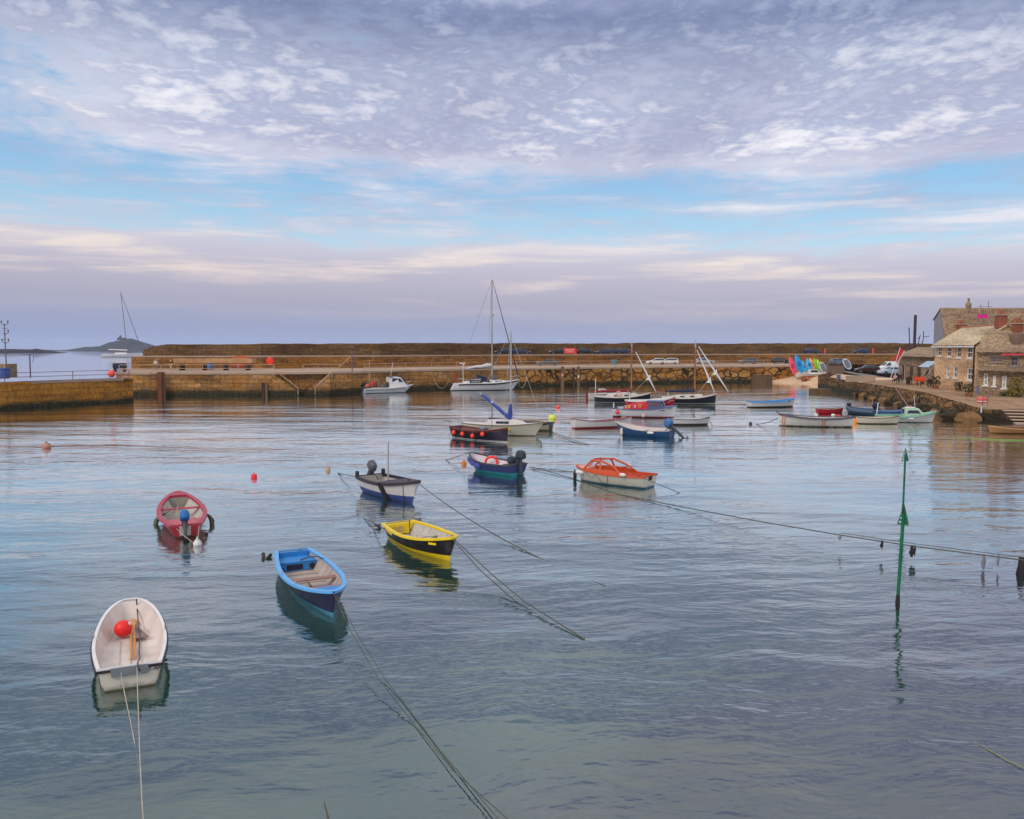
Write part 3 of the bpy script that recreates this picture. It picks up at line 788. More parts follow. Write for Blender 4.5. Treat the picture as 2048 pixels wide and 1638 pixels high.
def rowlocks(h, ts, m_=None):
    for t_ in ts:
        for s_ in (1, -1):
            c = h.pt(t_, 1, s_) + Vector((0, 0, .02))
            MB().tube([c + Vector((-.05, 0, .11)), c + Vector((-.045, 0, .05)), c + Vector((0, 0, .02)), c + Vector((.045, 0, .05)), c + Vector((.05, 0, .11))], .012, 6).build('rowlock', m_ or m_galv, h.root)
def ribs(h, ts, zf, m_):
    for t_ in ts:
        pts = []
        for s_ in (1, -1):
            for k in range(5):
                z = h.zs(t_) - .05 - (h.zs(t_) - .05 - zf) * (k if s_ > 0 else 4 - k) / 4.0
                pts.append(Vector((h.X(t_), s_ * h.half_at(t_, z, .052), z)))
        pts.insert(5, Vector((h.X(t_), 0, zf + .012)))
        MB().tube(pts, .014, 5).build('rib', m_, h.root)
rowlocks(h1, (.45,))
for y_ in (-.22, .0, .22): MB().box((h1.X(.38), y_, .128), (2.2, .012, .016)).build('floor_ridge', mat('dinghy floor seam', S(196, 180, 174), .7), h1.root, smooth=0)
# 2 ---- blue dinghy
hm = hullmat('navy and turquoise hull', [(.06, S(70, 138, 168)), (9, S(38, 40, 72))], .35, .3, .25, slope=.03)
m_blu = mat('sky blue gunwale paint', S(98, 168, 226), .4, .08, 3); m_blu2 = mat('deep sky blue paint', S(46, 128, 196), .45, .12, 3)
m_thw = mat('brown bench planks', S(150, 112, 104), .7, .18, 5)
h2 = boat('dinghy', 'navy blue dinghy with sky blue gunwale and brown bench planks', (585, 1099, .52), (668, 1183, .76), 1.48, .5, hullm=hm, inm=mat('dull pinkish interior', S(176, 160, 152), .7, .18, 3), gunm=m_blu, zf=.08, thw=((.52, .26, .14), (.76, .2, .1)), thwm=m_thw, tr=.66, tm=.46, bp=2.3, bq=.72, rake=.22, gw=.13, gh=.07, deck=(.87, .985), deckm=m_blu2, draft=.25)
mb = MB(); y = h2.half_at(.15, .3, .06); mb.loft([[Vector((h2.X(.01), s_ * h2.half_at(.02, z, .06), z)) for s_, z in ((1, .36), (-1, .36), (-1, .33), (1, .33))], [Vector((h2.X(.17), s_ * h2.half_at(.17, z, .05), z)) for s_, z in ((1, .36), (-1, .36), (-1, .33), (1, .33))]]); mb.build('stern_bench', m_blu2, h2.root, smooth=0)
mb = MB(); mb.loft([[Vector((h2.X(.172) + dx, s_ * h2.half_at(.17, z, .055), z)) for s_, z in ((1, .325), (.9, .09), (-.9, .09), (-1, .325))] for dx in (0, .02)]); bk_ = mb.build('bulkhead', m_blu2, h2.root, smooth=0)
MB().rbox((h2.X(.172) + .022, -.12, .21), (.02, .5, .18), 8, 16, 8).build('locker_opening', m_navy, bk_)
MB().lathe([(.001, 0), (.1, 0), (.1, .02), (.001, .02)], (h2.X(.172) + .02, .42, .21), 6, Matrix.Rotation(R(90), 4, 'Y')).build('hatch', m_black, bk_)
MB().tube([(h2.X(.14), .1, .37), (h2.X(.19), .3, .5), (h2.X(.22), .55, .54), (h2.X(.27), .7, .5)], .02, 7).build('fuel_hose', m_dkgrey, h2.root)
mb = MB(); mb.loft([[Vector((h2.X(.015) + dx, y, z)) for y, z in ((.08, .35), (.36, .35), (.3, .52), (.14, .52))] for dx in (.04, .07)]); mb.build('transom_knee', m_wood, h2.root, smooth=0)
mb = MB(); mb.loft([[Vector((h2.X(t_), s_ * h2.half_at(t_, z, .055), z)) for s_, z in ((1, .5), (.8, .14), (-.8, .14), (-1, .5))] for t_ in (.025, .04)]); mb.build('inner_transom', m_blu2, h2.root, smooth=0)
MB().rbox((h2.X(.66), .22, .15), (.3, .34, .1), 5).build('floor_box', m_dkgrey, h2.root)
MB().box((h2.X(.5), 0, .1), (1.9, .02, .03)).build('floor_batten', m_wood, h2.root, smooth=0)
rope('twin mooring line from the bow of the blue dinghy, pale upper strand', [P(668, 1188, .72), P(700, 1260, .5), P(760, 1362, .2), P(830, 1450, .02), P(905, 1540, .06), P(1040, 1660, .2)], .009, m_rope)
rope('twin mooring line from the bow of the blue dinghy, dark lower strand', [P(673, 1190, .7), P(715, 1270, .35), P(775, 1365, .05), P(800, 1395, .02), P(880, 1500, .02), P(1015, 1660, .06)], .009, m_rope)
o = thing('weedy_fender', 'ragged dark weed covered fender floating by the stern of the blue dinghy', 'fender', P(529, 1115, 0))
MB().tube([(-.14, .35, .05), (-.1, .2, .06), (-.02, 0, .05), (.06, -.35, .02), (.1, -.6, -.02)], [.03, .07, .05, .06, .015], 8).build('float', m_weed, o)
MB().tube([(.12, .15, .02), (.2, .02, .08), (.16, -.2, .03), (.14, -.35, -.02)], [.02, .06, .05, .012], 8).build('weed', m_weed, o)

rowlocks(h2, (.5, .74)); ribs(h2, (.26, .34, .42, .6, .68), .09, mat('rib paint', S(160, 144, 136), .7))
# 3 ---- red dinghy, seen over its transom
hm = hullmat('crimson hull', [(.04, S(92, 34, 40)), (9, S(164, 40, 54))], .4, .4, .3)
m_crim = mat('crimson paint', S(172, 56, 72), .45, .1, 3); m_crim2 = mat('faded crimson bench', S(188, 92, 100), .55, .14, 3)
h3 = boat('dinghy', 'crimson dinghy with grey inside and a blue capped outboard on its transom', (371, 1049, .5), (355, 982, .72), 1.6, .5, hullm=hm, inm=m_ingrey, gunm=m_crim, zf=.06, thw=((.60, .28, .1),), thwm=m_crim, tr=.6, tm=.42, bp=2.0, bq=.66, rake=.3, gw=.17, gh=.09, ins=.03, deck=(.88, .985), deckm=m_crim)
mb = MB(); mb.loft([[Vector((h3.X(t), s_ * h3.half_at(t, .42, .06), z)) for s_, z in ((1, .42), (-1, .42), (-1, .38), (1, .38))] for t in (.02, .13, .24)]); mb.build('stern_bench', m_crim2, h3.root, smooth=0)
mb = MB(); mb.loft([[Vector((h3.X(.86) + dx, s_ * h3.half_at(.86, z, .06), z)) for s_, z in ((1, .58), (.8, .14), (-.8, .14), (-1, .58))] for dx in (-.02, .0)]); mb.build('bulkhead', mat('grey green board', S(150, 146, 136), .7), h3.root, smooth=0)
outboard(h3, .0, .02, .42, mat('blue cowling cover', S(40, 104, 170), .6, .12, 4), -28, .95, m_dkgrey)
b = MB(); b.box((h3.X(0) - .03, .02, .27), (.04, .4, .34)); b.build('transom_pad', m_ingrey, h3.root, smooth=0)
bpy.context.view_layer.update()
o = thing('buoy', 'small white pear buoy floating behind the crimson dinghy, held by two lines', 'buoy', P(395, 1088, .05))
MB().lathe([(.01, -.14), (.13, -.08), (.16, .02), (.1, .12), (.03, .2), (.03, .26)], n=14).build('float', m_fend, o, smooth=60)
rope('pale line from the port transom corner of the crimson dinghy to the white buoy', wobrope(P(346, 1050, .46), P(391, 1088, .06), .05), .013, m_ropew)
rope('pale line from the starboard transom corner of the crimson dinghy to the white buoy', wobrope(P(399, 1045, .46), P(395, 1082, .26), .02), .013, m_ropew)
rope('buff rope lying over the bench inside the crimson dinghy', [P(356, 984, .76), P(357, 1003, .3), P(354, 1018, .45), P(352, 1032, .44)], .014, m_ropew)
for sx, nm, wl in ((313, 'green weedy hanging tyre fender by the left side of the crimson dinghy', 1), (424, 'brown weedy hanging tyre fender by the right side of the crimson dinghy', -1)):
    c = P(sx, 1042, .12); o = thing('tyre_fender', nm, 'fender', c, group='weedy fenders hung from the crimson dinghy')
    MB().tube([(wl * .32, .18, .28), (wl * .12, .08, .16), (0, 0, .02), (-wl * .03, -.1, -.2)], [.03, .07, .1, .08], 10).build('float', mat('weed green rubber' if wl > 0 else 'brown rubber', S(96, 104, 84) if wl > 0 else S(96, 82, 70), .8, .25, 6), o)
    MB().tube([(wl * .32, .18, .28), (wl * .5, .2, .42)], .013, 5).build('lanyard', m_rope, o)

rowlocks(h3, (.5,)); ribs(h3, (.34, .44, .54, .68, .76), .07, mat('grey rib paint', S(168, 158, 150), .7))
# 4 ---- yellow and black dinghy
m_yel = mat('bright yellow paint', S(240, 204, 22), .4, .07, 3)
hm = hullmat('black hull with yellow foot', [(.115, S(232, 196, 20)), (9, S(26, 20, 24))], .35, .2, .12, slope=.032)
h4 = boat('dinghy', 'black dinghy with bright yellow gunwale and yellow waterline band', (795, 1043.5, .55), (906, 1075, .84), 1.55, .56, hullm=hm, inm=mat('grey white interior', S(188, 180, 172), .65, .14, 3), gunm=m_yel, zf=.1, thw=((.42, .28, .2),), thwm=m_ingrey, tr=.72, tm=.42, bp=2.2, bq=.68, rake=.28, gw=.11, gh=.075)
mb = MB(); mb.loft([[Vector((h4.X(.03), s_ * h4.half_at(.03, z, .055), z)) for s_, z in ((1, .53), (.8, .14), (-.8, .14), (-1, .53))], [Vector((h4.X(.055), s_ * h4.half_at(.055, z, .055), z)) for s_, z in ((1, .53), (.8, .14), (-.8, .14), (-1, .53))]]); mb.build('inner_transom', m_yel, h4.root, smooth=0)
for s_ in (1, -1):
    mb = MB(); mb.loft([[h4.pt(t, 1, s_, .056) + Vector((0, 0, z)) for z in (-.03, -.2)] + [h4.pt(t, 1, s_, .066) + Vector((0, 0, z)) for z in (-.2, -.03)] for t in (.05, .12, .2, .27)]); mb.build('side_panel', m_yel, h4.root)
for dy in (-.22, .02): MB().box((h4.X(.062), dy, .33), (.02, .17, .2)).build('patch', mat('worn buff paint', S(200, 170, 110), .8, .3, 8), h4.root, smooth=0)
bpy.context.view_layer.update()
MB().tube([(h4.X(.2), .1, .2), (h4.X(.19), .1, .75)], .022, 6).build('stern_post', m_wood, h4.root)
MB().tube([(h4.X(.97), -.1, .82), (h4.X(.965), .0, .9), (h4.X(.95), .12, .82)], .02, 6).build('bow_rope_loop', m_ropew, h4.root)
MB().box(h4.side(.86, .56, .012, -1), (.3, .04, .07), rz=R(30)).build('registration_plate', m_yel, h4.root, smooth=0)
rope('upper strand of the double mooring line leaving the bow of the yellow edged dinghy', [P(908, 1078, .8), P(985, 1150, .4), P(1050, 1204, .12), P(1168, 1278, .01), P(1185, 1288, -.2)], .016)
rope('lower strand of the double mooring line leaving the bow of the yellow edged dinghy', [P(906, 1080, .78), P(960, 1140, .35), P(1030, 1202, .02), P(1090, 1238, -.03), P(1165, 1275, -.1)], .016)
rope('short stern line slanting back into the water from the yellow edged dinghy', [P(768, 1058, .45), P(748, 1046, .15), P(725, 1036, -.02), P(705, 1030, -.2)], .018)
o = thing('weedy_fender', 'dark weed trailing at the stern of the yellow edged dinghy', 'seaweed', P(758, 1056, 0))
MB().tube([(-.2, .2, .1), (0, 0, .08), (.12, -.22, -.06)], [.02, .08, .02], 7).build('weed', m_weed, o)

rowlocks(h4, (.5, .72)); ribs(h4, (.2, .3, .5, .6, .7, .8), .11, mat('grey rib paint', S(168, 158, 150), .7))
MB().tube([(h4.X(.55) + .16 * math.cos(a_) * (1 - a_ / 60), .1 + .14 * math.sin(a_), .14 + a_ * .004) for a_ in [k * .5 for k in range(36)]], .014, 5).build('rope_coil', m_ropew, h4.root)
# 5 ---- white dinghy with pole mast
hm = hullmat('white over blue hull', [(.30, S(62, 78, 140)), (9, S(216, 208, 204))], .4, .3, .3)
m_dkgun = mat('dark violet brown gunwale', S(58, 48, 58), .55, .14, 4)
h5 = boat('dinghy', 'white dinghy with blue lower hull, dark gunwale, pole mast and grey outboard', (739, 949, .8), (834, 962, 1.05), 1.72, .78, hullm=hm, inm=m_ingrey, gunm=m_dkgun, zf=.15, thw=((.3, .4, .22),), thwm=m_ingrey, tr=.8, tm=.42, bp=2.3, bq=.7, rake=.45, gw=.12, gh=.14, deck=(.52, .985), deckm=m_dkgun)
for s_ in (1, -1): MB().rbox((h5.X(.02), s_ * .72, .9), (.16, .16, .3), 6).build('quarter_post', m_dkgun, h5.root)
MB().tube([(h5.X(.38), .08, .2), (h5.X(.385), .08, 1.5), (h5.X(.39), .09, 2.6)], [.05, .045, .035], 8).build('mast', m_alu, h5.root)
MB().rbox((h5.X(.385), -.02, 2.05), (.05, .16, .06), 4).build('masthead_light', m_white, h5.root)
outboard(h5, .0, .05, .84, mat('grey cowling', S(84, 86, 96), .35, .1, 4), -38, 1.1)
mb = MB(); t_ = .6
for dx in (0,): mb.loft([[h5.side(t_ + dd, z, .03) + Vector((0, 0, 0)) for dd in (-.035, .035)] + [h5.side(t_ + dd, z, .07) for dd in (.035, -.035)] for z in (.80, .55, .3, .1, -.1)])
mb.build('hanging_cloth', mat('black wet cloth', S(44, 36, 44), .8, .2, 6), h5.root)
MB().tube([h5.pt(.9, .99, -1) + Vector((0, -.02, 0)), h5.pt(.88, .5, -1) + Vector((0, -.02, 0)), h5.pt(.86, .15, -1) + Vector((0, -.02, 0))], .014, 5).build('bow_line', m_dkgun, h5.root)
MB().rbox((h5.X(.8), .1, 1.0), (.1, .12, .1), 4).build('bitt', m_wood, h5.root)
rope('long mooring line from the bow of the white and blue dinghy', wobrope(P(836, 966, 1.02), P(1210, 1172, .0), .35, 16) + [P(1235, 1182, -.2)], .018)
rope('stern line with slack end behind the white and blue dinghy', [P(716, 954, .7), P(695, 950, .3), P(676, 946, .02), P(684, 951, .0), P(693, 957, -.05)], .02)

# 6 ---- violet blue dinghy with lifebuoy
hm = hullmat('violet blue over turquoise hull', [(.16, S(42, 148, 160)), (9, S(58, 62, 116))], .4, .3, .2)
h6 = boat('dinghy', 'violet blue dinghy with padded blue bow fenders and an orange lifebuoy inside', (1036, 929, .62), (941, 903.5, 1.0), 1.8, .62, hullm=hm, inm=mat('lilac white interior', S(204, 192, 198), .6, .1, 3), gunm=m_dkgrey, zf=.12, tr=.8, tm=.42, rake=.45, bp=2.2, bq=.7, gw=.1, gh=.08)
m_pad = mat('violet blue cushion', S(72, 78, 148), .7, .1, 3)
for t_ in (.90, .77, .64): MB().rbox(h6.side(t_, h6.zs(t_) - .27, .04, 1), (.58, .26, .34), 2.6, 16, 10, M=Matrix.Rotation(R(-28 + (0.9 - t_) * 80), 4, 'Z')).build('bow_cushion', m_pad, h6.root, smooth=80)
mb = MB(); mb.rbox((h6.X(.12), 0, .5), (.7, 1.3, .24), 5); mb.build('stern_box', mat('dark brown box', S(64, 48, 56), .6, .2), h6.root)
outboard(h6, .0, -.1, .68, mat('dark green cowling cover', S(48, 60, 66), .6, .15), 0, 1.15)
MB().rbox((h6.X(.2), -.35, .76), (.5, .6, .42), 3).build('canvas_cover', mat('dark grey green canvas', S(58, 68, 74), .8, .2), h6.root)
bpy.context.view_layer.update()
ring('lifebuoy', 'orange lifebuoy propped against the inside of the violet blue dinghy', P(983, 924, .48), .34, .075, m_orange, Matrix.Rotation(R(-68), 4, 'X'))
rope('bow line of the violet blue dinghy dropping to a bend in the water', [P(941, 905, .95), P(915, 913, .4), P(892, 920, .02), P(898, 924, 0), P(906, 929, -.05)], .02)

# 7 ---- orange cabin boat
hm = hullmat('cream clinker hull', [(.06, S(66, 120, 150)), (9, S(208, 200, 186))], .45, .4, .45)
m_or = mat('burnt orange paint', S(200, 82, 42), .45, .1, 3); m_or2 = mat('deep orange paint', S(184, 62, 28), .5, .1, 3)
h7 = boat('cabin_boat', 'small cream clinker boat with bright orange cuddy frame and orange inside', (1301, 951, .62), (1153, 929, .82), 1.75, .6, hullm=hm, inm=m_or2, gunm=m_or, zf=.12, tr=.85, tm=.4, rake=.35, bp=2.3, bq=.68, gw=.12, gh=.08, deck=(.80, .985), deckm=mat('pale salmon deck', S(216, 160, 146), .6, .14), thw=((.25, .3, .15),), thwm=m_or2)
for zz in (-.2, -.32, -.44): strake(h7, zz, zz - .02, .012, tb=.96).build('clinker_land', hm, h7.root)
for s_ in (1, -1):
    yb = lambda t: s_ * (h7.hb(t) - .08)
    pts = [Vector((h7.X(.82), yb(.82), h7.zs(.82))), Vector((h7.X(.72), s_ * .52, 1.18)), Vector((h7.X(.56), s_ * .6, 1.22)), Vector((h7.X(.40), s_ * .66, .98)), Vector((h7.X(.28), yb(.28), h7.zs(.28) + .02))]
    MB().tube(pts, [.05, .055, .055, .055, .05], 8).build('cabin_frame', m_or, h7.root, smooth=50)
    MB().tube([Vector((h7.X(.60), s_ * .6, 1.22)), Vector((h7.X(.57), s_ * .7, .9)), Vector((h7.X(.58), yb(.58), h7.zs(.58)))], [.05, .055, .06], 8).build('cabin_pillar', m_or, h7.root)
    mb = MB(); q = [(.82, 0.0), (.58, 0.0), (.40, .0), (.30, 0.02)]
    mb.loft([[Vector((h7.X(t), yb(t), h7.zs(t))), Vector((h7.X(t), yb(t) * .97, h7.zs(t) + hh)), Vector((h7.X(t), yb(t) * .97 - s_ * .03, h7.zs(t) + hh)), Vector((h7.X(t), yb(t) - s_ * .03, h7.zs(t)))] for t, hh in ((.82, .05), (.7, .16), (.58, .18), (.42, .2), (.30, .06))]); mb.build('coaming', m_or, h7.root)
MB().tube([Vector((h7.X(.72), -.52, 1.18)), Vector((h7.X(.735), 0, 1.22)), Vector((h7.X(.72), .52, 1.18))], .05, 8).build('windscreen_top', m_or, h7.root)
MB().tube([Vector((h7.X(.735), 0, 1.22)), Vector((h7.X(.83), 0, h7.zs(.83) + .02))], .03, 7).build('windscreen_post', m_or, h7.root)
MB().rbox((h7.X(.0) + .02, 0, .5), (.1, .42, .24), 4).build('motor_pad', mat('black pad', S(60, 40, 38), .7), h7.root)
bpy.context.view_layer.update()
sausage_fender(h7, .88, .52, .5, .11, m_fend, 'white fender lying flat along the bow of the orange cuddy boat', sd=1, flat=True)
sausage_fender(h7, .24, .68, .34, .09, m_fend, 'small white fender on the after gunwale of the orange cuddy boat', sd=1, flat=True)
o = thing('weedy_buoy', 'dark weed covered buoy hanging off the bow of the orange cuddy boat', 'buoy', P(1150, 950, .25)); MB().lathe([(.02, -.4), (.08, -.28), (.1, 0), (.07, .2), (.02, .3)], n=10).build('float', m_weed, o)
rope('looped cream side rope hanging on the orange cuddy boat', [wpt(h7, h7.side(t_, z, .02, 1)) for t_, z in ((.80, .6), (.7, .3), (.62, .5), (.55, .15), (.5, .05), (.46, .3), (.45, .55))], .012)
rope('stern line of the orange cuddy boat running to the right', [P(1290, 958, .55), P(1325, 972, .3), P(1365, 988, -.05)], .018)
# ------------------------------------------------------------------ middle and far boats
def wires(h, spec, r=.022, m_=None):
    """each wire a part of its own: (name, start, end) in local coordinates"""
    for nm, a, b in spec: MB().tube([a, b], r, 5).build(nm, m_ or m_rope, h.root)
def lx(h, px, Y=None):
    """local x of a picture column on the boat's centre line"""
    p0 = h.root.location; c, s_ = math.cos(h.root.rotation_euler.z), math.sin(h.root.rotation_euler.z)
    d = ray(px, 760); k = d.x / d.y
    # (p0.x + x c) = k (p0.y + x s)
    return (k * p0.y - p0.x) / (c - k * s_)
def zpx(h, x, py):
    y = h.root.location.y + x * math.sin(h.root.rotation_euler.z)
    return CZ + (HY - py) * y / F

# 8 ---- black launch with four orange ball fenders
hm = hullmat('black violet hull', [(.07, S(196, 190, 190)), (9, S(34, 28, 48))], .35, .15, .1)
m_mar = mat('maroon brown wood', S(108, 52, 48), .55, .2, 3)
h8 = boat('open_launch', 'black open launch with maroon wooden rails and four orange balls along its side', (911, 874, 0), (1016, 885, 0), 1.75, .78, .9, 1.12, hullm=hm, inm=mat('brown inside planks', S(124, 82, 70), .7, .22, 3), gunm=m_mar, zf=.2, thw=((.25, .5, .2), (.62, .3, .18)), thwm=m_mar, tr=.72, tm=.42, rake=.08, bp=2.3, gw=.11, gh=.08, deck=(.72, .985), deckm=mat('fawn deck', S(178, 158, 140), .7, .15))
MB().rbox((h8.X(.55), 0, .9), (.5, .6, .34), 3).build('engine_box', mat('grey canvas', S(128, 130, 134), .8, .15), h8.root)
MB().tube([(h8.X(.68), .15, .8), (h8.X(.68), .15, 2.9)], .025, 6).build('whip_aerial', m_railgrey, h8.root)
MB().rbox((h8.X(.68), .15, 2.95), (.22, .06, .1), 3).build('masthead_light', m_white, h8.root)
MB().tube([(h8.X(.0) - .02, -.2, .75), (h8.X(0) - .35, -.25, .4), (h8.X(0) - .42, -.25, .05)], .025, 6).build('stern_rope', m_ropew, h8.root)
strake(h8, -.10, -.16, .03).build('rubbing_strake', m_mar, h8.root)
for t_, z, lb in ((.12, .47, 'orange ball fender nearest the stern of the black launch'), (.31, .44, 'second orange ball fender from the stern of the black launch'), (.50, .36, 'orange ball fender hanging lowest on the black launch'), (.68, .56, 'orange ball fender nearest the bow of the black launch')):
    ball_fender(h8, t_, z, .175, m_orange, lb, group='orange ball fenders on the black launch')

# 9 ---- cream sailing cruiser with blue sail cover
hm = hullmat('cream cruiser hull', [(.05, S(70, 58, 52)), (9, S(206, 196, 178))], .4, .3, .3)
h9 = boat('sailing_boat', 'cream sailing cruiser with its boom cocked up under a blue canvas cover', (930, 866, 0), (1088, 873, 0), 2.2, .85, .9, 1.15, hullm=hm, inm=None, gunm=mat('brown toe rail', S(126, 92, 70), .6), deck=(.0, .985), deckm=m_white2, tr=.6, tm=.45, rake=.9, bp=2.0, bq=.8, gw=.06, gh=.06)
mb = MB(); rr = []
for t_, wd, hh in ((.28, .62, .05), (.33, .64, .40), (.6, .56, .42), (.72, .42, .3), (.78, .34, .04)):
    z0 = h9.zs(t_) - .03; rr.append([Vector((h9.X(t_), s_ * wd * k, z0 + hh * q)) for s_, k, q in ((-1, 1.05, 0), (-1, .95, .85), (-1, .6, 1), (1, .6, 1), (1, .95, .85), (1, 1.05, 0))])
mb.loft(rr); mb.build('cabin_trunk', m_white2, h9.root, smooth=30)
mb = MB(); mb.loft([[Vector((h9.X(t_), -.625 + .06 * (t_ - .42), h9.zs(t_) + z)) for z in (.1, .28)] + [Vector((h9.X(t_), -.60, h9.zs(t_) + z)) for z in (.28, .1)] for t_ in (.44, .48, .57, .6)]); mb.build('cabin_window', m_glass, h9.root)
xm = lx(h9, 1021); zt = zpx(h9, xm, 663)
MB().tube([(xm, 0, 1.0), (xm + .05, 0, zt)], [.075, .05], 8).build('mast', m_alu, h9.root)
xe = lx(h9, 962)
zb0, zb1 = zpx(h9, xm, 838), zpx(h9, xe, 787)
pts = [Vector((xm, 0, zb0)).lerp(Vector((xe, 0, zb1)), k) for k in (0, .06, .16, .28, .42, .55, .68, .8, .9, 1)]
MB().tube([pts[0], pts[-1] + (pts[-1] - pts[0]) * .03], .045, 6).build('boom', m_alu, h9.root)
cv = MB().tube([p + Vector((0, rnd.uniform(-.02, .02), -.02 * (i % 2))) for i, p in enumerate(pts)], [.08, .16, .16, .14, .145, .12, .12, .105, .09, .04], 10).build('sail_cover', m_bluec, h9.root, smooth=60)
MB().tube([(xm - .02, 0, zb0 - .12), (xm - .05, .02, zb0 + .3), (xm - .03, .02, zb0 + .8), (xm + .02, 0, zb0 + 1.25)], [.08, .2, .17, .07], 10).build('mast_cover', m_bluec, h9.root, smooth=60)
wires(h9, [('topping_lift', (xe, 0, zb1), (xm, 0, zt)), ('forestay', (h9.X(.99), 0, 1.18), (xm, 0, zt - .2)), ('shroud', (xm - .2, .9, .95), (xm, 0, zt - .3)), ('shroud', (xm - .2, -.9, .95), (xm, 0, zt - .3))], .014, m_alu)
ball_fender(h9, .62, .55, .14, m_yel, 'yellow ball fender squeezed between the cream cruiser and the black launch')
rope('bow mooring of the cream cruiser slanting to a dark bend in the water', [P(1072, 874, .1), P(1082, 884, .05), P(1083, 895, 0), P(1073, 899, -.1)], .03)

# 10 ---- grey punt behind it
hm = hullmat('fawn punt hull', [(.1, S(92, 84, 66)), (9, S(172, 156, 130))], .6, .5, .5)
h10 = boat('open_boat', 'drab fawn open boat with dark navy gunwale lying behind the cream cruiser', (1101, 861, 0), (978, 855, 0), 1.9, .6, .68, .9, hullm=hm, inm=mat('drab inside', S(120, 110, 96), .8, .2), gunm=m_navy, zf=.15, thw=((.3, .3), (.6, .3)), tr=.8, gw=.12, gh=.14)
MB().tube([(h10.X(.05), .2, .7), (h10.X(.25), -.1, .82), (h10.X(.5), .1, .85)], .07, 7).build('net_bundle', mat('tan netting', S(176, 152, 120), .9, .3, 8), h10.root)
MB().rbox((h10.X(.0) - .06, 0, .35), (.1, .5, .5), 4).build('motor_pad', m_dkgrey, h10.root)
rope('upper mooring line trailing from the fawn open boat', wobrope(P(1105, 864, .4), P(1180, 890, 0), .05), .022)
rope('lower mooring line trailing from the fawn open boat', wobrope(P(1103, 866, .3), P(1165, 888, 0), .08), .022)

# 11 ---- yacht alongside the quay
hm = hullmat('white yacht hull', [(.10, S(34, 32, 44)), (9, S(216, 212, 214))], .3, .15, .1)
hA = boat('sailing_yacht', 'white sailing yacht with navy stripe and black name board moored at the quay', (909, 781, 0), (1040, 779.5, 0), 3.3, 1.25, 1.2, 1.8, hullm=hm, gunm=m_white, deck=(.0, .985), deckm=m_white, tr=.62, tm=.45, rake=1.5, bp=2.0, bq=.85, tro=-.9, gw=.07, gh=.05, draft=.35)
strake(hA, -.12, -.34, .015, ta=.06, tb=.985).build('navy_stripe', m_navy, hA.root)
strake(hA, -.40, -.46, .015, ta=.06, tb=.9).build('pink_stripe', mat('rose stripe', S(188, 128, 140), .4), hA.root)
mb = MB(); rr = []
for t_, wd, hh in ((.13, .95, .30), (.30, 1.0, .42), (.55, .95, .5), (.72, .75, .36), (.80, .55, .05)):
    z0 = hA.zs(t_) - .05; rr.append([Vector((hA.X(t_), s_ * wd * k, z0 + hh * q)) for s_, k, q in ((-1, 1.05, 0), (-1, .98, .8), (-1, .8, 1), (1, .8, 1), (1, .98, .8), (1, 1.05, 0))])
mb.loft(rr); mb.build('coachroof', m_white, hA.root, smooth=30)
for ta_, tb_ in ((.385, .42), (.46, .53), (.60, .65), (.665, .71)):
    mb = MB(); mb.loft([[Vector((hA.X(t_), -1.0 + max(0, t_ - .55) * 1.35, hA.zs(t_) + z)) for z in (.12, .28)] + [Vector((hA.X(t_), -.90 + max(0, t_ - .55) * 1.2, hA.zs(t_) + z)) for z in (.28, .12)] for t_ in (ta_, tb_)]); mb.build('cabin_window', m_glass, hA.root, smooth=0)
mb = MB(); xd = lx(hA, 966)
mb.loft([[Vector((xd + dx, s_ * wv, 1.45 + zz)) for s_, wv, zz in ((-1, 1.0, 0), (-1, .95, hh * .8), (-1, .6, hh), (1, .6, hh), (1, .95, hh * .8), (1, 1.0, 0))] for dx, hh in ((-1.0, 1.2), (-.3, 1.1), (.4, .9), (1.05, .1))]); mb.build('spray_hood', m_navyc, hA.root, smooth=50)
bx = lx(hA, 948.5)
MB().box((bx, -1.34, 1.72), (2.05, .04, .82)).build('name_board', mat('black banner cloth', S(40, 38, 46), .7, .06), hA.root, smooth=0)
nb = [o_ for o_ in hA.root.children if o_.name.startswith('name_board')][0]
m_let = mat('white lettering', S(226, 222, 220), .6, .03)
MX = lambda x, y, z: Matrix.Translation((x, y, z)) @ Matrix.Rotation(R(90), 4, 'X')
textobj('lettering', 'WHISPERS', .40, m_let, nb, MX(bx, -1.362, 1.86))
MB().box((bx, -1.362, 1.50), (1.5, .012, .06)).build('underline', m_let, nb, smooth=0)
xm = lx(hA, 984); zt = zpx(hA, xm, 561)
MB().tube([(xm, 0, 1.6), (xm, 0, zt)], [.13, .10], 10).build('mast', m_alu, hA.root)
zs_ = zpx(hA, xm, 656)
for s_ in (1, -1): MB().tube([(xm, 0, zs_), (xm - .2, s_ * 1.1, zs_ + .1)], .035, 6).build('spreader', m_alu, hA.root)
MB().rbox((xm + .2, 0, zpx(hA, xm, 630)), (.3, .25, .4), 3).build('radar_reflector', m_alu, hA.root)
zb_ = zpx(hA, xm, 735.5); xe = lx(hA, 931); ze = zpx(hA, xe, 737.5)
MB().tube([(xm, 0, zb_), (xe, 0, ze)], .07, 8).build('boom', m_dkgrey, hA.root)
pts = [Vector((xm - .1, 0, zb_ + .45)), Vector((xm - .9, 0, zb_ + .42)), Vector((xm - 1.8, 0, zb_ + .22)), Vector((xm - 2.8, 0, zb_ + .2)), Vector((xe + .6, 0, ze + .12)), Vector((xe, 0, ze + .02))]
MB().tube(pts, [.3, .36, .26, .22, .18, .06], 10).build('furled_sail', mat('grey white sailcloth', S(204, 200, 198), .8, .12), hA.root, smooth=60)
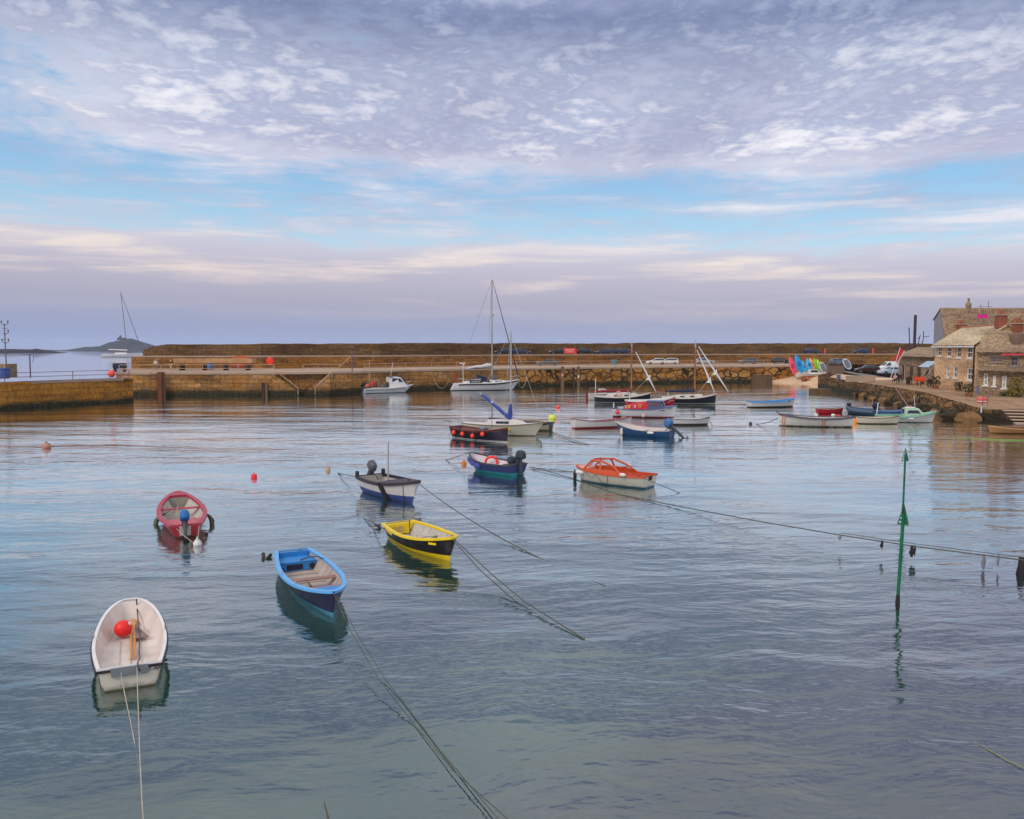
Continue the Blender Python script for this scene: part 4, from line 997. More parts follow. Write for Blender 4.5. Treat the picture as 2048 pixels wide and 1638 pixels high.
wires(hA, [('backstay', (hA.X(.02), 0, 1.25), (xm, 0, zt)), ('shroud', (xm - .3, 1.4, 1.3), (xm - .2, 1.1, zs_ + .1)), ('shroud', (xm - .3, -1.4, 1.3), (xm - .2, -1.1, zs_ + .1)), ('shroud', (xm - .2, 1.1, zs_ + .1), (xm, 0, zt - .4)), ('shroud', (xm - .2, -1.1, zs_ + .1), (xm, 0, zt - .4)), ('shroud', (xm - .5, -1.3, 1.3), (xm, 0, zs_))], .02, m_railgrey)
fs0, fs1 = Vector((hA.X(.985), 0, 1.85)), Vector((xm + .1, 0, zt - .1))
MB().tube([fs0, fs0.lerp(fs1, .4), fs1], [.09, .075, .04], 7).build('furled_jib', mat('navy sail strip', S(44, 46, 66), .8), hA.root)
MB().tube([Vector((hA.X(.86), -.62, 1.6)), Vector((hA.X(.87), -.6, 2.3)), Vector((hA.X(.97), -.1, 2.45)), Vector((hA.X(.97), .1, 2.45)), Vector((hA.X(.87), .6, 2.3)), Vector((hA.X(.86), .62, 1.6))], .03, 6).build('pulpit', m_chrome, hA.root)
MB().tube([Vector((hA.X(.97), -.1, 2.45)), Vector((hA.X(.985), 0, 1.8))], .03, 6).build('pulpit_stay', m_chrome, hA.root)
MB().tube([Vector((hA.X(.18), -1.2, 1.2)), Vector((hA.X(.17), -1.15, 1.95)), Vector((hA.X(.06), -.9, 2.0)), Vector((hA.X(.06), .9, 2.0)), Vector((hA.X(.17), 1.15, 1.95)), Vector((hA.X(.18), 1.2, 1.2))], .03, 6).build('pushpit', m_chrome, hA.root)
for t_ in (.35, .5, .64, .77): MB().tube([Vector((hA.X(t_), -hA.hb(t_) + .1, hA.zs(t_))), Vector((hA.X(t_), -hA.hb(t_) + .1, hA.zs(t_) + .6))], .022, 5).build('stanchion', m_chrome, hA.root)
px_ = lx(hA, 927); pz = zpx(hA, px_, 728)
MB().tube([(px_, .4, 1.2), (px_, .4, pz)], .05, 7).build('wind_generator_pole', m_white, hA.root)
MB().rbox((px_ - .2, .4, pz + .1), (.8, .18, .2), 2.4).build('wind_generator', m_white, hA.root)
MB().tube([(px_, .4, pz - .3), (px_ + .35, .4, pz + .25)], .06, 6).build('generator_tail', m_white, hA.root)
MB().tube([(hA.X(.03), -.9, 1.2), (hA.X(.0), -.9, 3.2)], .025, 5).build('ensign_staff', m_wood, hA.root)
mb = MB(); mb.loft([[Vector((hA.X(.01) - .04 - .28 * u + .05 * math.sin(5 * v), -.9 + .06 * math.sin(8 * u + 3 * v), 3.1 - v * 1.4 - u * .35)) for v in (0, .33, .66, 1)] for u in (0, .33, .66, 1)], cap=False, closed=False); mb.build('ensign', mat('red ensign cloth', S(186, 52, 58), .8, .1), hA.root)
MB().rbox((lx(hA, 988), -.2, 2.1), (.9, .7, .75), 5).build('mast_bag', mat('grey mast bag', S(96, 94, 98), .8), hA.root)
rope('stern warp rising from the white yacht to the quay edge', wobrope(P(910, 768, .9), Q(884, 741, 140) , .3), .035, m_ropew)
rope('bow warp sagging from the white yacht to the quay wall', wobrope(Q(1036, 762, 141), Q(1054, 752, 147), 1.6), .035, m_ropew)
rope('long slack warp hanging on the quay astern of the white yacht', wobrope(Q(905, 741, 138.6), Q(862, 741, 140.0), 3.0, 16), .04, mat('buff rope', S(168, 140, 92), .9))

# 12 ---- white cabin motor boat by the quay stairs
hm = hullmat('white motor boat hull', [(.06, S(66, 92, 124)), (9, S(216, 212, 212))], .35, .2, .1)
hB = boat('motor_boat', 'white motor boat with forward cuddy cabin and black outboard by the quay stairs', (727, 787, 0), (826, 784.5, 0), 2.3, .85, .78, 1.3, hullm=hm, inm=m_white2, gunm=m_white, zf=.25, deck=(.46, .985), deckm=m_white, tr=.85, tm=.4, rake=1.6, bp=2.2, bq=.8, gw=.12, gh=.1)
strake(hB, -.26, -.33, .025).build('rubbing_strake', m_navy, hB.root)
xa, xb = lx(hB, 776), lx(hB, 812)
mb = MB(); zt = zpx(hB, xa, 753.5); Lc = xb - xa
def cab(dx, wd, z): return [Vector((xa + dx, s_ * wd * k, z0)) for s_, k, z0 in ((-1, 1.08, .8), (-1, 1, z - .08), (-1, .85, z), (1, .85, z), (1, 1, z - .08), (1, 1.08, .8))]
mb.loft([cab(0, .85, zt), cab(Lc * .45, .85, zt), cab(Lc * .62, .8, zt - .1), cab(Lc * 1.02, .6, 1.12)]); cb = mb.build('cuddy_cabin', m_white, hB.root, smooth=30)
mb = MB(); mb.loft([[Vector((xa + Lc * dx, -.89 + .06 * dx, zz)) for dx, zz in ((.14, zt - .22), (.57, zt - .26), (.72, zt - .82), (.14, zt - .82))], [Vector((xa + Lc * dx, -.80 + .04 * dx, zz)) for dx, zz in ((.14, zt - .22), (.57, zt - .26), (.72, zt - .82), (.14, zt - .82))]]); mb.build('side_window', m_glass, cb, smooth=0)
mb = MB(); mb.loft([[Vector((xa + Lc * a_ + dz_ * .04, s_ * (.78 - a_ * .2), z + dz_ * .03)) for s_, a_, z in ((-.9, .66, zt - .16), (.9, .66, zt - .16), (.9, .9, zt - .85), (-.9, .9, zt - .85))] for dz_ in (-1, 1)]); mb.build('windscreen', m_glass, cb, smooth=0)
MB().rbox((xa + .25, -.3, zt + .1), (.9, 1.6, .07), 5).build('cabin_roof_hatch', m_dkgrey, cb)
MB().tube([(xa + .5, .2, zt), (xa + .9, .2, zpx(hB, xa, 725))], .035, 6).build('whip_aerial', m_white, hB.root)
MB().tube([(xa + Lc * 1.02, -.5, 1.2), (xa + Lc * 1.06, -.45, 1.75), (xa + Lc * 1.35, 0, 1.8), (xa + Lc * 1.06, .45, 1.75), (xa + Lc * 1.02, .5, 1.2)], .03, 6).build('bow_rail', m_chrome, hB.root)
MB().rbox((xa - .28, -.45, 1.35), (.35, .5, .9), 3.5).build('wheel_seat', m_dkgrey, hB.root)
MB().rbox((xa - .9, .1, 1.1), (.8, 1.1, .45), 4).build('deck_locker', mat('grey locker', S(110, 104, 104), .7, .2), hB.root)
for dx in (1.0, 2.2): MB().tube([(hB.X(0) + dx, -.9, .8), (hB.X(0) + dx, -.9, 2.05), (hB.X(0) + dx, .9, 2.05), (hB.X(0) + dx, .9, .8)], .03, 6).build('gantry_hoop', m_ropew, hB.root)
MB().rbox((hB.X(0) + 1.55, 0, 1.5), (.9, 1.1, .8), 5).build('red_basket', mat('faded red crate', S(176, 60, 58), .7, .15), hB.root)
MB().rbox((hB.X(0) + .5, -.2, 1.18), (.9, 1.1, .7), 2.6).build('orange_heap', mat('salmon netting', S(214, 112, 88), .9, .25, 5), hB.root)
MB().tube([(hB.X(0) + 1.0, .1, .8), (hB.X(0) + 1.05, .1, zpx(hB, -4, 720))], .05, 6).build('mizzen_pole', mat('buff pole', S(196, 160, 104), .6), hB.root)
MB().tube([(hB.X(0) + .65, .1, zpx(hB, -4, 721.5)), (hB.X(0) + 1.7, .1, zpx(hB, -4, 720.5))], .03, 6).build('pole_yard', mat('buff pole', S(196, 160, 104), .6), hB.root)
MB().tube([(hB.X(0) + 1.65, .1, zpx(hB, -4, 721)), (hB.X(0) + 1.7, .1, zpx(hB, -4, 702))], .03, 6).build('upper_pole', m_ropew, hB.root)
outboard(hB, .0, -.35, .95, mat('black cowling', S(40, 42, 52), .3, .1), -12, 1.35)
outboard(hB, .0, .5, .9, m_navy, -8, .9)

# 13 ---- two dark gaffers and their neighbours
def gaffer(label, st, bw, mast_px, mtop, cover_m, boom_px, bowsprit_px, jibs, tender=False, lab_boom='sail_cover'):
    hm = hullmat('black gaffer hull', [(.10, S(60, 84, 74)), (.17, S(176, 180, 176)), (9, S(36, 34, 48))], .35, .2, .2)
    h = boat('sailing_boat', label, st, bw, 2.3, .82, .95, 1.35, hullm=hm, gunm=m_white2, deck=(.0, .985), deckm=mat('buff deck', S(190, 174, 152), .7, .14), tr=.62, tm=.42, rake=.12, bp=2.2, bq=.75, gw=.09, gh=.12)
    mb = MB(); rr = []
    for t_, wd, hh in ((.2, .62, .06), (.25, .64, .34), (.6, .6, .4), (.74, .42, .3), (.76, .4, .04)):
        z0 = h.zs(t_) - .02; rr.append([Vector((h.X(t_), s_ * wd * k, z0 + hh * q)) for s_, k, q in ((-1, 1.05, 0), (-1, 1, .85), (-1, .8, 1), (1, .8, 1), (1, 1, .85), (1, 1.05, 0))])
    mb.loft(rr); mb.build('coachroof', m_white2, h.root, smooth=30)
    for ta_, tb_ in ((.34, .42), (.52, .6)):
        mb = MB(); mb.loft([[Vector((h.X(t_), yy, h.zs(t_) + z)) for yy, z in ((-.675, .1), (-.675, .25), (-.6, .25), (-.6, .1))] for t_ in (ta_, tb_)]); mb.build('cabin_window', m_glass, h.root, smooth=0)
    xm = lx(h, mast_px); zt = zpx(h, xm, mtop)
    MB().tube([(xm, 0, .9), (xm, 0, zt - .9)], .085, 8).build('mast', m_mastw, h.root)
    MB().tube([(xm, 0, zt - .9), (xm, 0, zt)], [.085, .04], 8).build('topmast', m_alu, h.root)
    x1 = lx(h, boom_px); zb = zpx(h, xm, 781)
    MB().tube([(xm, 0, zb - .16), (x1 - .1, 0, zb - .16)], .05, 7).build('boom', m_mastw, h.root)
    n = 8; MB().tube([Vector((xm, 0, zb)).lerp(Vector((x1 + .2, 0, zb - .02 * k)), k / n) for k in range(n + 1)], [.2, .21, .19, .2, .18, .19, .17, .17, .12], 10).build(lab_boom, cover_m, h.root, smooth=60)
    xs_ = lx(h, bowsprit_px)
    MB().tube([(h.X(.86), 0, h.zs(.9)), (xs_, 0, h.zs(1) + .15)], [.07, .05], 7).build('bowsprit', m_mastw, h.root)
    for k, (p0, p1, clew) in enumerate(jibs):
        a = Vector((lx(h, p1[0]), 0, zpx(h, lx(h, p1[0]), p1[1]))); b = Vector((lx(h, p0[0]), 0, zpx(h, lx(h, p0[0]), p0[1])))
        MB().tube([a, a.lerp(b, .15), a.lerp(b, .32), a.lerp(b, .6), b], [.03, .07, .11, .09, .045], 8).build('furled_jib', m_white, h.root, smooth=60)
        c = a.lerp(b, clew); mb = MB(); mb.loft([[c + Vector((dx * sgn, y, dz)) for dx, dz in ((.12, .45), (-.45, -.25), (.2, -.3))] for sgn, y in ((1, -.05), (1, .05))]); mb.build('jib_clew', m_white, h.root, smooth=0)
        MB().tube([c + Vector((-.4, 0, -.25)), (xm + .3, 0, 1.3)], .02, 5).build('jib_sheet', m_ropew, h.root)
    wires(h, [('topping_lift', (x1, 0, zb), (xm, 0, zt - 1.0)), ('shroud', (xm - .3, -1.05, .95), (xm, 0, zt - 1.2)), ('shroud', (xm - .3, 1.05, .95), (xm, 0, zt - 1.2)), ('bobstay', (xs_ - .2, 0, h.zs(1) + .1), (h.X(.97), 0, .15))], .02, m_rope)
    return h
hI = gaffer('dark hulled gaff boat with navy sail cover, brown mast and two furled white jibs', (1324, 807.5, 0), (1432, 809, 0), 1390, 680, m_navyc, 1327, 1457, (((1396, 693), (1457, 783), .42), ((1393, 700), (1430, 785), .28)))
MB().tube([(hI.X(.03), -.1, .9), (hI.X(.03), -.1, 2.0)], .04, 6).build('boom_crutch', m_wood, hI.root)
hG = gaffer('dark hulled gaff boat with maroon sail cover, brown mast and one furled jib', (1189, 806, 0), (1301, 806, 0), 1263, 680, m_maroon, 1189, 1320, (((1271, 704), (1313, 785), .36),))
MB().tube([(hG.X(.02), .3, .9), (hG.X(.02), .3, zpx(hG, hG.X(.1), 757))], .05, 6).build('mizzen_staff', m_white, hG.root)
MB().tube([(hG.X(.58), -.9, .9), (hG.X(.58), -.9, 1.75)], .05, 6).build('ventilator', m_galv, hG.root)
bpy.context.view_layer.update()
ring('lifebuoy', 'faded pink lifebuoy hung under the maroon sail cover', wpt(hG, (hG.X(.42), -.7, 1.25)), .3, .07, mat('faded pink ring', S(226, 160, 150), .6), Matrix.Rotation(R(90), 4, 'X'))
hm = hullmat('white cruiser hull', [(.05, S(150, 120, 110)), (9, S(206, 200, 198))], .4, .2, .1)
hH = boat('sailing_boat', 'white boat with maroon rudder moored beyond the dark gaffer with maroon cover', (1176, 800, 0), (1270, 799, 0), 2.1, .85, .9, 1.1, hullm=hm, gunm=m_wood, deck=(.0, .985), deckm=m_white2, tr=.6)
MB().rbox((hH.X(0) - .12, 0, .3), (.35, .08, 1.3), 5).build('rudder', m_maroon, hH.root)
MB().tube([(hH.X(.02), -.7, .9), (hH.X(.02), -.7, 1.6), (hH.X(.3), -.85, 1.65), (hH.X(.3), -.85, .9)], .03, 5).build('guard_rail', m_chrome, hH.root)
mb = MB(); mb.box((hH.X(.3), 0, 1.2), (.9, 1.0, .6)); mb.build('cabin', m_white2, hH.root, smooth=0)
mb = MB(); mb.box((hH.X(.3), -.505, 1.3), (.6, .03, .22)); mb.build('cabin_window', m_glass, hH.root, smooth=0)

# red open boat behind the white launch
hm = hullmat('scarlet hull', [(.05, S(70, 30, 34)), (9, S(188, 24, 36))], .35, .2, .1)
hJ = boat('open_boat', 'scarlet open boat with white rim lying behind the decorated white launch', (1253, 812.5, 0), (1351, 811.5, 0), 2.0, .75, .8, 1.3, hullm=hm, inm=m_white2, gunm=m_white, zf=.3, thw=((.3, .4), (.6, .3)), thwm=m_white2, tr=.75, rake=.3, gw=.12, gh=.2)
MB().tube([(hJ.X(.04), -.5, .8), (hJ.X(.04), -.5, 1.7)], .04, 6).build('stern_staff', m_white, hJ.root)
MB().tube([(hJ.X(.85), .1, 1.1), (hJ.X(.85), .1, 1.75)], .04, 6).build('bow_post', m_white, hJ.root)
mb = MB()
for s_ in (1, -1): mb.tube([hJ.side(t_, z, .02, s_) for t_, z in ((.80, .42), (.86, .62), (.93, .70), (.96, .68))], .025, 6)
mb.build('white_flourish', m_white, hJ.root)

# white launch with red cover and letters
hm = hullmat('white launch hull', [(.13, S(122, 40, 52)), (9, S(212, 206, 210))], .35, .2, .12)
hK = boat('motor_launch', 'white launch with blue grey wheelhouse and lettered red cover over its stern', (1226, 833, 0), (1354, 836, 0), 2.2, .85, .95, 1.35, hullm=hm, inm=mat('blue grey inside', S(96, 104, 140), .6), gunm=mat('blue grey rail', S(84, 92, 128), .45, .1), zf=.4, deck=(.74, .985), deckm=mat('lavender blue deck', S(150, 160, 204), .6, .1), tr=.66, tm=.45, rake=.35, gw=.1, gh=.1)
xa, xb = lx(hK, 1298), lx(hK, 1329)
zt = zpx(hK, xa, 802); m_wh = mat('slate blue wheelhouse', S(84, 92, 128), .45, .12)
wl_ = lambda x, wd, z: [Vector((x, s_ * wd * k, z0)) for s_, k, z0 in ((-1, 1.06, .75), (-1, 1, z - .07), (-1, .86, z), (1, .86, z), (1, 1, z - .07), (1, 1.06, .75))]
mb = MB(); mb.loft([wl_(xa, .8, zt), wl_(xb - .25, .76, zt), wl_(xb + .12, .66, 1.1)]); wh = mb.build('wheelhouse', m_wh, hK.root, smooth=30)
for k in range(3):
    x0 = xa + .12 + k * (xb - xa - .3) / 3; x1 = x0 + (xb - xa) / 3 - .2
    MB().box(((x0 + x1) / 2, -.815, (zt + .98) / 2 + .1), (x1 - x0, .06, zt - 1.28)).build('side_window', mat('reddish window', S(120, 84, 86), .2, .3, 6, spec=.7), wh, smooth=0)
MB().box((xb - .02, 0, (zt + 1.1) / 2 + .06), (.04, 1.05, .42), M=Matrix.Rotation(R(-28), 4, 'Y')).build('windscreen', m_glass, wh, smooth=0)
MB().rbox(((xa + xb) / 2 - .1, 0, zt + .03), (xb - xa + .2, 1.7, .09), 5).build('wheelhouse_roof', mat('mid blue roof', S(98, 112, 160), .5), wh)
xc = lx(hK, 1252); m_rc = mat('red tarpaulin', S(184, 26, 44), .7, .1)
mb = MB(); mb.loft([[Vector((x, s_ * wv, z)) for s_, wv, z in ((-1, .98, .88), (-1, .85, zz * .55 + .42), (0, .01, zz), (1, .85, zz * .55 + .42), (1, .98, .88))] for x, zz in ((xc, 1.15), (xc + .6, 1.45), (xa - .6, 1.62), (xa, 1.66))]); tp_ = mb.build('red_cover', m_rc, hK.root, smooth=40)
m_letw = mat('white letter paint', S(228, 226, 230), .6, .02); m_lety = mat('yellow letter paint', S(240, 200, 30), .6, .02)
for i, (chh, pxl, mm, zz) in enumerate((('W', 1243.5, m_letw, .98), ('E', 1249, m_letw, 1.0), ('T', 1254, m_letw, 1.06), ('O', 1258.5, m_lety, 1.1), ('T', 1262.5, m_letw, 1.08), ('X', 1273, m_letw, 1.15), ('O', 1283, m_lety, 1.22))):
    textobj('letter', chh, .42 if mm is m_letw else .46, mm, hK.root, MX(lx(hK, pxl), -1.0, zz), ext=.012)
textobj('registration', 'SS 835', .2, m_dkgrey, hK.root, Matrix.Translation(hK.side(.885, 1.0, .035) + Vector((0, -.02, 0))) @ Matrix.Rotation(R(30), 4, 'Z') @ Matrix.Rotation(R(90), 4, 'X'))
MB().tube([(hK.X(.02), -.4, .9), (hK.X(.02), -.4, 1.45)], .06, 6).build('stern_post', m_white, hK.root)
bpy.context.view_layer.update()
ball_fender(hK, .09, .55, .22, mat('pink red ball', S(238, 72, 88), .45), 'pink ball fender at the stern of the white launch with red cover')
ball_fender(hK, .50, .25, .20, mat('pale pink ball', S(212, 178, 188), .5), 'pale pink pear fender amidships on the white launch with red cover')

# white rowing boat with red gunwale, blue outboard boat, small white dinghies
hm = hullmat('white hull with red foot', [(.10, S(158, 40, 50)), (9, S(216, 208, 204))], .4, .35, .2)
hL = boat('rowing_boat', 'long white rowing boat with red gunwale and red foot behind the blue boat', (1146, 857, 0), (1264, 853, 0), 1.7, .62, .85, .95, hullm=hm, inm=mat('pinkish grey inside', S(184, 164, 158), .7, .15), gunm=mat('dull red gunwale', S(152, 52, 58), .5), zf=.15, thw=((.25, .3), (.5, .3), (.75, .25)), tr=.7, rake=.25, gw=.09, gh=.07, roll=-4)
MB().rbox((hL.X(.86), 0, .86), (.5, .35, .12), 3).build('bow_cushion', m_ropew, hL.root)
hm = hullmat('mid blue hull', [(.02, S(22, 46, 74)), (9, S(46, 88, 132))], .35, .3, .12)
hM = boat('open_boat', 'mid blue open boat with pale inside and a tilted blue capped outboard', (1345, 874.5, 0), (1230, 868, 0), 1.9, .56, .62, 1.1, hullm=hm, inm=mat('pale pinkish inside', S(200, 186, 182), .6, .12), gunm=m_ingrey, zf=.12, thw=((.25, .3), (.5, .3)), thwm=m_ingrey, tr=.82, rake=.75, bp=2.1, gw=.07, gh=.05, roll=-3)
outboard(hM, .0, .0, .62, mat('bright blue cowling', S(54, 104, 158), .4, .14), -48, 1.45)
bpy.context.view_layer.update()
sausage_fender(hM, .84, .32, .6, .11, m_fend, 'upright white fender near the bow of the mid blue boat', sd=1)
sausage_fender(hM, .30, .42, .55, .1, m_fend, 'white fender lying level near the stern of the mid blue boat', sd=1, flat=True)
hm = hullmat('pale grey dinghy hull', [(.14, S(70, 68, 64)), (9, S(206, 200, 200))], .4, .3, .3)
hN = boat('dinghy', 'small white dinghy with black gunwale beyond the blue outboard boat', (1342, 849.5, 0), (1420, 849.5, 0), 1.5, .55, .56, .72, hullm=hm, inm=m_white2, gunm=m_black, zf=.12, thw=((.3, .3), (.6, .25)), tr=.7, rake=.25, gw=.07)
rope('line from the bow of the small white dinghy with black gunwale into the water', [P(1419, 843, .55), P(1425, 851, .1), P(1424, 856, -.05)], .025)
hm = hullmat('white hull dark foot', [(.14, S(66, 62, 52)), (9, S(214, 206, 202))], .4, .35, .3)
hO = boat('rowing_boat', 'white rowing boat with bright blue gunwale alone near the quay', (1497, 815, 0), (1590, 813.5, 0), 1.75, .68, .72, 1.1, hullm=hm, inm=mat('light blue inside', S(70, 140, 196), .6), gunm=mat('bright blue gunwale', S(72, 148, 214), .45), zf=.3, thw=((.3, .3, .1), (.6, .3, .1)), thwm=m_blu2, tr=.72, rake=.35, gw=.12, gh=.11)
rope('stern line of the white and blue rowing boat running down left', wobrope(P(1498, 807, .5), P(1477, 816, 0), .1), .025)
MB().box((hO.X(.82), -hO.hb(.82) + .02, .78), (.08, .06, .3)).build('rowlock_post', m_navy, hO.root)
hm = hullmat('weedy white launch hull', [(.02, S(60, 58, 40)), (9, S(212, 204, 196))], .45, .4, .95)
hP = boat('open_launch', 'big white open launch with grey gunwale, green weed along its waterline and rope fenders', (1704, 853.5, 0), (1556, 851.5, 0), 2.3, .82, 1.0, 1.15, hullm=hm, inm=m_ingrey, gunm=mat('slate grey gunwale', S(86, 80, 92), .55, .14), zf=.3, thw=((.3, .3), (.55, .3), (.8, .3)), tr=.55, tm=.48, rake=.1, bp=2.3, gw=.1, gh=.17)
MB().tube([(hP.X(1.0), 0, 1.15), (hP.X(1.0) + .22, 0, 1.38)], .05, 6).build('stem_post', m_dkgrey, hP.root)
for t_ in (.92, .40): 
    o = rope('orange rope looped over the %s of the big white launch' % ('bow' if t_ > .6 else 'side amidships'), [wpt(hP, hP.side(t_, z, .05, 1)) for z in (hP.zs(t_), .6, .25, .1)] + [wpt(hP, hP.side(t_ + .03, z, .05, 1)) for z in (.2, .6, hP.zs(t_ + .03))], .03, mat('orange rope', S(206, 120, 74), .9), name='rope_loop')
for t_ in (.25, .48): MB().rbox((hP.X(t_), -.2, 1.0), (.35, .3, .28), 3).build('tackle_box', m_fend, hP.root)
MB().rbox((hP.X(.2), .3, 1.02), (.5, .4, .2), 3).build('red_bag', mat('dull red bag', S(190, 70, 66), .7), hP.root)
rope('bow rope from the big white launch to its weedy mooring', wobrope(P(1555, 836, 1.0), P(1512, 848, 0), .15) , .03)
hm = hullmat('dark red hull', [(.03, S(96, 20, 30)), (9, S(176, 22, 38))], .4, .15, .08)
hQ = boat('dinghy', 'tiny red dinghy with pale rim beyond the big white launch', (1634, 826.5, 0), (1687, 826.5, 0), 1.35, .52, .55, .68, hullm=hm, inm=mat('dark inside', S(92, 60, 60), .7), gunm=m_ingrey, zf=.12, thw=((.5, .3),), tr=.8, rake=.2, gw=.06)
hm = hullmat('slate blue hull', [(.03, S(30, 36, 48)), (9, S(66, 84, 108))], .5, .25, .2)
hR = boat('inflatable_boat', 'slate blue low boat with black outboards beside the tiny red dinghy', (1752, 832, 0), (1698, 827, 0), 1.7, .62, .6, .75, hullm=hm, inm=mat('dark slate inside', S(60, 68, 80), .8), gunm=mat('slate tube', S(84, 100, 122), .6), zf=.25, tr=.85, gw=.3, gh=.26, L=4.4)
outboard(hR, .0, 0, .62, m_navy, -56, 1.5)
MB().rbox((hR.X(.92), 0, 1.0), (.45, .4, .4), 3).build('bow_bag', m_black, hR.root)
hm = hullmat('steel blue hull', [(.03, S(30, 40, 56)), (9, S(66, 98, 140))], .5, .25, .2)
hR2 = boat('open_boat', 'steel blue boat under a blue cover behind the green cabin boat', (1752, 833, 0), (1822, 834, 0), 1.7, .6, .62, .9, hullm=hm, gunm=mat('steel blue rail', S(74, 104, 144), .6), deck=(0.0, .98), deckm=mat('blue boat cover', S(72, 104, 150), .8, .16), tr=.8)
hm = hullmat('cream rowing hull', [(.08, S(84, 76, 52)), (9, S(212, 202, 180))], .45, .35, .5)
hS = boat('rowing_boat', 'cream rowing boat with dark brown gunwale touching the green cabin boat', (1714, 847, 0), (1798, 848, 0), 1.6, .6, .66, .78, hullm=hm, inm=mat('cream inside', S(196, 184, 160), .6), gunm=mat('dark brown gunwale', S(88, 68, 58), .5), zf=.15, thw=((.3, .3), (.6, .3)), tr=.72, rake=.2, gw=.07)
rope('mooring line drooping from the cream rowing boat across the green cabin boat', wobrope(P(1800, 836, .7), P(1840, 850, 0), .05), .022)
# green cabin boat
hm = hullmat('white and green hull', [(.05, S(40, 44, 40)), (.62, S(214, 208, 202)), (9, S(214, 208, 202))], .35, .25, .2)
m_grn = mat('mint green paint', S(128, 176, 150), .4, .1); m_grn2 = mat('pale green cabin', S(170, 194, 172), .4, .08)
hT = boat('cabin_boat', 'white cabin boat with mint green rail and pale green wheelhouse by the rocks', (1752, 843, 0), (1873, 845.5, 0), 2.0, .66, .64, 1.15, hullm=hm, inm=m_grn2, gunm=m_grn, zf=.25, deck=(.62, .985), deckm=m_grn, tr=.75, tm=.45, rake=.45, bp=2.2, gw=.14, gh=.16)
xa, xb = lx(hT, 1812), lx(hT, 1849); zt = zpx(hT, xa, 816)
mb = MB(); wl_ = lambda x, wd, z: [Vector((x, s_ * wd * k, z0)) for s_, k, z0 in ((-1, 1.1, .6), (-1, 1, z - .08), (-1, .85, z), (1, .85, z), (1, 1, z - .08), (1, 1.1, .6))]
mb.loft([wl_(xa - .15, .72, zt), wl_(xb - .5, .7, zt), wl_(xb, .62, .85)]); wh = mb.build('wheelhouse', m_grn2, hT.root, smooth=30)
mb = MB(); mb.loft([[Vector((x, y, z)) for x, z in ((xa + .2, zt - .16), (xb - .62, zt - .16), (xb - .38, .92), (xa + .05, .92))] for y in (-.80, -.6)]); mb.build('side_window', m_glass, wh, smooth=0)
MB().box((xa - .16, 0, (zt + .75) / 2), (.03, 1.0, zt - .95)).build('open_doorway', m_glass, wh, smooth=0)
MB().rbox((xa + .4, 0, zt + .06), (.9, .9, .12), 4).build('roof_float', m_white, wh)
MB().tube([(xa + .35, .1, zt + .05), (xa - .9, .1, zpx(hT, xa, 775))], .03, 5).build('whip_aerial', mat('pinkish pole', S(186, 150, 140), .6), hT.root)
MB().tube([(xa + .9, .1, zt + .05), (xa + .75, .1, zpx(hT, xa, 790))], .025, 5).build('short_aerial', m_white, hT.root)
MB().tube([(lx(hT, 1754), -.3, .65), (lx(hT, 1757), -.3, zpx(hT, 0, 806))], .045, 6).build('stern_staff', m_white, hT.root)
bpy.context.view_layer.update()
sausage_fender(hT, .55, .42, .5, .09, m_fend, 'white fender lying level on the green cabin boat', flat=True)
rope('bow line from the green cabin boat up to the stone bank, upper one', wobrope(Q(1868, 828, 77), Q(1888, 797, 88), .5), .03)
rope('bow line from the green cabin boat up to the stone bank, lower one', wobrope(Q(1872, 829, 77), Q(1905, 812, 87), .4), .03)

# out at sea
hm = hullmat('pale yacht hull', [(.3, S(150, 130, 120)), (9, S(210, 204, 200))], .4, .1, 0)
hC = boat('sailing_yacht', 'large pale sailing yacht anchored out at sea before the island mount', (206, 714.5, 0), (288, 714.5, 0), 7, 2.6, 2.8, 3.6, hullm=hm, gunm=m_white, deck=(0, .98), deckm=m_white2, tr=.6, rake=2.5, tro=-1, gw=.2, gh=.15, roll=0)
xm = lx(hC, 257)
zt = zpx(hC, xm, 585); xt = lx(hC, 247.5)
MB().tube([(xm, 0, 2.5), (xt, 0, zt)], [.34, .24], 8).build('mast', mat('brown grey mast', S(120, 104, 104), .5), hC.root)
MB().rbox((hC.X(.45), 0, 3.2), (12, 3.6, 1.6), 5, taper=.2).build('coachroof', m_white2, hC.root)
MB().tube([(hC.X(.97), 0, 3.7), (xt + .4, 0, zt - 2)], [.3, .16], 6).build('furled_jib', mat('grey sail strip', S(86, 88, 104), .8), hC.root)
MB().tube([(xm, 0, 6.0), (hC.X(.14), 0, 6.6)], [.5, .4], 8).build('furled_sail', m_white2, hC.root)
# ------------------------------------------------------------------ buoys, beacons, mooring gear
def can(px, py, r, hh, m_, label):
    o = thing('buoy', label, 'buoy', P(px, py, 0), group='mooring buoys')
    MB().lathe([(r * .7, -hh * .4), (r, -hh * .3), (r, hh * .45), (r * .8, hh * .6), (r * .25, hh * .66), (r * .18, hh * .8)], n=16).build('float', m_, o, smooth=50)
    MB().tube([(r * .12 * math.cos(a), 0, hh * .82 + r * .2 * math.sin(a)) for a in [2 * math.pi * k / 10 for k in range(10)]], r * .06, 5, closed=True).build('ring', m_dkgrey, o)
    return o
def ballb(px, py, r, m_, label):
    o = thing('buoy', label, 'buoy', P(px, py, r * .35), group='mooring buoys')
    MB().ball((0, 0, 0), r).build('float', m_, o, smooth=80)
    MB().lathe([(r * .22, r * .9), (r * .22, r * 1.15), (r * .1, r * 1.2)], n=8).build('eye', m_dkgrey, o)
    return o
can(508, 955, .16, .3, mat('scarlet buoy', S(236, 44, 58), .5, .1), 'scarlet can buoy alone on the open water')
can(656, 942, .13, .32, mat('tan buoy', S(186, 154, 112), .6, .15), 'small tan can buoy behind the white and blue dinghy')
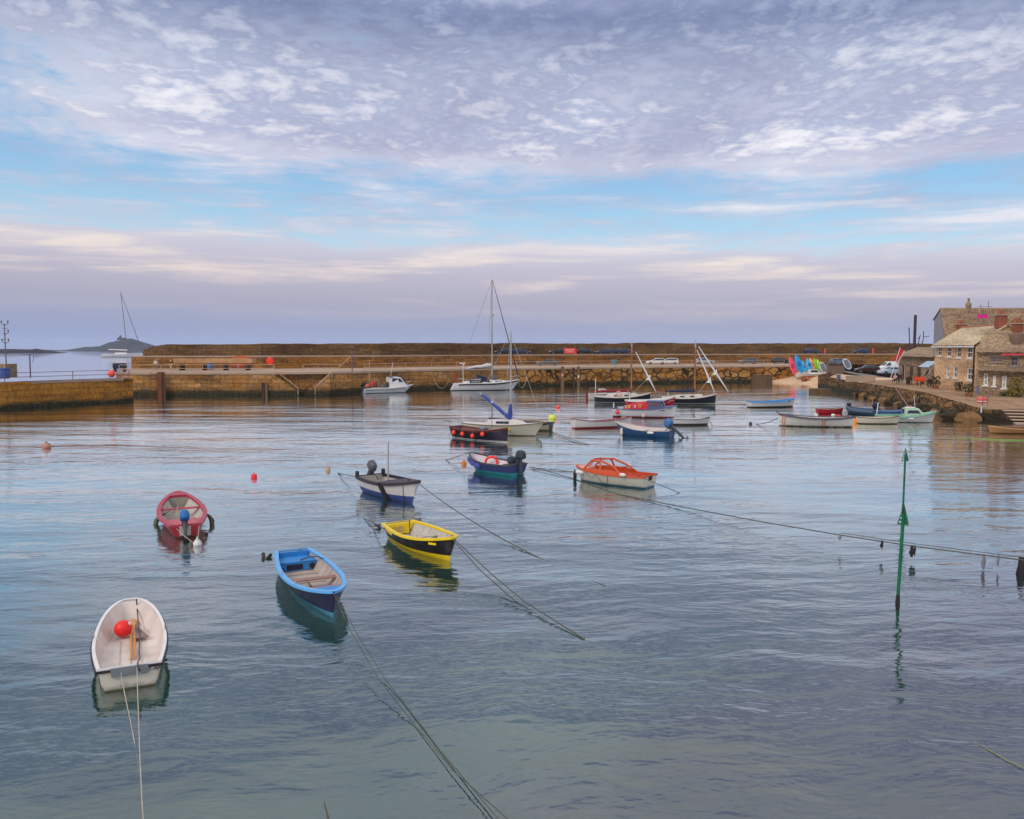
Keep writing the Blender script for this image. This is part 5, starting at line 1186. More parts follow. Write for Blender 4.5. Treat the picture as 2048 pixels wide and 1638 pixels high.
can(928, 929, .15, .34, mat('amber buoy', S(206, 118, 30), .5, .15), 'amber can buoy just ahead of the violet blue dinghy')
ballb(1104, 836, .38, mat('lime yellow buoy', S(216, 220, 92), .5, .12), 'lime yellow ball buoy by the fawn open boat')
ballb(1116, 814, .26, mat('coral buoy', S(236, 88, 78), .5, .1), 'coral ball buoy far out towards the quay')
ballb(93, 893, .3, mat('weathered pink buoy', S(182, 132, 112), .7, .2), 'weathered pinkish buoy alone off the pier')
can(1708, 846, .34, .62, mat('orange yellow buoy', S(230, 146, 40), .5, .12), 'orange yellow can buoy wedged beside the big white launch')
ballb(1501, 847, .16, m_dkgrey, 'tiny dark float left of the big white launch')

m_bgreen = mat('green beacon paint', S(8, 104, 68), .6, .3, 5)
def beacon(px, yb, yt, lean, label, r):
    b = P(px, yb, 0); o = thing('beacon', label, 'beacon', b, group='green channel beacons')
    zt = CZ + (HY - yt) * b.y / F; h_ = zt
    lv = Vector((lean, 0, 0))
    T = lambda z: Vector((lean * z / h_, 0, z))
    MB().tube([T(-1.5), T(h_ * .90)], r, 12).build('post', m_bgreen, o)
    MB().tube([T(-.6), T(.05), T(.16), T(.24)], [r * 1.3, r * 1.35, r * 1.15, r * 1.02], 12).build('weed_band', m_weed, o)
    # triangular topmark of slats: pointed up
    ht = h_ * .2; zb = h_ * .8; hw = ht * .33
    fr = []
    for a in (0, math.pi / 2):
        c, s_ = math.cos(a + .3), math.sin(a + .3)
        L_ = T(zb) + Vector((-hw * c, -hw * s_, 0)); R_ = T(zb) + Vector((hw * c, hw * s_, 0)); A_ = T(zb + ht)
        fr.append((L_, R_, A_))
        MB().tube([L_, A_, R_], r * .28, 6).build('topmark_frame', m_bgreen, o)
        for k in range(5):
            f_ = k / 5.0; MB().tube([L_.lerp(A_, f_), R_.lerp(A_, f_)], r * .42, 6, flat=.6).build('topmark_slat', m_bgreen, o)
    mb = MB(); L_, R_, A_ = fr[0]; c_ = T(zb) + Vector((0, -.03, 0)); mb.loft([[c_ + Vector((0, d, 0)), R_ + Vector((0, d, 0)), A_ + Vector((0, d, 0))] for d in (-.015, .015)]); mb.build('topmark_plate', m_bgreen, o, smooth=0)
    return o
beacon(1795, 1206, 1011, .09, 'green channel beacon with slatted arrow topmark, the tall nearer one', .045)
beacon(1806, 1020, 897, .02, 'green channel beacon with slatted arrow topmark, the smaller farther one', .042)

ch = [P(1064, 934, .1), P(1150, 958, .02), P(1230, 987, .0), P(1370, 1015, .08), P(1520, 1043, .28), P(1680, 1070, .44), P(1764, 1083, .5), P(1825, 1092, .54), P(1950, 1108, .58), P(2060, 1122, .62), P(2250, 1150, .7)]
cr = rope('long dark ground chain rope stretched across the harbour, hung with weed', ch, .02, m_rope, name='mooring_chain')
cr2 = rope('second thinner line close beside the long chain rope', [p + Vector((.1, .12, .05)) for p in ch[5:]], .012, m_rope)
def hang(px, py0, py1, r, label, m_=None):
    a = P(px, py0 - 2, .5); D = a.y; l = (py1 - py0) * D / F
    o = thing('hanging_weed', label, 'seaweed', a, group='weed clumps hung on the chain rope')
    MB().tube([(0, 0, .03), (.01, 0, -l * .3), (-.01, .01, -l * .6), (.0, 0, -l)], [r * .7, r, r * 1.3, r * .5], 7).build('strands', m_ or m_weed, o)
    return o
m_wd = mat('dark wet weed', S(40, 28, 34), .6, .3, 5)
hang(1680, 1071, 1082, .05, 'short pale weed tuft hung on the chain rope, farthest along', mat('pale weed', S(120, 122, 124), .8, .2))
hang(1764, 1085, 1099, .045, 'dark weed tuft hung on the chain rope just short of the near beacon', m_wd)
hang(1824, 1094, 1117, .06, 'dark knobbly weed clump hung on the chain rope just past the near beacon', m_wd)
hang(1830, 1094, 1114, .03, 'thin dark weed strand beside the knobbly clump on the chain rope', m_wd)
hang(1968, 1112, 1142, .05, 'grey weed clump hung low on the chain rope between strand and frame edge', mat('grey weed', S(120, 118, 130), .8, .2))
hang(1997, 1112, 1135, .03, 'thin grey weed strand hung near the frame edge', mat('grey weed', S(120, 118, 130), .8, .2))
hang(2043, 1118, 1178, .11, 'thick black weed bunch hung where the chain rope leaves the frame', m_wd)
rope('greenish rope just under the near water at the lower frame corner', [P(2080, 1550, .03), P(2010, 1518, .02), P(1950, 1485, .0), P(1880, 1455, -.08)], .009, mat('greenish rope', S(136, 140, 106), .9))
rope('brown rope end in the shallow water at the bottom of the frame', [P(640, 1570, -.1), P(650, 1610, .01), P(664, 1660, .02)], .009, mat('brown rope', S(96, 78, 62), .9))
rope('long line with dark bend lying off the violet blue dinghy, upper one', wobrope(P(1058, 935, .05), P(1160, 945, .02), .0, 10, .1), .02)

# ------------------------------------------------------------------ quay furniture
def railing(name, label, pts, h=1.1, step=4.5, r=.045, m_=None, rails=2):
    pts = resample(pts, step); o = thing(name, label, 'railing', pts[0]); org = pts[0]
    for p in pts: MB().tube([p - org, p - org + Vector((0, 0, h))], r, 6).build('post', m_ or m_galv, o)
    for k in range(rails):
        z = h * (1 - k * .48); MB().tube([p - org + Vector((0, 0, z)) for p in pts], r * .85, 6).build('rail', m_ or m_galv, o)
    return o
def off(pts, d):
    out = []
    for i, p in enumerate(pts):
        tg = (pts[min(i + 1, len(pts) - 1)] - pts[max(i - 1, 0)]).copy(); tg.z = 0; tg.normalize()
        out.append(p + Vector((-tg.y, tg.x, 0)) * d + Vector((0, 0, .05)))
    return out
railing('railing', 'grey rail along the quay edge above the harbour mouth, beside the two people', off([qp[0].copy(), qp[1].copy(), qp[2].copy()], 1.2))
railing('railing', 'grey rail along the quay edge above the stairs', off([qp[2] + Vector((4, 2.6, 0)), qp[3] + Vector((1, 2.6, 0))], .5), step=3)
railing('railing', 'grey rail along the quay edge above the white motor boat and yacht', off(qs2[1:], 1.2))
railing('railing', 'grey rail along the boulder faced quay below the parked cars', off(qr, 3.2))
railing('railing', 'thin rail along the upper roadway on top of the retaining wall', [p + Vector((0, .6, .05)) for p in iw[14:32]], r=.04, step=9)
railing('railing', 'grey double rail along the back of the nearer pier', [p + Vector((0, -1.0, .05)) for p in bk[:]], step=5, m_=m_railgrey, rails=3)
for pxa, pxb, lb in ((552, 596, 'sloping handrail of the flight of quay stairs farther from the motor boat'), (664, 630, 'sloping handrail of the flight of quay stairs nearer the motor boat')):
    D = 124.5; o = thing('handrail', lb, 'railing', Q(pxa, 742, D)); v = Q(pxb, 776, D - .5) - Q(pxa, 742, D)
    MB().tube([(0, 0, 0), v], .05, 6).build('rail', m_galv, o)
    MB().tube([(0, 0, 0), (0, 0, -1.0)], .05, 6).build('post', m_galv, o); MB().tube([v, v + Vector((0, 0, -1.0))], .05, 6).build('post', m_galv, o)

# wall posts, ladders
def post(px, yt, yb, D, r, m_, label, name='fender_post'):
    a = Q(px, yt, D); b = Q(px, yb, D)
    o = MB().box(((a.x), D, (a.z + b.z) / 2), (r * 2, r * 2, a.z - b.z)).build(name, m_, smooth=0); return tag(o, label, 'post', 'timber fender posts on the quay wall')
post(320, 744, 800, 122.4, .30, m_rust, 'broad rusty fender post on the quay wall near the harbour mouth')
post(327, 744, 800, 122.6, .16, m_wood, 'pale fender post beside the broad rusty one')
post(526, 765, 795, 124.3, .2, m_darkwood, 'dark fender post left of the quay stairs')
post(533, 766, 796, 124.3, .22, m_wood, 'stout fender post close to the quay stairs')
post(1125, 733, 776, 154.6, .28, m_wood, 'grey fender post with pink mark on the boulder wall')
post(1147, 735, 776, 155.5, .2, m_darkwood, 'darkest fender post on the boulder wall')
post(1157, 733, 776, 155.6, .24, m_wood, 'grey fender post with white plate on the boulder wall')
for pxl, pyl, mm, lb in ((1125, 750, 'S', 'small pink plate on a grey fender post'), (1157, 753, 'W', 'small white plate on a grey fender post')):
    c = Q(pxl, pyl, 154.25 if mm == 'S' else 155.3); tag(MB().box(c, (.28, .04, .5)).build('marker_plate', mat('pink plate', S(226, 170, 160), .6) if mm == 'S' else m_white, smooth=0), lb, 'plate')
def ladder(px, yt, yb, D, m_, label, w_=.5):
    a = Q(px, yt, D); b = Q(px, yb, D); o = thing('ladder', label, 'ladder', (a.x, D, b.z)); H_ = a.z - b.z
    for s_ in (1, -1): MB().tube([(s_ * w_ / 2, 0, 0), (s_ * w_ / 2, 0, H_), (s_ * w_ / 2, .5, H_ + .1)], .04, 6).build('stile', m_, o)
    for k in range(int(H_ / .4)): MB().tube([(-w_ / 2, 0, .3 + k * .4), (w_ / 2, 0, .3 + k * .4)], .025, 5).build('rung', m_, o)
ladder(307, 746, 796, 122.4, m_rust, 'rusty iron ladder on the quay wall near the harbour mouth', .9)
ladder(1526, 728, 764, 174.2, mat('green ladder paint', S(118, 158, 92), .6), 'green ladder at the beach end of the quay')
ladder(728, 742, 792, 131, m_rust, 'narrow rusty ladder on the quay wall by the motor boat')

# lifebuoy disc, stacked planks, people and clutter on the quay
o = thing('lifebuoy_housing', 'round bright red lifebuoy housing fixed to the ochre retaining wall', 'lifebuoy', Q(540, 722, 148.2))
MX2 = Matrix.Rotation(R(90), 4, 'X')
MB().lathe([(.02, -.12), (.62, -.12), (.66, 0), (.6, .1), (.4, .16), (.02, .18)], n=20, M=MX2).build('cover', mat('red orange cover', S(238, 62, 34), .5, .1), o)
MB().tube([(.6 * math.cos(a), -.06, .6 * math.sin(a)) for a in [2 * math.pi * k / 20 for k in range(20)]], .09, 8, closed=True).build('rim', m_redb, o)
o = MB().box((0, 0, 0), (13, 2.2, .7)).build('plank_stack', mat('pale stacked planks', S(184, 140, 96), .8, .3, .9), smooth=0); o.location = Q(430, 722, 138); o.location.z = QZ + 1.6; tag(o, 'long stack of pale planks on a rack against the retaining wall', 'plank stack')
for kk, xx in enumerate((-5, 0, 5)): pass
o2 = thing('rack', 'low dark rack carrying the pale planks on the quay', 'rack', (o.location.x, o.location.y, QZ))
for xx in (-5.5, -1.8, 1.8, 5.5): MB().box((xx, 0, .5), (.3, 1.8, 1.0)).build('leg', m_darkwood, o2, smooth=0)
o = thing('net_heap', 'rust red heap of nets at the end of the plank stack', 'net heap', P(475, 738, QZ)); MB().rbox((0, 2, 1.1), (4.2, 2.4, 2.6), 2.5, 16, 10).build('nets', mat('rust red net', S(178, 84, 48), .9, .3, 2, bump=.1), o)
def bin_(px, py, z, r, h_, m_, label, name='barrel'):
    o = thing(name, label, name.replace('_', ' '), P(px, py, z)); MB().lathe([(r * .85, 0), (r, .08 * h_), (r, .3 * h_), (r * 1.05, .33 * h_), (r, .36 * h_), (r, .9 * h_), (r * .9, h_), (.01, h_)], n=16).build('drum', m_, o, smooth=40); MB().lathe([(r * 1.06, h_ * .93), (r * 1.06, h_ * 1.0), (r * .9, h_ * 1.03), (.01, h_ * 1.03)], n=16).build('lid', m_, o, smooth=40); return o
m_bbin = mat('blue plastic drum', S(64, 92, 150), .5, .12)
bin_(420, 739, QZ, .55, 1.1, m_bbin, 'blue drum standing on the quay by the plank stack')
bin_(1228, 729, QZ, .6, 1.1, mat('teal drum', S(74, 128, 140), .5, .12), 'teal drum on the quay left of the white cars')
bin_(8, 757, zq, .75, 1.35, mat('royal blue bin', S(58, 84, 156), .5, .12), 'royal blue bin on the nearer pier beside the stone block', 'bin')
o = MB().box((0, 0, .9), (4.2, 2.6, 1.9)).build('stone_block', m_house_grey, smooth=0)
o.data.uv_layers.new(name='UVMap')
for lp_ in o.data.loops:
    v = o.data.vertices[lp_.vertex_index].co; o.data.uv_layers[0].data[lp_.index].uv = (v.x + v.y, v.z)
o.location = P(-6, 754, zq); tag(o, 'square stone block hut on the nearer pier behind the blue bin', 'stone block')

# mast with brackets and lights, lamp post
b = P(14, 757, zq); o = thing('light_mast', 'tall slender light mast with paired brackets and green lamps on the nearer pier', 'light mast', b); D = b.y
zz = lambda py: CZ + (HY - py) * D / F - zq
px2m = D / F
MB().tube([(0, 0, 0), (-.06, 0, zz(648))], [.09, .06], 8).build('pole', m_railgrey, o)
for py, wv in ((657.5, 5.5), (667, 4.5), (678.5, 6)): MB().tube([(-wv * px2m, 0, zz(py)), (wv * px2m, 0, zz(py))], .035, 6).build('crossarm', m_railgrey, o)
m_gl = mat('green lamp', S(84, 140, 120), .4); m_rl = mat('grey pink lamp', S(130, 112, 124), .4)
for py in (650, 686, 668):
    for s_ in (1, -1):
        if py == 668 and s_ < 0: continue
        MB().tube([(0, 0, zz(py + 2)), (s_ * 3 * px2m, 0, zz(py - 1)), (s_ * 6 * px2m, 0, zz(py - 1.5)), (s_ * 6.5 * px2m, 0, zz(py - 6))], .04, 6).build('bracket', m_railgrey, o)
        MB().lathe([(.07, 0), (.1, .08), (.1, .24), (.07, .3), (.01, .33)], (s_ * 6.5 * px2m, 0, zz(py - 4)), 10).build('lamp', m_gl if s_ < 0 else m_rl, o)
b = P(61, 755.5, zq); o = thing('davit_post', 'thin davit post with a bent head on the nearer pier', 'post', b); D = b.y
MB().tube([(0, 0, 0), (.02, 0, zz(709))], .09, 8).build('pole', m_railgrey, o)
MB().tube([(0, 0, zz(711)), (.5, 0, zz(706)), (.55, 0, zz(715)), (.4, 0, zz(724))], .04, 6).build('bracket', m_railgrey, o)
MB().box((-.3, 0, zz(709)), (1.3, .08, .08)).build('crossarm', m_railgrey, o, smooth=0)
o = thing('crate', 'black box on the end of the quay at the harbour mouth', 'crate', P(240, 744, QZ)); MB().rbox((0, 0, .95), (1.8, 1.2, .95), 8).build('case', m_navy, o)
for s_ in (-.7, .7): MB().box((s_, 0, .25), (.12, .9, .5)).build('leg', m_dkgrey, o, smooth=0)
ballb_ = thing('buoy', 'coral red ball buoy stored by the black box on the quay end', 'buoy', P(223, 747.5, QZ + .5)); MB().ball((0, 0, 0), .45).build('float', mat('coral buoy', S(236, 88, 78), .5), ballb_); MB().lathe([(.08, .42), (.08, .55), (.03, .58)], n=8).build('eye', m_fend, ballb_)
o = thing('davit', 'tall quayside davit post with stay near the motor boat', 'post', P(704.5, 743.5, QZ)); D = o.location.y; zq_ = QZ
H_ = CZ + (HY - 703) * D / F - QZ
MB().tube([(0, 0, 0), (0, 0, H_)], .09, 7).build('pole', m_railgrey, o); MB().tube([(0, 0, H_ - .6), (-1.9, 0, .9)], .05, 6).build('stay', m_galv, o); MB().tube([(-.2, 0, H_), (.9, 0, H_ - .15)], .05, 6).build('arm', m_railgrey, o)

# people
def person(label, loc, rz, shirt, trs, hair, pose='stand', s=1.0, skin=S(206, 160, 136)):
    root = thing('person', label, 'person', loc, rz)
    def skinmesh(name, joints, edges, m_, base=0):
        me = bpy.data.meshes.new(name); me.from_pydata([Vector(j[:3]) * s for j in joints], edges, []); o = bpy.data.objects.new(name, me); col.objects.link(o)
        md = o.modifiers.new('skin', 'SKIN'); sv = me.skin_vertices[0].data
        for i, j in enumerate(joints): rr = j[3] * s; sv[i].radius = (rr, rr * (j[4] if len(j) > 4 else 1)); sv[i].use_root = (i == base)
        sb = o.modifiers.new('sub', 'SUBSURF'); sb.levels = 2; sb.render_levels = 2
        nm = bpy.data.meshes.new_from_object(o.evaluated_get(bpy.context.evaluated_depsgraph_get()))
        bpy.data.objects.remove(o); q = bpy.data.objects.new(name, nm); col.objects.link(q); nm.materials.clear(); nm.materials.append(m_)
        for p in nm.polygons: p.use_smooth = True
        q.parent = root; return q
    if pose == 'stand':
        hip = .92; kn = [(-.11, .02, .5), (.12, -.04, .5)]; ft = [(-.12, .0, .07), (.13, .02, .07)]; to = [(-.13, -.14, .04), (.15, -.12, .04)]
        el = [(-.27, .05, 1.12), (.26, .06, 1.12)]; hd = [(-.25, -.1, .9), (.24, -.12, .92)]
    else:
        hip = .5; kn = [(-.12, -.42, .5), (.13, -.44, .5)]; ft = [(-.12, -.42, .08), (.14, -.40, .08)]; to = [(-.12, -.58, .04), (.14, -.56, .04)]
        el = [(-.27, -.1, .72), (.27, -.1, .72)]; hd = [(-.14, -.36, .62), (.14, -.36, .62)]
    ch_ = hip + .38; nk = hip + .56; hz_ = hip + .72; ly = 0 if pose == 'stand' else -.1
    J = [(0, 0, hip, .13, .8), (0, ly * .5, hip + .2, .125, .75), (0, ly, ch_, .15, .7), (0, ly, nk, .055), (0, ly - .01, hz_, .09, 1.1), (0, ly - .01, hz_ + .1, .075, 1.1),
         (-.1, 0, hip - .06, .085), (*kn[0], .06), (*ft[0], .042), (*to[0], .035), (.1, 0, hip - .06, .085), (*kn[1], .06), (*ft[1], .042), (*to[1], .035),
         (-.2, ly, ch_ + .08, .058), (*el[0], .043), (*hd[0], .03), (hd[0][0], hd[0][1] - .06, hd[0][2] - .08, .028), (.2, ly, ch_ + .08, .058), (*el[1], .043), (*hd[1], .03), (hd[1][0], hd[1][1] - .06, hd[1][2] - .08, .028)]
    E = [(0, 1), (1, 2), (2, 3), (3, 4), (4, 5), (0, 6), (6, 7), (7, 8), (8, 9), (0, 10), (10, 11), (11, 12), (12, 13), (2, 14), (14, 15), (15, 16), (16, 17), (2, 18), (18, 19), (19, 20), (20, 21)]
    skinmesh('body', J, E, mat('skin %d' % int(skin[0] * 1000), skin, .6, .06))
    Sh = [(0, 0, hip + .02, .15, .85), (0, ly * .5, hip + .2, .14, .8), (0, ly, ch_, .168, .74), (-.2, ly, ch_ + .08, .075), (*el[0], .06), (.2, ly, ch_ + .08, .075), (*el[1], .06)]
    skinmesh('shirt', Sh, [(0, 1), (1, 2), (2, 3), (3, 4), (2, 5), (5, 6)], shirt)
    Tr = [(0, 0, hip, .145, .85), (-.1, 0, hip - .06, .1), (*kn[0], .075), (ft[0][0], ft[0][1], ft[0][2] + .05, .06), (.1, 0, hip - .06, .1), (*kn[1], .075), (ft[1][0], ft[1][1], ft[1][2] + .05, .06)]
    skinmesh('trousers', Tr, [(0, 1), (1, 2), (2, 3), (0, 4), (4, 5), (5, 6)], trs)
    MB().ball((0, (ly + .02) * s, (hz_ + .06) * s), .105 * s, 10, (.95, 1.05, .95)).build('hair', hair, root, smooth=80)
    return root
m_cloth_w = mat('white shirt cloth', S(226, 214, 214), .85, .08); m_cloth_d = mat('dark top cloth', S(44, 38, 42), .85, .1); m_cloth_k = mat('khaki trouser cloth', S(190, 166, 132), .85, .1)
m_hair_b = mat('brown hair', S(70, 50, 38), .7, .2, 20); m_hair_g = mat('grey hair', S(190, 180, 174), .7, .15, 20); m_jean = mat('grey trouser cloth', S(120, 108, 108), .85, .1)
person('person in a white shirt standing on the quay by the harbour mouth', P(312, 741.5, QZ), R(20), m_cloth_w, m_jean, m_hair_b, s=1.12)
person('person in a dark top and pale trousers standing on the quay', P(342, 741.5, QZ), R(-30), m_cloth_d, m_cloth_k, m_hair_b, s=1.12)
person('stooping person in brown seen beside the one in white shirt', P(299, 738, QZ), R(80), mat('brown coat cloth', S(96, 72, 56), .85), m_jean, m_hair_b, 'sit')
# ------------------------------------------------------------------ cars
PROF = {
 'hatch': [(0, .62, .68, .86), (.02, .88, .98, .93), (.07, .93, 1.22, .97), (.15, .94, 1.42, 1), (.42, .93, 1.48, 1), (.55, .92, 1.42, 1), (.72, .9, .98, 1), (.92, .76, .80, .95), (1, .55, .60, .84)],
 'estate': [(0, .62, .68, .88), (.015, .9, 1.0, .95), (.05, .95, 1.32, .98), (.12, .95, 1.46, 1), (.45, .94, 1.5, 1), (.58, .92, 1.42, 1), (.72, .9, .98, 1), (.93, .76, .80, .95), (1, .55, .60, .84)],
 'saloon': [(0, .6, .66, .86), (.03, .88, .92, .94), (.16, .92, .96, .98), (.28, .92, 1.32, 1), (.42, .91, 1.42, 1), (.54, .9, 1.38, 1), (.70, .88, .94, 1), (.93, .74, .78, .95), (1, .52, .58, .84)],
 'van': [(0, .7, .8, .94), (.01, 1.05, 1.3, .98), (.03, 1.08, 1.88, .99), (.1, 1.08, 1.96, 1), (.6, 1.08, 1.96, 1), (.70, 1.06, 1.86, 1), (.84, 1.03, 1.12, 1), (.96, .84, .9, .96), (1, .6, .66, .86)],
}
m_tyre = mat('tyre rubber', S(34, 34, 36), .8, .1); m_rim = mat('alloy rim', S(170, 170, 174), .35, .06, 4, metal=.5)
m_lampw = mat('headlamp glass', S(220, 222, 224), .15, .04); m_lampr = mat('tail lamp red', S(190, 30, 34), .2, .05)
m_carglass = mat('car window glass', S(36, 44, 54), .1, .08, spec=.8)
def car(label, loc, rz, kind, color, L=4.25, W_=1.76, cat='car', name='parked_car', lamp=1):
    root = thing(name, label, cat, loc, rz, 'parked cars and vans')
    pr = PROF[kind]; X = lambda f: -L / 2 + L * f; zb = .24
    tum = lambda zs, zr: .30 * (zr - zs)
    mb = MB(); rr = []
    for f, zs, zr, k in pr:
        w = W_ / 2 * k; wr = w - tum(zs, zr)
        rr.append([Vector((X(f), y, z)) for y, z in ((-w * .92, zb), (-w, zb + .2), (-w, zs), (-wr, zr - .03), (-wr * .8, zr), (wr * .8, zr), (wr, zr - .03), (w, zs), (w, zb + .2), (w * .92, zb))])
    mb.loft(rr); body = mb.build('body', color, root, smooth=40)
    cabn = [q for q in pr if q[2] - q[1] > .2]
    for s_ in (1, -1):
        mb = MB(); rr = []
        for i, (f, zs, zr, k) in enumerate(cabn):
            w = W_ / 2 * k; wr = w - tum(zs, zr); fa = f + (.02 if i == 0 else (-.015 if i == len(cabn) - 1 else 0))
            lo_, hi_ = .10, .86
            y = lambda q: s_ * (w + (wr - w) * q + .008)
            z = lambda q: zs + (zr - .03 - zs) * q
            rr.append([Vector((X(fa), y(lo_), z(lo_))), Vector((X(fa), y(hi_), z(hi_))), Vector((X(fa), y(hi_) - s_ * .03, z(hi_))), Vector((X(fa), y(lo_) - s_ * .03, z(lo_)))])
        if kind == 'van': rr = rr[-2:]
        f1 = cabn[-1]; nxt = pr[pr.index(f1) + 1]
        tip = X(f1[0] + (nxt[0] - f1[0]) * .72); w = W_ / 2; zt_ = f1[1] + .08
        rr.append([Vector((tip, s_ * (w + .006), zt_)), Vector((tip, s_ * (w + .0), zt_ + .06)), Vector((tip, s_ * (w - .03), zt_ + .06)), Vector((tip, s_ * (w - .03), zt_))])
        mb.loft(rr); mb.build('side_window', m_carglass, root, smooth=0)
    def pane(i0, i1, nm):
        a, b = pr[i0], pr[i1]; mb = MB(); rr = []
        for q in (.1, .9):
            f = a[0] + (b[0] - a[0]) * q; zr = a[2] + (b[2] - a[2]) * q; zs = a[1] + (b[1] - a[1]) * q; k = a[3]
            w = (W_ / 2 * k - tum(zs, zr)) * .82; d = -1 if b[0] < a[0] else 1
            rr.append([Vector((X(f) + d * .012, -w, zr + .012)), Vector((X(f) + d * .012, w, zr + .012)), Vector((X(f) - d * .02, w, zr - .02)), Vector((X(f) - d * .02, -w, zr - .02))])
        mb.loft(rr); mb.build(nm, m_carglass, root, smooth=0)
    iw_ = len(pr) - 1; ci = pr.index(cabn[-1]); pane(ci, ci + 1, 'windscreen')
    c0 = pr.index(cabn[0]); pane(c0 + 1, c0 if kind != 'van' else c0, 'rear_window')
    for fx in (.19, .80):
        for s_ in (1, -1):
            M = Matrix.Rotation(R(90), 4, 'X'); r = .32 if kind != 'van' else .35
            mb = MB().lathe([(r * .6, -.1), (r * .95, -.1), (r, -.05), (r, .05), (r * .95, .1), (r * .6, .1)], (0, 0, 0), 20, M)
            wh = mb.build('wheel', m_tyre, root, smooth=40); wh.location = (X(fx), s_ * (W_ / 2 - .1), r)
            MB().lathe([(.01, -.085), (r * .62, -.105), (r * .64, 0), (r * .62, .105), (.01, .085)], (0, 0, 0), 14, M).build('rim', m_rim, wh, smooth=30)
    for s_ in (1, -1):
        MB().rbox((X(.955), s_ * W_ * .38, .68 if kind != 'van' else .8), (.22, .3, .15), 3, 10, 6).build('headlight', m_lampw, root)
        MB().rbox((X(.02), s_ * W_ * .41, .86), (.12, .2, .24 if kind != 'van' else .5), 3, 10, 6).build('tail_light', m_lampr, root)
        MB().rbox((X(.66), s_ * (W_ / 2 + .08), 1.0), (.12, .18, .12), 3, 8, 6).build('mirror', color, root)
    MB().box((X(1) - .0, 0, .38), (.05, .5, .11)).build('number_plate', m_lampw, root, smooth=0)
    return root
cp = lambda n, c, r=.28: mat(n, c, r, .05, 2, spec=.6)
c_white = cp('white car paint', S(224, 222, 220)); c_silver = cp('silver car paint', S(168, 170, 172)); c_grey = cp('grey car paint', S(92, 94, 96)); c_black = cp('black car paint', S(38, 36, 42)); c_blue = cp('dark blue car paint', S(48, 52, 78)); c_maroon = cp('dark maroon car paint', S(70, 36, 40)); c_pale = cp('pale blue car paint', S(170, 186, 206)); c_slate = cp('slate car paint', S(104, 108, 128))
def at(px, py, z):
    if z != QZ: return P(px, py, z)
    p = in_pt(px, inner_at(px) - 7.5); p.z = QZ + .01; return p
car('dark grey hatchback on the quay behind the cream cruiser mast', at(1096, 729.5, QZ), R(186), 'saloon', c_grey, 4.9)
car('white hatchback parked on the quay, the one showing its front', at(1312, 725.2, QZ), R(180), 'hatch', c_white, 4.5)
car('white hatchback parked on the quay, tucked behind the first', at(1338, 724.6, QZ), R(172), 'estate', c_white, 4.4)
car('silver hatchback partly hidden by the dark gaff boat mast', at(1410, 724.6, QZ), R(0), 'hatch', c_silver, 4.4)
car('grey car with pale roof parked farther along the quay rail', at(1497, 724.8, QZ), R(178), 'hatch', c_grey, 4.5)
car('dark car with red tail lamps next to the surfboards', at(1563, 725.8, QZ), R(4), 'estate', c_black, 4.5)
for pxx, lb, cc, kd in ((1008, 'dark car on the upper roadway behind the yacht bow', c_black, 'estate'), (1042, 'dark car on the upper roadway between the two masts', c_blue, 'hatch'), (1117, 'dark car on the upper roadway left of the red banner', c_black, 'saloon'), (1172, 'dark car on the upper roadway right of the red banner', c_black, 'hatch'), (1211, 'boxy navy car on the upper roadway', c_blue, 'estate'), (1248, 'dark car on the upper roadway by the brown gaffer mast', c_blue, 'hatch'), (1624, 'navy car on the upper roadway above the surfboards', c_blue, 'hatch'), (1722, 'long navy car on the upper roadway above the white van', c_blue, 'estate')):
    d = inner_at(pxx) + 4.0; p = in_pt(pxx, d); p.z = ZW; car(lb, p, R(180 if kd != 'hatch' else 0), kd, cc, 4.3)
CPZ = 2.5
car('slate estate car with red tail lamps behind the grey paddleboards', at(1678, 729, 3.2), R(8), 'estate', c_slate, 4.7)
car('dark maroon car parked low on the slipway top', at(1734, 745, 2.4), R(170), 'hatch', c_maroon, 4.6, 1.8)
car('white panel van parked by the harbour buildings', at(1782, 743, 2.6), R(184), 'van', c_white, 5.2, 1.95, 'van', 'parked_van')
car('pale blue car half hidden in front of the white van', at(1782, 749, 2.45), R(182), 'saloon', c_pale, 4.4)

# red banner with white writing, bollards
o = thing('banner', 'red banner with white writing on the sea wall roadway', 'banner', Q(1139, 709.5, inner_at(1139) + 1.4)); o.location.z = ZW
wb = 2.45; MB().box((0, 0, .85), (wb, .06, 1.25)).build('cloth', mat('red banner cloth', S(232, 60, 64), .7, .06), o, smooth=0)
textobj('lettering', 'HARBOUR', .42, m_let, o, MX(0, -.035, 1.05)); textobj('lettering', 'CAR PARK', .34, m_let, o, MX(0, -.035, .6))
for s_ in (1, -1): MB().tube([(s_ * wb / 2, 0, 0), (s_ * wb / 2, 0, 1.6)], .05, 6).build('post', m_galv, o)
o = thing('traffic_cone', 'red and white cone beside the red banner', 'traffic cone', in_pt(1152, inner_at(1152) + 2)); o.location.z = ZW
MB().lathe([(.3, 0), (.3, .06), (.2, .06), (.06, 1.3), (.02, 1.32)], n=12).build('cone', m_redb, o, smooth=30); MB().lathe([(.155, .4), (.105, .85)], n=12).build('sleeve', m_white, o, smooth=30)
for pxx, lb in ((1650, 'orange post on the upper roadway above the surfboards'), (1746, 'orange post on the upper roadway above the maroon car')):
    o = thing('bollard', lb, 'bollard', in_pt(pxx, inner_at(pxx) + 1.6), group='orange posts on the upper roadway'); o.location.z = ZW
    MB().lathe([(.16, 0), (.16, 1.3), (.12, 1.38), (.01, 1.4)], n=10).build('post', m_orange, o, smooth=30); MB().lathe([(.3, 0), (.3, .1), (.01, .12)], n=10).build('base', m_dkgrey, o, smooth=30)

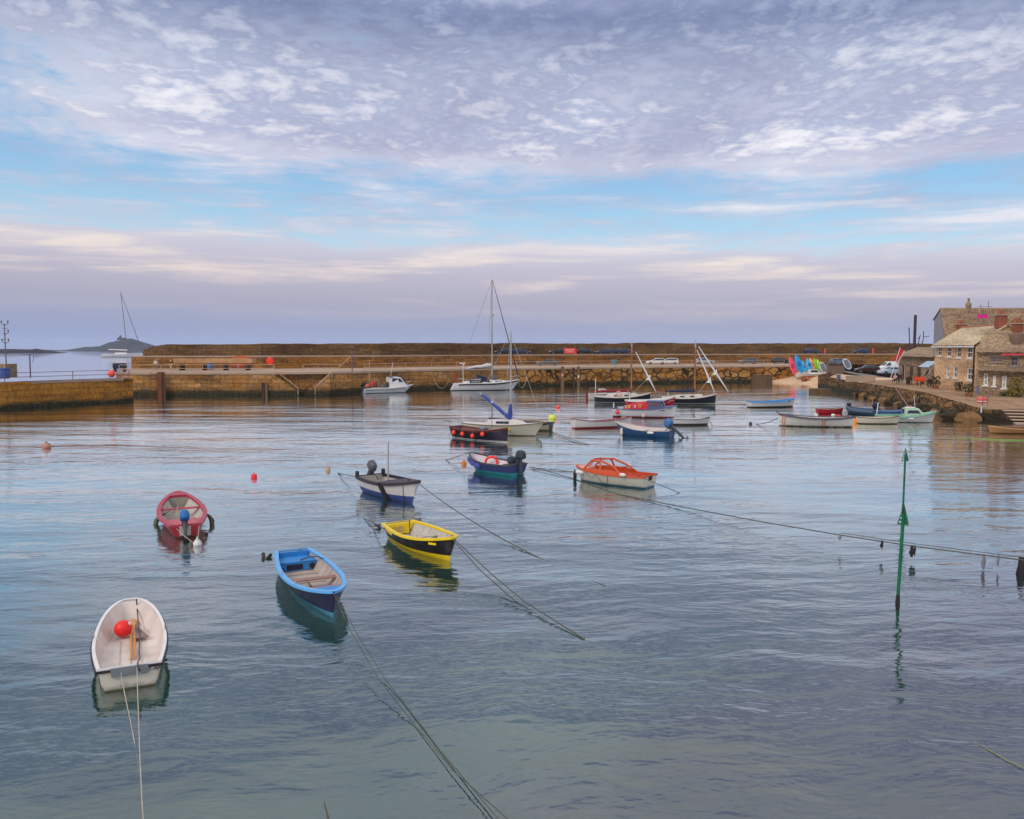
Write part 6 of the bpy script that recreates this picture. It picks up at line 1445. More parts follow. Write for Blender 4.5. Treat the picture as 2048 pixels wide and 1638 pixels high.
# ------------------------------------------------------------------ beach, slipway, car park
rows = []
pxl = (1480, 1530, 1575, 1610, 1650, 1690, 1730, 1790)
A = [P(x, y, 0) for x, y in zip(pxl, (765, 765, 766.5, 768.5, 772, 777, 784, 790))]
def at_D(p, dD, z): return Vector((p.x * (p.y + dD) / p.y, p.y + dD, z))
Z1 = [at_D(p, 4, .5) for p in A]
Z2 = [at_D(p, 9, 1.2) for p in A]
Z3 = [at_D(p, 15, 2.0) for p in A]
rows = [[p + Vector((-2, -14, -2.2)) for p in A], [p + Vector((-.5, -4, -.5)) for p in A], A, Z1, Z2, Z3]
Z4 = [Vector((p.x * 1.08, 185, 2.75)) for p in Z3]; Z5 = [Vector((p.x * 1.3, 222, 3.4)) for p in Z3]
mb = MB(); mb.loft(rows, cap=False, closed=False); struct(mb.build('beach', m_sand, smooth=60))
mb = MB(); Z3b = [p + Vector((0, 0, -.02)) for p in Z3]; mb.loft([Z3b, Z4, Z5], cap=False, closed=False); struct(mb.build('ground', m_road, smooth=60))
# concrete apron strip, weed line
mb = MB(); mb.loft([[p + Vector((0, 0, .012)) for p in (Z1[4].lerp(Z2[4], .1), Z1[5].lerp(Z2[5], .1), Z1[6].lerp(Z2[6], .1), Z1[7].lerp(Z2[7], .1))], [p + Vector((0, 0, .012)) for p in (Z1[4].lerp(Z2[4], .5), Z1[5].lerp(Z2[5], .5), Z1[6].lerp(Z2[6], .5), Z1[7].lerp(Z2[7], .5))]], cap=False, closed=False); struct(mb.build('path', m_concrete, smooth=0))
def beach_z(px, py):
    for z in [k * .05 for k in range(-4, 70)]: pass
    return None
tag(MB().box(P(1520, 762, .4) + Vector((0, -1.2, .3)), (3.6, 2.6, 2.1)).build('landing_block', m_steps, smooth=0), 'square stone landing block at the foot of the quay near the beach', 'stone block')
tag(MB().rbox(P(1640, 783, .2), (3.1, 2.0, 1.0), 10).build('mooring_block', m_steps, smooth=30), 'squat concrete block standing in the shallows off the beach', 'concrete block')

# boards and kayaks standing on end against the quay end
def board(px0, y0, px1, y1, D, wpx, m_, label, name='kayak', thick=.32, blunt=False, lean=1.2, cock=None):
    b = Q(px1, y1, D); t_ = Q(px0, y0, D); t_ = t_ + Vector((0, lean, 0)); v = t_ - b; Ln = v.length
    o = thing(name, label, name.replace('_', ' '), b, group='kayaks and boards standing by the quay')
    w_ = wpx * D / F; u = v.normalized(); sx = Vector((1, 0, 0)); sx = (sx - u * sx.dot(u)).normalized(); nn = sx.cross(u); nn = nn if nn.y < 0 else -nn
    mb = MB(); rr = []
    for i in range(17):
        f = i / 16.0; k = max(.03, math.sin(math.pi * min(1, max(0, f))) ** (.35 if blunt else .75)); th = thick * (.35 + .65 * k)
        c = u * (Ln * f)
        rr.append([c + sx * (w_ / 2 * k * math.cos(a)) + nn * (th / 2 * math.sin(a)) + nn * .0 for a in [2 * math.pi * j / 12 for j in range(12)]])
    mb.loft(rr); mb.build('hull' if name == 'kayak' else 'deck_board', m_, o, smooth=60)
    if cock:
        rr = []
        for f in (.36, .42, .52, .62, .66):
            k = math.sin(math.pi * (f - .34) / .34); c = u * (Ln * f)
            rr.append([c + sx * (w_ * .3 * max(.1, k) * q) + nn * (thick * .5 + z) for q, z in ((-1, .0), (-.6, .03), (.6, .03), (1, .0), (1, -.1), (-1, -.1))])
        mb = MB(); mb.loft(rr); mb.build('seat_well', cock, o, smooth=30)
    else:
        rr = []
        for f in (.15, .3, .5, .7, .85):
            k = math.sin(math.pi * f) ** .4; c = u * (Ln * f)
            rr.append([c + sx * (w_ * .36 * k * q) + nn * (thick * .5 + z) for q, z in ((-1, -.02), (-1, .012), (1, .012), (1, -.02))])
        mb = MB(); mb.loft(rr); mb.build('deck_pad', mat('grey deck pad', S(108, 106, 110), .8, .1), o, smooth=30)
    return o
kd = lambda n, c: mat(n, c, .4, .08, 2)
board(1583, 713, 1591.5, 753, 173, 12, kd('rose red plastic', S(228, 66, 100)), 'rose red kayak standing on end, first by the quay wall', cock=kd('dark rose well', S(168, 44, 74)))
board(1595, 709, 1605, 748, 174, 13, kd('azure plastic', S(18, 140, 214)), 'tall azure blue kayak standing on end', cock=kd('dark azure well', S(14, 96, 160)))
board(1608, 721, 1613, 746, 174, 9, kd('turquoise plastic', S(44, 164, 190)), 'short turquoise kayak beside the tall azure one', cock=kd('dark teal well', S(24, 112, 140)))
board(1618, 716, 1623, 744, 174.5, 11, kd('sky blue plastic', S(52, 158, 216)), 'sky blue kayak leaning against the orange one', cock=kd('dark azure well', S(14, 96, 160)))
board(1624, 716, 1630, 742, 176, 9, kd('orange yellow plastic', S(240, 164, 60)), 'orange yellow kayak between the sky blue and green ones', cock=kd('dark orange well', S(190, 110, 30)))
board(1632, 716, 1637, 742, 175.5, 8, kd('lime plastic', S(128, 186, 26)), 'lime green kayak, left of the pair', cock=kd('dark lime well', S(90, 140, 16)))
board(1638, 718, 1643, 743, 175, 8.5, kd('leaf green plastic', S(150, 204, 48)), 'leaf green kayak, right of the pair', cock=kd('dark lime well', S(90, 140, 16)))
board(1646, 724, 1651, 747.5, 172, 13, kd('light grey board', S(176, 180, 182)), 'grey paddleboard standing by the green kayaks', name='paddleboard', thick=.14, blunt=True)
board(1693, 717, 1700, 739, 172, 15, kd('pale blue grey board', S(170, 184, 200)), 'white rimmed paddleboard with dark pad behind the wooden bin', name='paddleboard', thick=.14, blunt=True)
o = MB().box((0, 0, .85), (3.1, 1.5, 1.75)).build('timber_bin', mat('brown slatted timber', S(118, 98, 84), .8, .25, 2), smooth=0); o.location = P(1671, 748.5, 1.93); tag(o, 'big brown timber bin on the slipway between the paddleboards', 'bin')
o = bin_(1677, 760, 1.05, .38, 1.0, m_bbin, 'blue drum with red lid standing on the slipway')

# cabin boat and wooden boat hauled out on the beach
def beached(name, label, px0, py0, px1, py1, z, B, fr, roll, **k):
    h = boat(name, label, (px0, py0, z), (px1, py1, z), B, fr, fr * 1.1, fr * 1.6, group='boats hauled out on the beach', roll=roll, **k); h.root.location.z = z + .25; return h
hm = hullmat('white beached hull', [(-.1, S(150, 60, 60)), (9, S(220, 216, 214))], .35, .15, 0)
hb_ = beached('cabin_boat', 'little white cabin boat hauled out below the coloured kayaks', 1593, 756, 1647, 756, 1.0, 1.9, .6, 0, hullm=hm, inm=m_white2, gunm=m_white, deck=(.5, .985), deckm=m_white, zf=.2, rake=.4)
mb = MB(); mb.loft([[Vector((hb_.X(t_), s_ * wv, z)) for s_, wv, z in ((-1, .68, .6), (-1, .6, zz), (1, .6, zz), (1, .68, .6))] for t_, zz in ((.45, 1.5), (.72, 1.5), (.86, .8))]); cb = mb.build('cabin', m_white, hb_.root, smooth=30)
mb = MB(); mb.loft([[Vector((hb_.X(t_), y, z)) for t_, z in ((.49, 1.38), (.71, 1.38), (.78, .95), (.49, .95))] for y in (-.69, -.58)]); mb.build('side_window', m_glass, cb, smooth=0)
hm = hullmat('brown wooden hull', [(9, S(136, 78, 52))], .6, .4, 0)
hw = beached('rowing_boat', 'brown wooden rowing boat hauled out on the sand, tilted on its side', 1604, 763, 1650, 762, .4, 1.7, .5, 24, hullm=hm, inm=mat('reddish inside planks', S(166, 92, 56), .7, .2), gunm=mat('brown rail', S(150, 96, 66), .6), zf=.12, thw=((.25, .2), (.45, .2), (.65, .2), (.82, .2)), thwm=mat('tan rib', S(196, 148, 112), .7))
# ------------------------------------------------------------------ near bank on the other side: quay of rubble, cottages
ep = []
for px, yt, yb in ((1722, 768, 790), (1760, 771.5, 799), (1800, 776, 810), (1850, 784, 821), (1885, 795, 827.5), (1930, 808, 832.5), (1968, 817, 839)):
    ep.append(V3(px, yt, base_D(px, yb)))
zt_ = (1.9, 2.0, 2.1, 2.1, 1.75, 1.35, 1.05)
for p, z in zip(ep, zt_): p.z = z
bank = thing('bank_wall', 'rubble harbourside wall and paved bank in front of the stone cottages', 'wall')
fp = resample(ep, 1.6)
jp = [p + Vector((rnd.uniform(-.12, .12), rnd.uniform(-.12, .12), 0)) for p in fp]
mb = MB(); s = 0; rings = []
for i, p in enumerate(jp):
    if i: s += (p - jp[i - 1]).length
    tg = (jp[min(i + 1, len(jp) - 1)] - jp[max(i - 1, 0)]).normalized(); nn = Vector((tg.y, -tg.x, 0))
    if nn.x > 0 and nn.y > 0: nn = -nn
    r_ = []
    for k, zf_ in enumerate((-2.5, -.3, .25, .5, .75, 1.0)):
        z = zf_ if zf_ < 0 else p.z * zf_
        q = p + nn * ((1 - max(0, zf_)) * .45 + rnd.uniform(-.12, .16) * (zf_ < 1)); r_.append(Vector((q.x, q.y, z)))
        mb.uv[len(mb.v) + k] = (s, z)
    mb.v += [tuple(v) for v in r_]
n = 6
for i in range(len(jp) - 1):
    for k in range(n - 1): a_ = i * n + k; mb.f.append((a_, a_ + n, a_ + n + 1, a_ + 1))
mb.build('rubble_face', m_bank, bank, smooth=0)
GR = [Vector((p.x + 70, p.y + 30, 2.6)) for p in jp]
inn = []
for p in jp: inn.append(Vector((p.x + 3.5, p.y + 6, min(2.0, p.z + .35))))
mb = MB(); mb.loft([jp, inn, GR], cap=False, closed=False); mb.build('paving', m_bankpave, bank, smooth=60)
mb = MB(); ribbon(mb, [(jp[0].x, jp[0].y), (jp[0].x + 3, jp[0].y + 26), (jp[0].x + 14, jp[0].y + 46)], -2, [1.88, 2.2, 2.4]); mb.build('end_face', m_bank, bank, smooth=0)
# paving towards the near end, in front of the weathered cottage
e = jp[-1]
near = [Vector((e.x, e.y, 1.03)), Vector((e.x + 4, e.y - .5, 1.02)), Vector((e.x + 9, e.y - 1.5, 1.05)), Vector((e.x + 40, e.y - 4, 1.2))]
far_ = [Vector((e.x + 1.5, e.y + 6, 1.4)), Vector((e.x + 6, e.y + 9, 1.75)), Vector((e.x + 14, e.y + 9, 1.8)), Vector((e.x + 60, e.y + 9, 1.9))]
mb = MB(); mb.loft([near, far_], cap=False, closed=False); mb.build('lower_paving', m_bankpave, bank, smooth=0)
mb = MB(); ribbon(mb, [(q.x, q.y) for q in near], -2, [q.z - .004 for q in near]); mb.build('lower_face', m_bank, bank, smooth=0)
m_steps = mat('dark riser stone', S(84, 64, 48), .8, .3, 1.2, spec=.2)  # darker tone for the step fronts, paler slabs lie on top
m_boul = mat('bank boulder', S(132, 98, 64), .9, .3, 1.6, bump=.06, spec=.2); m_bould = mat('weedy boulder', S(62, 50, 36), .8, .35, 2.2, bump=.06, spec=.2)
# flight of harbour steps going down into the water
st = thing('stone_steps', 'pale stone steps leading down from the bank into the water', 'steps', (e.x, e.y, 0))
for k in range(5):
    z = .92 - k * .23; d0 = k * .85
    mb = MB(); a_ = Vector((1.4 - d0 * .25, -1.1 - d0, 0)); dirx = Vector((13, -3.0, 0))
    mb.loft([[a_ + Vector((0, 0, z)), a_ + dirx + Vector((0, 0, z)), a_ + dirx + Vector((.6, 3.0, z)), a_ + Vector((.6, 3.0, z))], [a_ + Vector((0, 0, -1.5)), a_ + dirx + Vector((0, 0, -1.5)), a_ + dirx + Vector((.6, 3, -1.5)), a_ + Vector((.6, 3, -1.5))]])
    sp_ = mb.build('step', m_steps if k < 3 else m_bould, st, smooth=0)
    mb = MB(); u_ = Vector((-.05, -.12, 0)); mb.loft([[a_ + u_ + Vector((0, 0, z + q)), a_ + u_ + dirx + Vector((0, 0, z + q)), a_ + dirx + Vector((.2, .75, z + q)), a_ + Vector((.2, .75, z + q))] for q in (.005, .07)]); mb.build('tread', m_concrete, sp_, smooth=0)
# loose boulders along the foot
random.seed(9)
for k in range(26):
    f = k / 25.0 * (len(jp) - 1); i = int(f); p = jp[i]
    if k < 8: sz = rnd.uniform(.35, .7)
    else: sz = rnd.uniform(.4, .85)
    mb = MB(); mb.ball((0, 0, 0), sz, 7, (1, .9, .62))
    mb.v = [tuple(Vector(v) * rnd.uniform(.82, 1.15)) for v in mb.v]
    tg = (jp[min(i + 1, len(jp) - 1)] - jp[max(i - 1, 0)]).normalized(); nn = Vector((tg.y, -tg.x, 0))
    if nn.x > 0 and nn.y > 0: nn = -nn
    o = mb.build('boulder', m_bould if k % 3 else m_boul, smooth=30); o.location = p + nn * rnd.uniform(.5, 1.2); o.location.z = rnd.uniform(.05, .3); o.rotation_euler.z = rnd.uniform(0, 6)
    tag(o, 'one of the weathered boulders heaped along the foot of the harbourside wall', 'boulder', 'boulders at the foot of the bank')
# big boulders near the steps
for px, py, sz, lb in ((1935, 838, 1.15, 'largest tan boulder at the water edge beside the red and white post'), (1905, 833, .95, 'dark boulder left of the largest tan boulder'), (1995, 830, .8, 'rounded boulder beside the stone steps')):
    mb = MB(); mb.ball((0, 0, 0), sz, 7, (1.15, .8, .62)); mb.v = [tuple(Vector(v) * rnd.uniform(.84, 1.14)) for v in mb.v]
    o = mb.build('boulder', m_boul if sz > 1.0 else m_bould, smooth=24); o.location = P(px, py, .3); tag(o, lb, 'boulder')
# red and white marker post
b = P(1962, 838, .05); o = thing('marker_post', 'white post with a red banded barrel head standing at the water edge', 'post', b)
zz2 = lambda py: CZ + (HY - py) * b.y / F
MB().tube([(0, 0, -1), (0, 0, zz2(807))], .07, 8).build('post', m_fend, o)
mb = MB(); mb.lathe([(.1, zz2(808)), (.42, zz2(807)), (.46, zz2(803)), (.42, zz2(797)), (.3, zz2(795)), (.02, zz2(794))], n=14); hd = mb.build('head', mat('coral red head', S(226, 92, 82), .6, .1), o, smooth=40)
MB().lathe([(.468, zz2(804)), (.472, zz2(802.5))], n=14).build('white_band', m_fend, hd)
# tan wooden boat at the frame edge, green rope
hm = hullmat('tan varnished hull', [(.05, S(110, 70, 40)), (9, S(176, 124, 76))], .5, .3, .2)
hX = boat('rowing_boat', 'tan varnished rowing boat cut by the frame edge below the stone steps', (2082, 866, 0), (1975, 866, 0), 1.8, .42, .5, .62, hullm=hm, inm=mat('dark red brown inside', S(96, 44, 34), .7), gunm=mat('pale tan gunwale', S(208, 164, 112), .55), zf=.1, thw=((.3, .3), (.6, .3)), tr=.6)
rope('bright green floating line at the frame edge below the tan boat', [P(2090, 879, .02), P(2040, 880, .03), P(1990, 879, .02), P(1945, 876, .01), P(1890, 876, -.02)], .028, mat('bright green line', S(132, 168, 92), .8), name='floating_line')
rope('pale line across the water between the bank corner and the near beacon', [P(1722, 790, .06), P(1780, 796, .1), P(1800, 794, .2)], .03, m_ropew)

# ------------------------------------------------------------------ cottages
def facade(mb, p0, p1, z0, z1, holes, depth=.22):
    """wall face from p0 to p1 with openings [(u0,u1,v0,v1)]; reveals go inwards"""
    p0, p1 = Vector(p0), Vector(p1); d = p1 - p0; d.z = 0; Ln = d.length; ux = d.normalized(); nin = Vector((-ux.y, ux.x, 0))
    us = sorted({0, Ln, *[h[0] for h in holes], *[h[1] for h in holes]}); vs = sorted({z0, z1, *[h[2] for h in holes], *[h[3] for h in holes]})
    def pt(u, v, k=0.0): return Vector((p0.x, p0.y, 0)) + ux * u + nin * k + Vector((0, 0, v))
    def quad(a, b, c, e_, uvs):
        o = len(mb.v)
        for q, w_ in zip((a, b, c, e_), uvs): mb.uv[len(mb.v)] = w_; mb.v.append(tuple(q))
        mb.f.append((o, o + 1, o + 2, o + 3))
    for i in range(len(us) - 1):
        for j in range(len(vs) - 1):
            um, vm_ = (us[i] + us[i + 1]) / 2, (vs[j] + vs[j + 1]) / 2
            if any(h[0] < um < h[1] and h[2] < vm_ < h[3] for h in holes): continue
            quad(pt(us[i], vs[j]), pt(us[i + 1], vs[j]), pt(us[i + 1], vs[j + 1]), pt(us[i], vs[j + 1]), ((us[i], vs[j]), (us[i + 1], vs[j]), (us[i + 1], vs[j + 1]), (us[i], vs[j + 1])))
    for u0, u1, v0, v1 in holes:
        for (ua, va), (ub, vb) in (((u0, v0), (u0, v1)), ((u0, v1), (u1, v1)), ((u1, v1), (u1, v0)), ((u1, v0), (u0, v0))):
            quad(pt(ua, va), pt(ub, vb), pt(ub, vb, depth), pt(ua, va, depth), ((ua, va), (ub, vb), (ub + .2, vb), (ua + .2, va)))
    return pt, ux, nin
m_sash = mat('white sash paint', S(232, 228, 222), .5, .05)
def sash(parent, pt, u0, u1, v0, v1, m_fr=None, bars=2, depth=.14, sill=True):
    mf = m_fr or m_sash; mb = MB()
    def bar(ua, ub, va, vb, k0, k1): mb.loft([[pt(ua, va, k), pt(ub, va, k), pt(ub, vb, k), pt(ua, vb, k)] for k in (k0, k1)])
    fw = .13
    o = len(mb.v)
    # one frame as a ring
    ro = [(u0 + .003, v0 + .003), (u1 - .003, v0 + .003), (u1 - .003, v1 - .003), (u0 + .003, v1 - .003)]; ri = [(u0 + fw, v0 + fw), (u1 - fw, v0 + fw), (u1 - fw, v1 - fw), (u0 + fw, v1 - fw)]
    mb.loft([[pt(*q, depth - .06) for q in ro], [pt(*q, depth - .06) for q in ri], [pt(*q, depth + .05) for q in ri], [pt(*q, depth + .05) for q in ro], [pt(*q, depth - .06) for q in ro]], cap=False)
    fr_ = mb.build('window', mf, parent, smooth=0)
    mb = MB(); mb.loft([[pt(u0 + fw - .01, v0 + fw - .01, k), pt(u1 - fw + .01, v0 + fw - .01, k), pt(u1 - fw + .01, v1 - fw + .01, k), pt(u0 + fw - .01, v1 - fw + .01, k)] for k in (depth + .02, depth + .04)]); mb.build('pane', m_glass, fr_, smooth=0)
    for k in range(1, bars):
        vm_ = v0 + (v1 - v0) * k / bars; mb = MB(); mb.loft([[pt(u0 + fw, vm_ - .05, q), pt(u1 - fw, vm_ - .05, q), pt(u1 - fw, vm_ + .05, q), pt(u0 + fw, vm_ + .05, q)] for q in (depth - .03, depth + .018)]); mb.build('meeting_rail', mf, fr_, smooth=0)
    um = (u0 + u1) / 2; mb = MB(); mb.loft([[pt(um - .025, v0 + fw, q), pt(um + .025, v0 + fw, q), pt(um + .025, v1 - fw, q), pt(um - .025, v1 - fw, q)] for q in (depth - .01, depth + .019)]); mb.build('glazing_bar', mf, fr_, smooth=0)
    if sill:
        mb = MB(); mb.loft([[pt(u0 - .12, v0 - .16, k), pt(u1 + .12, v0 - .16, k), pt(u1 + .12, v0 - .01, k), pt(u0 - .12, v0 - .01, k)] for k in (-.09, .12)]); mb.build('sill', mf, fr_, smooth=0)
def roof_plane(name, a, b, c, d, m_, parent, th=.12, label=None):
    """a-b eave, d-c ridge"""
    mb = MB(); a, b, c, d = map(Vector, (a, b, c, d)); nrm = (b - a).cross(d - a).normalized() * th
    if nrm.z < 0: nrm = -nrm
    lu = (b - a).length; lv = (d - a).length
    for off_ in (Vector((0, 0, 0)), nrm):
        for q, w_ in zip((a, b, c, d), ((0, 0), (lu, 0), (lu, lv), (0, lv))): mb.uv[len(mb.v)] = w_; mb.v.append(tuple(q + off_))
    mb.f += [(0, 3, 2, 1), (4, 5, 6, 7), (0, 1, 5, 4), (1, 2, 6, 5), (2, 3, 7, 6), (3, 0, 4, 7)]
    return mb.build(name, m_, parent, smooth=0)
def chimney(parent, c, w_, d_, h_, m_, pots=1, label=None):
    mb = MB(); mb.box((c[0], c[1], c[2] + h_ / 2), (w_, d_, h_)); 
    for i, v in enumerate(mb.v): mb.uv[i] = (v[0] + v[1], v[2])
    o = mb.build('chimney', m_, parent, smooth=0)
    MB().box((c[0], c[1], c[2] + h_ + .06), (w_ + .2, d_ + .2, .14)).build('chimney_cap', m_concrete, o, smooth=0)
    for k in range(pots): MB().lathe([(.17, 0), (.2, .06), (.14, .5), (.18, .54), (.1, .56)], (c[0] + (k - (pots - 1) / 2) * .45, c[1], c[2] + h_ + .12), 10).build('chimney_pot', mat('terracotta pot', S(170, 100, 66), .8, .15), o)
    return o
m_brick = mat('red chimney brick', S(150, 86, 66), .85, .2, 4); m_brick2 = mat('orange chimney brick', S(186, 104, 62), .85, .2, 4)

# near cottage with four sash windows
Ya, Yb = 112.0, 97.0
A_ = Vector((Q(1869, 730, Ya).x, Ya, 0)); B_ = Vector((Q(1950, 730, Yb).x, Yb, 0))
EZ = 7.4; GZ = 1.75
H1 = thing('cottage', 'tan granite cottage with four white sash windows upstairs facing the harbour', 'house', (A_ + B_) / 2)
H1.location.z = GZ
off1 = Vector((H1.location.x, H1.location.y, 0))
def rel(v): return Vector(v) - off1
Ln = (B_ - A_).length
def uof(px):   # wall distance for a picture column
    d = ray(px, 730); k = d.x / d.y; ux = (B_ - A_).normalized()
    return (k * A_.y - A_.x) / (ux.x - k * ux.y)
def vof(u, py):
    p = A_ + (B_ - A_).normalized() * u; return CZ + (HY - py) * p.y / F
holes = []
for pa, pb, ya, yb_ in ((1873.5, 1882, 693.5, 711.5), (1892, 1901, 693.5, 713), (1911.5, 1921, 693.5, 715), (1932, 1943, 693, 716), (1892.5, 1898.5, 733, 754.5), (1906.5, 1914.5, 733, 755.5), (1934, 1946, 736, 760)):
    u0, u1 = uof(pa), uof(pb); um = (u0 + u1) / 2; holes.append((u0, u1, vof(um, yb_), min(EZ - .12, vof(um, ya))))
mb = MB(); pt, ux, nin = facade(mb, rel(A_), rel(B_), GZ - 1.6 - GZ, EZ - GZ, [(a_, b_, c_ - GZ, d_ - GZ) for a_, b_, c_, d_ in holes])
back = -1 if False else 1
dpt = nin * 6.6
if dpt.x < 0: dpt = -dpt
ra, rb = rel(A_), rel(B_)
def side(mb, p, q, z0, z1s):
    o = len(mb.v); Ls = (Vector(q) - Vector(p)).length
    for w_, u in ((p, 0), (q, Ls)):
        mb.uv[len(mb.v)] = (u, z0); mb.v.append((w_[0], w_[1], z0))
    mid = (Vector(p) + Vector(q)) / 2
    for w_, u, z in ((q, Ls, z1s[1]), (mid, Ls / 2, z1s[2]), (p, 0, z1s[0])): mb.uv[len(mb.v)] = (u, z); mb.v.append((w_[0], w_[1], z))
    mb.f.append((o, o + 1, o + 2, o + 3, o + 4))
RZ = 9.7
side(mb, ra, ra + dpt, -1.6, (EZ - GZ, EZ - GZ, RZ - GZ)); side(mb, rb, rb + dpt, -1.6, (EZ - GZ, EZ - GZ, RZ - GZ))
ribbon(mb, [((ra + dpt).x, (ra + dpt).y), ((rb + dpt).x, (rb + dpt).y)], -1.6, EZ - GZ)
mb.build('wall', m_house, H1, smooth=0)
for (a_, b_, c_, d_) in holes: sash(H1, pt, a_, b_, c_ - GZ, d_ - GZ)
ov = nin.normalized() if nin.dot(dpt) > 0 else -nin.normalized()
e0, e1 = ra - ov * .35 - ux * .25 + Vector((0, 0, EZ - GZ - .02)), rb - ov * .35 + ux * .25 + Vector((0, 0, EZ - GZ - .02))
r0, r1 = ra + dpt * .5 - ux * .25 + Vector((0, 0, RZ - GZ + .03)), rb + dpt * .5 + ux * .25 + Vector((0, 0, RZ - GZ + .03))
b0, b1 = ra + dpt + ov * .35 - ux * .25 + Vector((0, 0, EZ - GZ - .02)), rb + dpt + ov * .35 + ux * .25 + Vector((0, 0, EZ - GZ - .02))
rf = roof_plane('roof', e0, e1, r1, r0, m_slate, H1); roof_plane('rear_roof', b0, b1, r1, r0, m_slate, H1)
MB().tube([r0 + Vector((0, 0, .14)), r1 + Vector((0, 0, .14))], .13, 8).build('ridge_tiles', mat('terracotta ridge tile', S(176, 112, 80), .8, .2, 2), rf)
mb = MB(); mb.loft([[q + Vector((0, 0, z)) + ov * k for z, k in ((-.02, -.1), (-.17, -.1), (-.17, .06), (-.02, .06))] for q in (e0, e1)]); mb.build('gutter', m_sash, H1, smooth=0)
MB().tube([rb - ov * .12 - ux * .1 + Vector((0, 0, -1.0)), rb - ov * .12 - ux * .1 + Vector((0, 0, EZ - GZ - .2))], .09, 8).build('drainpipe', m_black, H1)
chimney(H1, r1 + Vector((-.2, 1.2, -.3)), 1.0, .9, 1.5, m_brick, 2)
for k_, (pa, pb) in enumerate(((1882.5, 1891), (1922, 1931))):
    u0, u1 = uof(pa), uof(pb); mb = MB(); mb.loft([[pt(u0, vof(u0, 714) - GZ, q), pt(u1, vof(u0, 714) - GZ, q), pt(u1, EZ - GZ - .2, q), pt(u0, EZ - GZ - .2, q)] for q in (-.015, .05)]); mb.build('render_panel', mat('pale orange render', S(222, 168, 116), .85, .12), H1, smooth=0)

# weathered cottage to its near side, lower roof, lean-to
Yc = 89.0
C_ = Vector((Q(2110, 730, Yc).x, Yc, 0)); B2 = Vector((Q(1953, 730, 94.0).x, 94.0, 0))
H2 = thing('cottage', 'weathered grey brown cottage with a long lean-to canopy nearest the frame edge', 'house', (B2 + C_) / 2); H2.location.z = 1.4; off2 = Vector((H2.location.x, H2.location.y, 0))
def uof2(px):
    d = ray(px, 730); k = d.x / d.y; u_ = (C_ - B2).normalized(); return (k * B2.y - B2.x) / (u_.x - k * u_.y)
def vof2(u, py): p = B2 + (C_ - B2).normalized() * u; return CZ + (HY - py) * p.y / F - 1.4
E2 = 6.55 - 1.4
hl = []
for pa, pb, ya, yb_ in ((1968, 1977, 747, 770), (1986.5, 1993, 751, 771.5), (2005.5, 2014, 752, 776), (1978, 2006, 712.5, 723.5), (2020, 2037, 712, 732)):
    u0, u1 = uof2(pa), uof2(pb); um = (u0 + u1) / 2; hl.append((u0, u1, vof2(um, yb_), vof2(um, ya)))
mb = MB(); pt2, ux2, nin2 = facade(mb, B2 - off2, C_ - off2, -1.5, E2, hl)
dp2 = nin2 * 7 if nin2.y > 0 else -nin2 * 7
ribbon(mb, [((C_ - off2).x, (C_ - off2).y), ((C_ - off2 + dp2).x, (C_ - off2 + dp2).y), ((B2 - off2 + dp2).x, (B2 - off2 + dp2).y), ((B2 - off2).x, (B2 - off2).y)], -1.5, E2)
mb.build('wall', m_house_grey, H2, smooth=0)
for k, h_ in enumerate(hl): sash(H2, pt2, *h_, m_fr=m_sash if k < 3 else mat('grey brown frame', S(138, 120, 108), .6, .1))
o2_ = dp2.normalized(); a_, b_ = B2 - off2, C_ - off2
rf2 = roof_plane('roof', a_ - o2_ * .5 + Vector((0, 0, E2)), b_ - o2_ * .5 + Vector((0, 0, E2)), b_ + dp2 * .55 + Vector((0, 0, E2 + 2.0)), a_ + dp2 * .55 + Vector((0, 0, E2 + 2.6)), m_slate_brown, H2)
roof_plane('rear_roof', a_ + dp2 + Vector((0, 0, E2)), b_ + dp2 + Vector((0, 0, E2)), b_ + dp2 * .55 + Vector((0, 0, E2 + 2.0)), a_ + dp2 * .55 + Vector((0, 0, E2 + 2.6)), m_slate_brown, H2)
chimney(H2, a_ + dp2 * .55 + (b_ - a_) * .42 + Vector((0, 0, E2 + 1.8)), .9, .8, 1.5, m_brick, 2)
mb = MB(); c0, c1 = C_ - off2, C_ - off2 + Vector((22, -7, 0)); ribbon(mb, [(c0.x + .02, c0.y - .02), (c1.x, c1.y), (c1.x + 3, c1.y + 8), (c0.x + 3, c0.y + 8)], -1.5, 10.5); mb.build('tall_wing', m_house_grey, H2, smooth=0)
roof_plane('wing_roof', (c0.x - .1, c0.y - .3, 10.5), (c1.x, c1.y - .3, 10.5), (c1.x + 3, c1.y + 8.2, 10.6), (c0.x + 3, c0.y + 8.2, 10.6), m_slate_brown, H2)
zl = vof2(uof2(2000), 742)
roof_plane('lean_to_canopy', a_ - o2_ * .9 + (b_ - a_) * .03 + Vector((0, 0, zl)), b_ - o2_ * .9 + Vector((0, 0, zl - .1)), b_ + o2_ * .02 + Vector((0, 0, zl + .25)), a_ + o2_ * .02 + (b_ - a_) * .03 + Vector((0, 0, zl + .35)), m_slate_brown, H2, .1)
mb = MB(); u0 = uof2(2004); mb.loft([[pt2(u0, E2 - .25, q), pt2(u0 + 3.5, E2 - .25, q), pt2(u0 + 3.5, E2 - .05, q), pt2(u0, E2 - .05, q)] for q in (-.6, -.5)]); mb.build('red_fascia', mat('crimson fascia', S(196, 58, 74), .6), H2, smooth=0)
MB().rbox(a_ + dp2 * .32 + (b_ - a_) * .52 + Vector((0, 0, E2 + 1.5)), (2.2, 1.4, 1.5), 8).build('roof_dormer', mat('dormer cladding', S(120, 96, 82), .8), rf2)
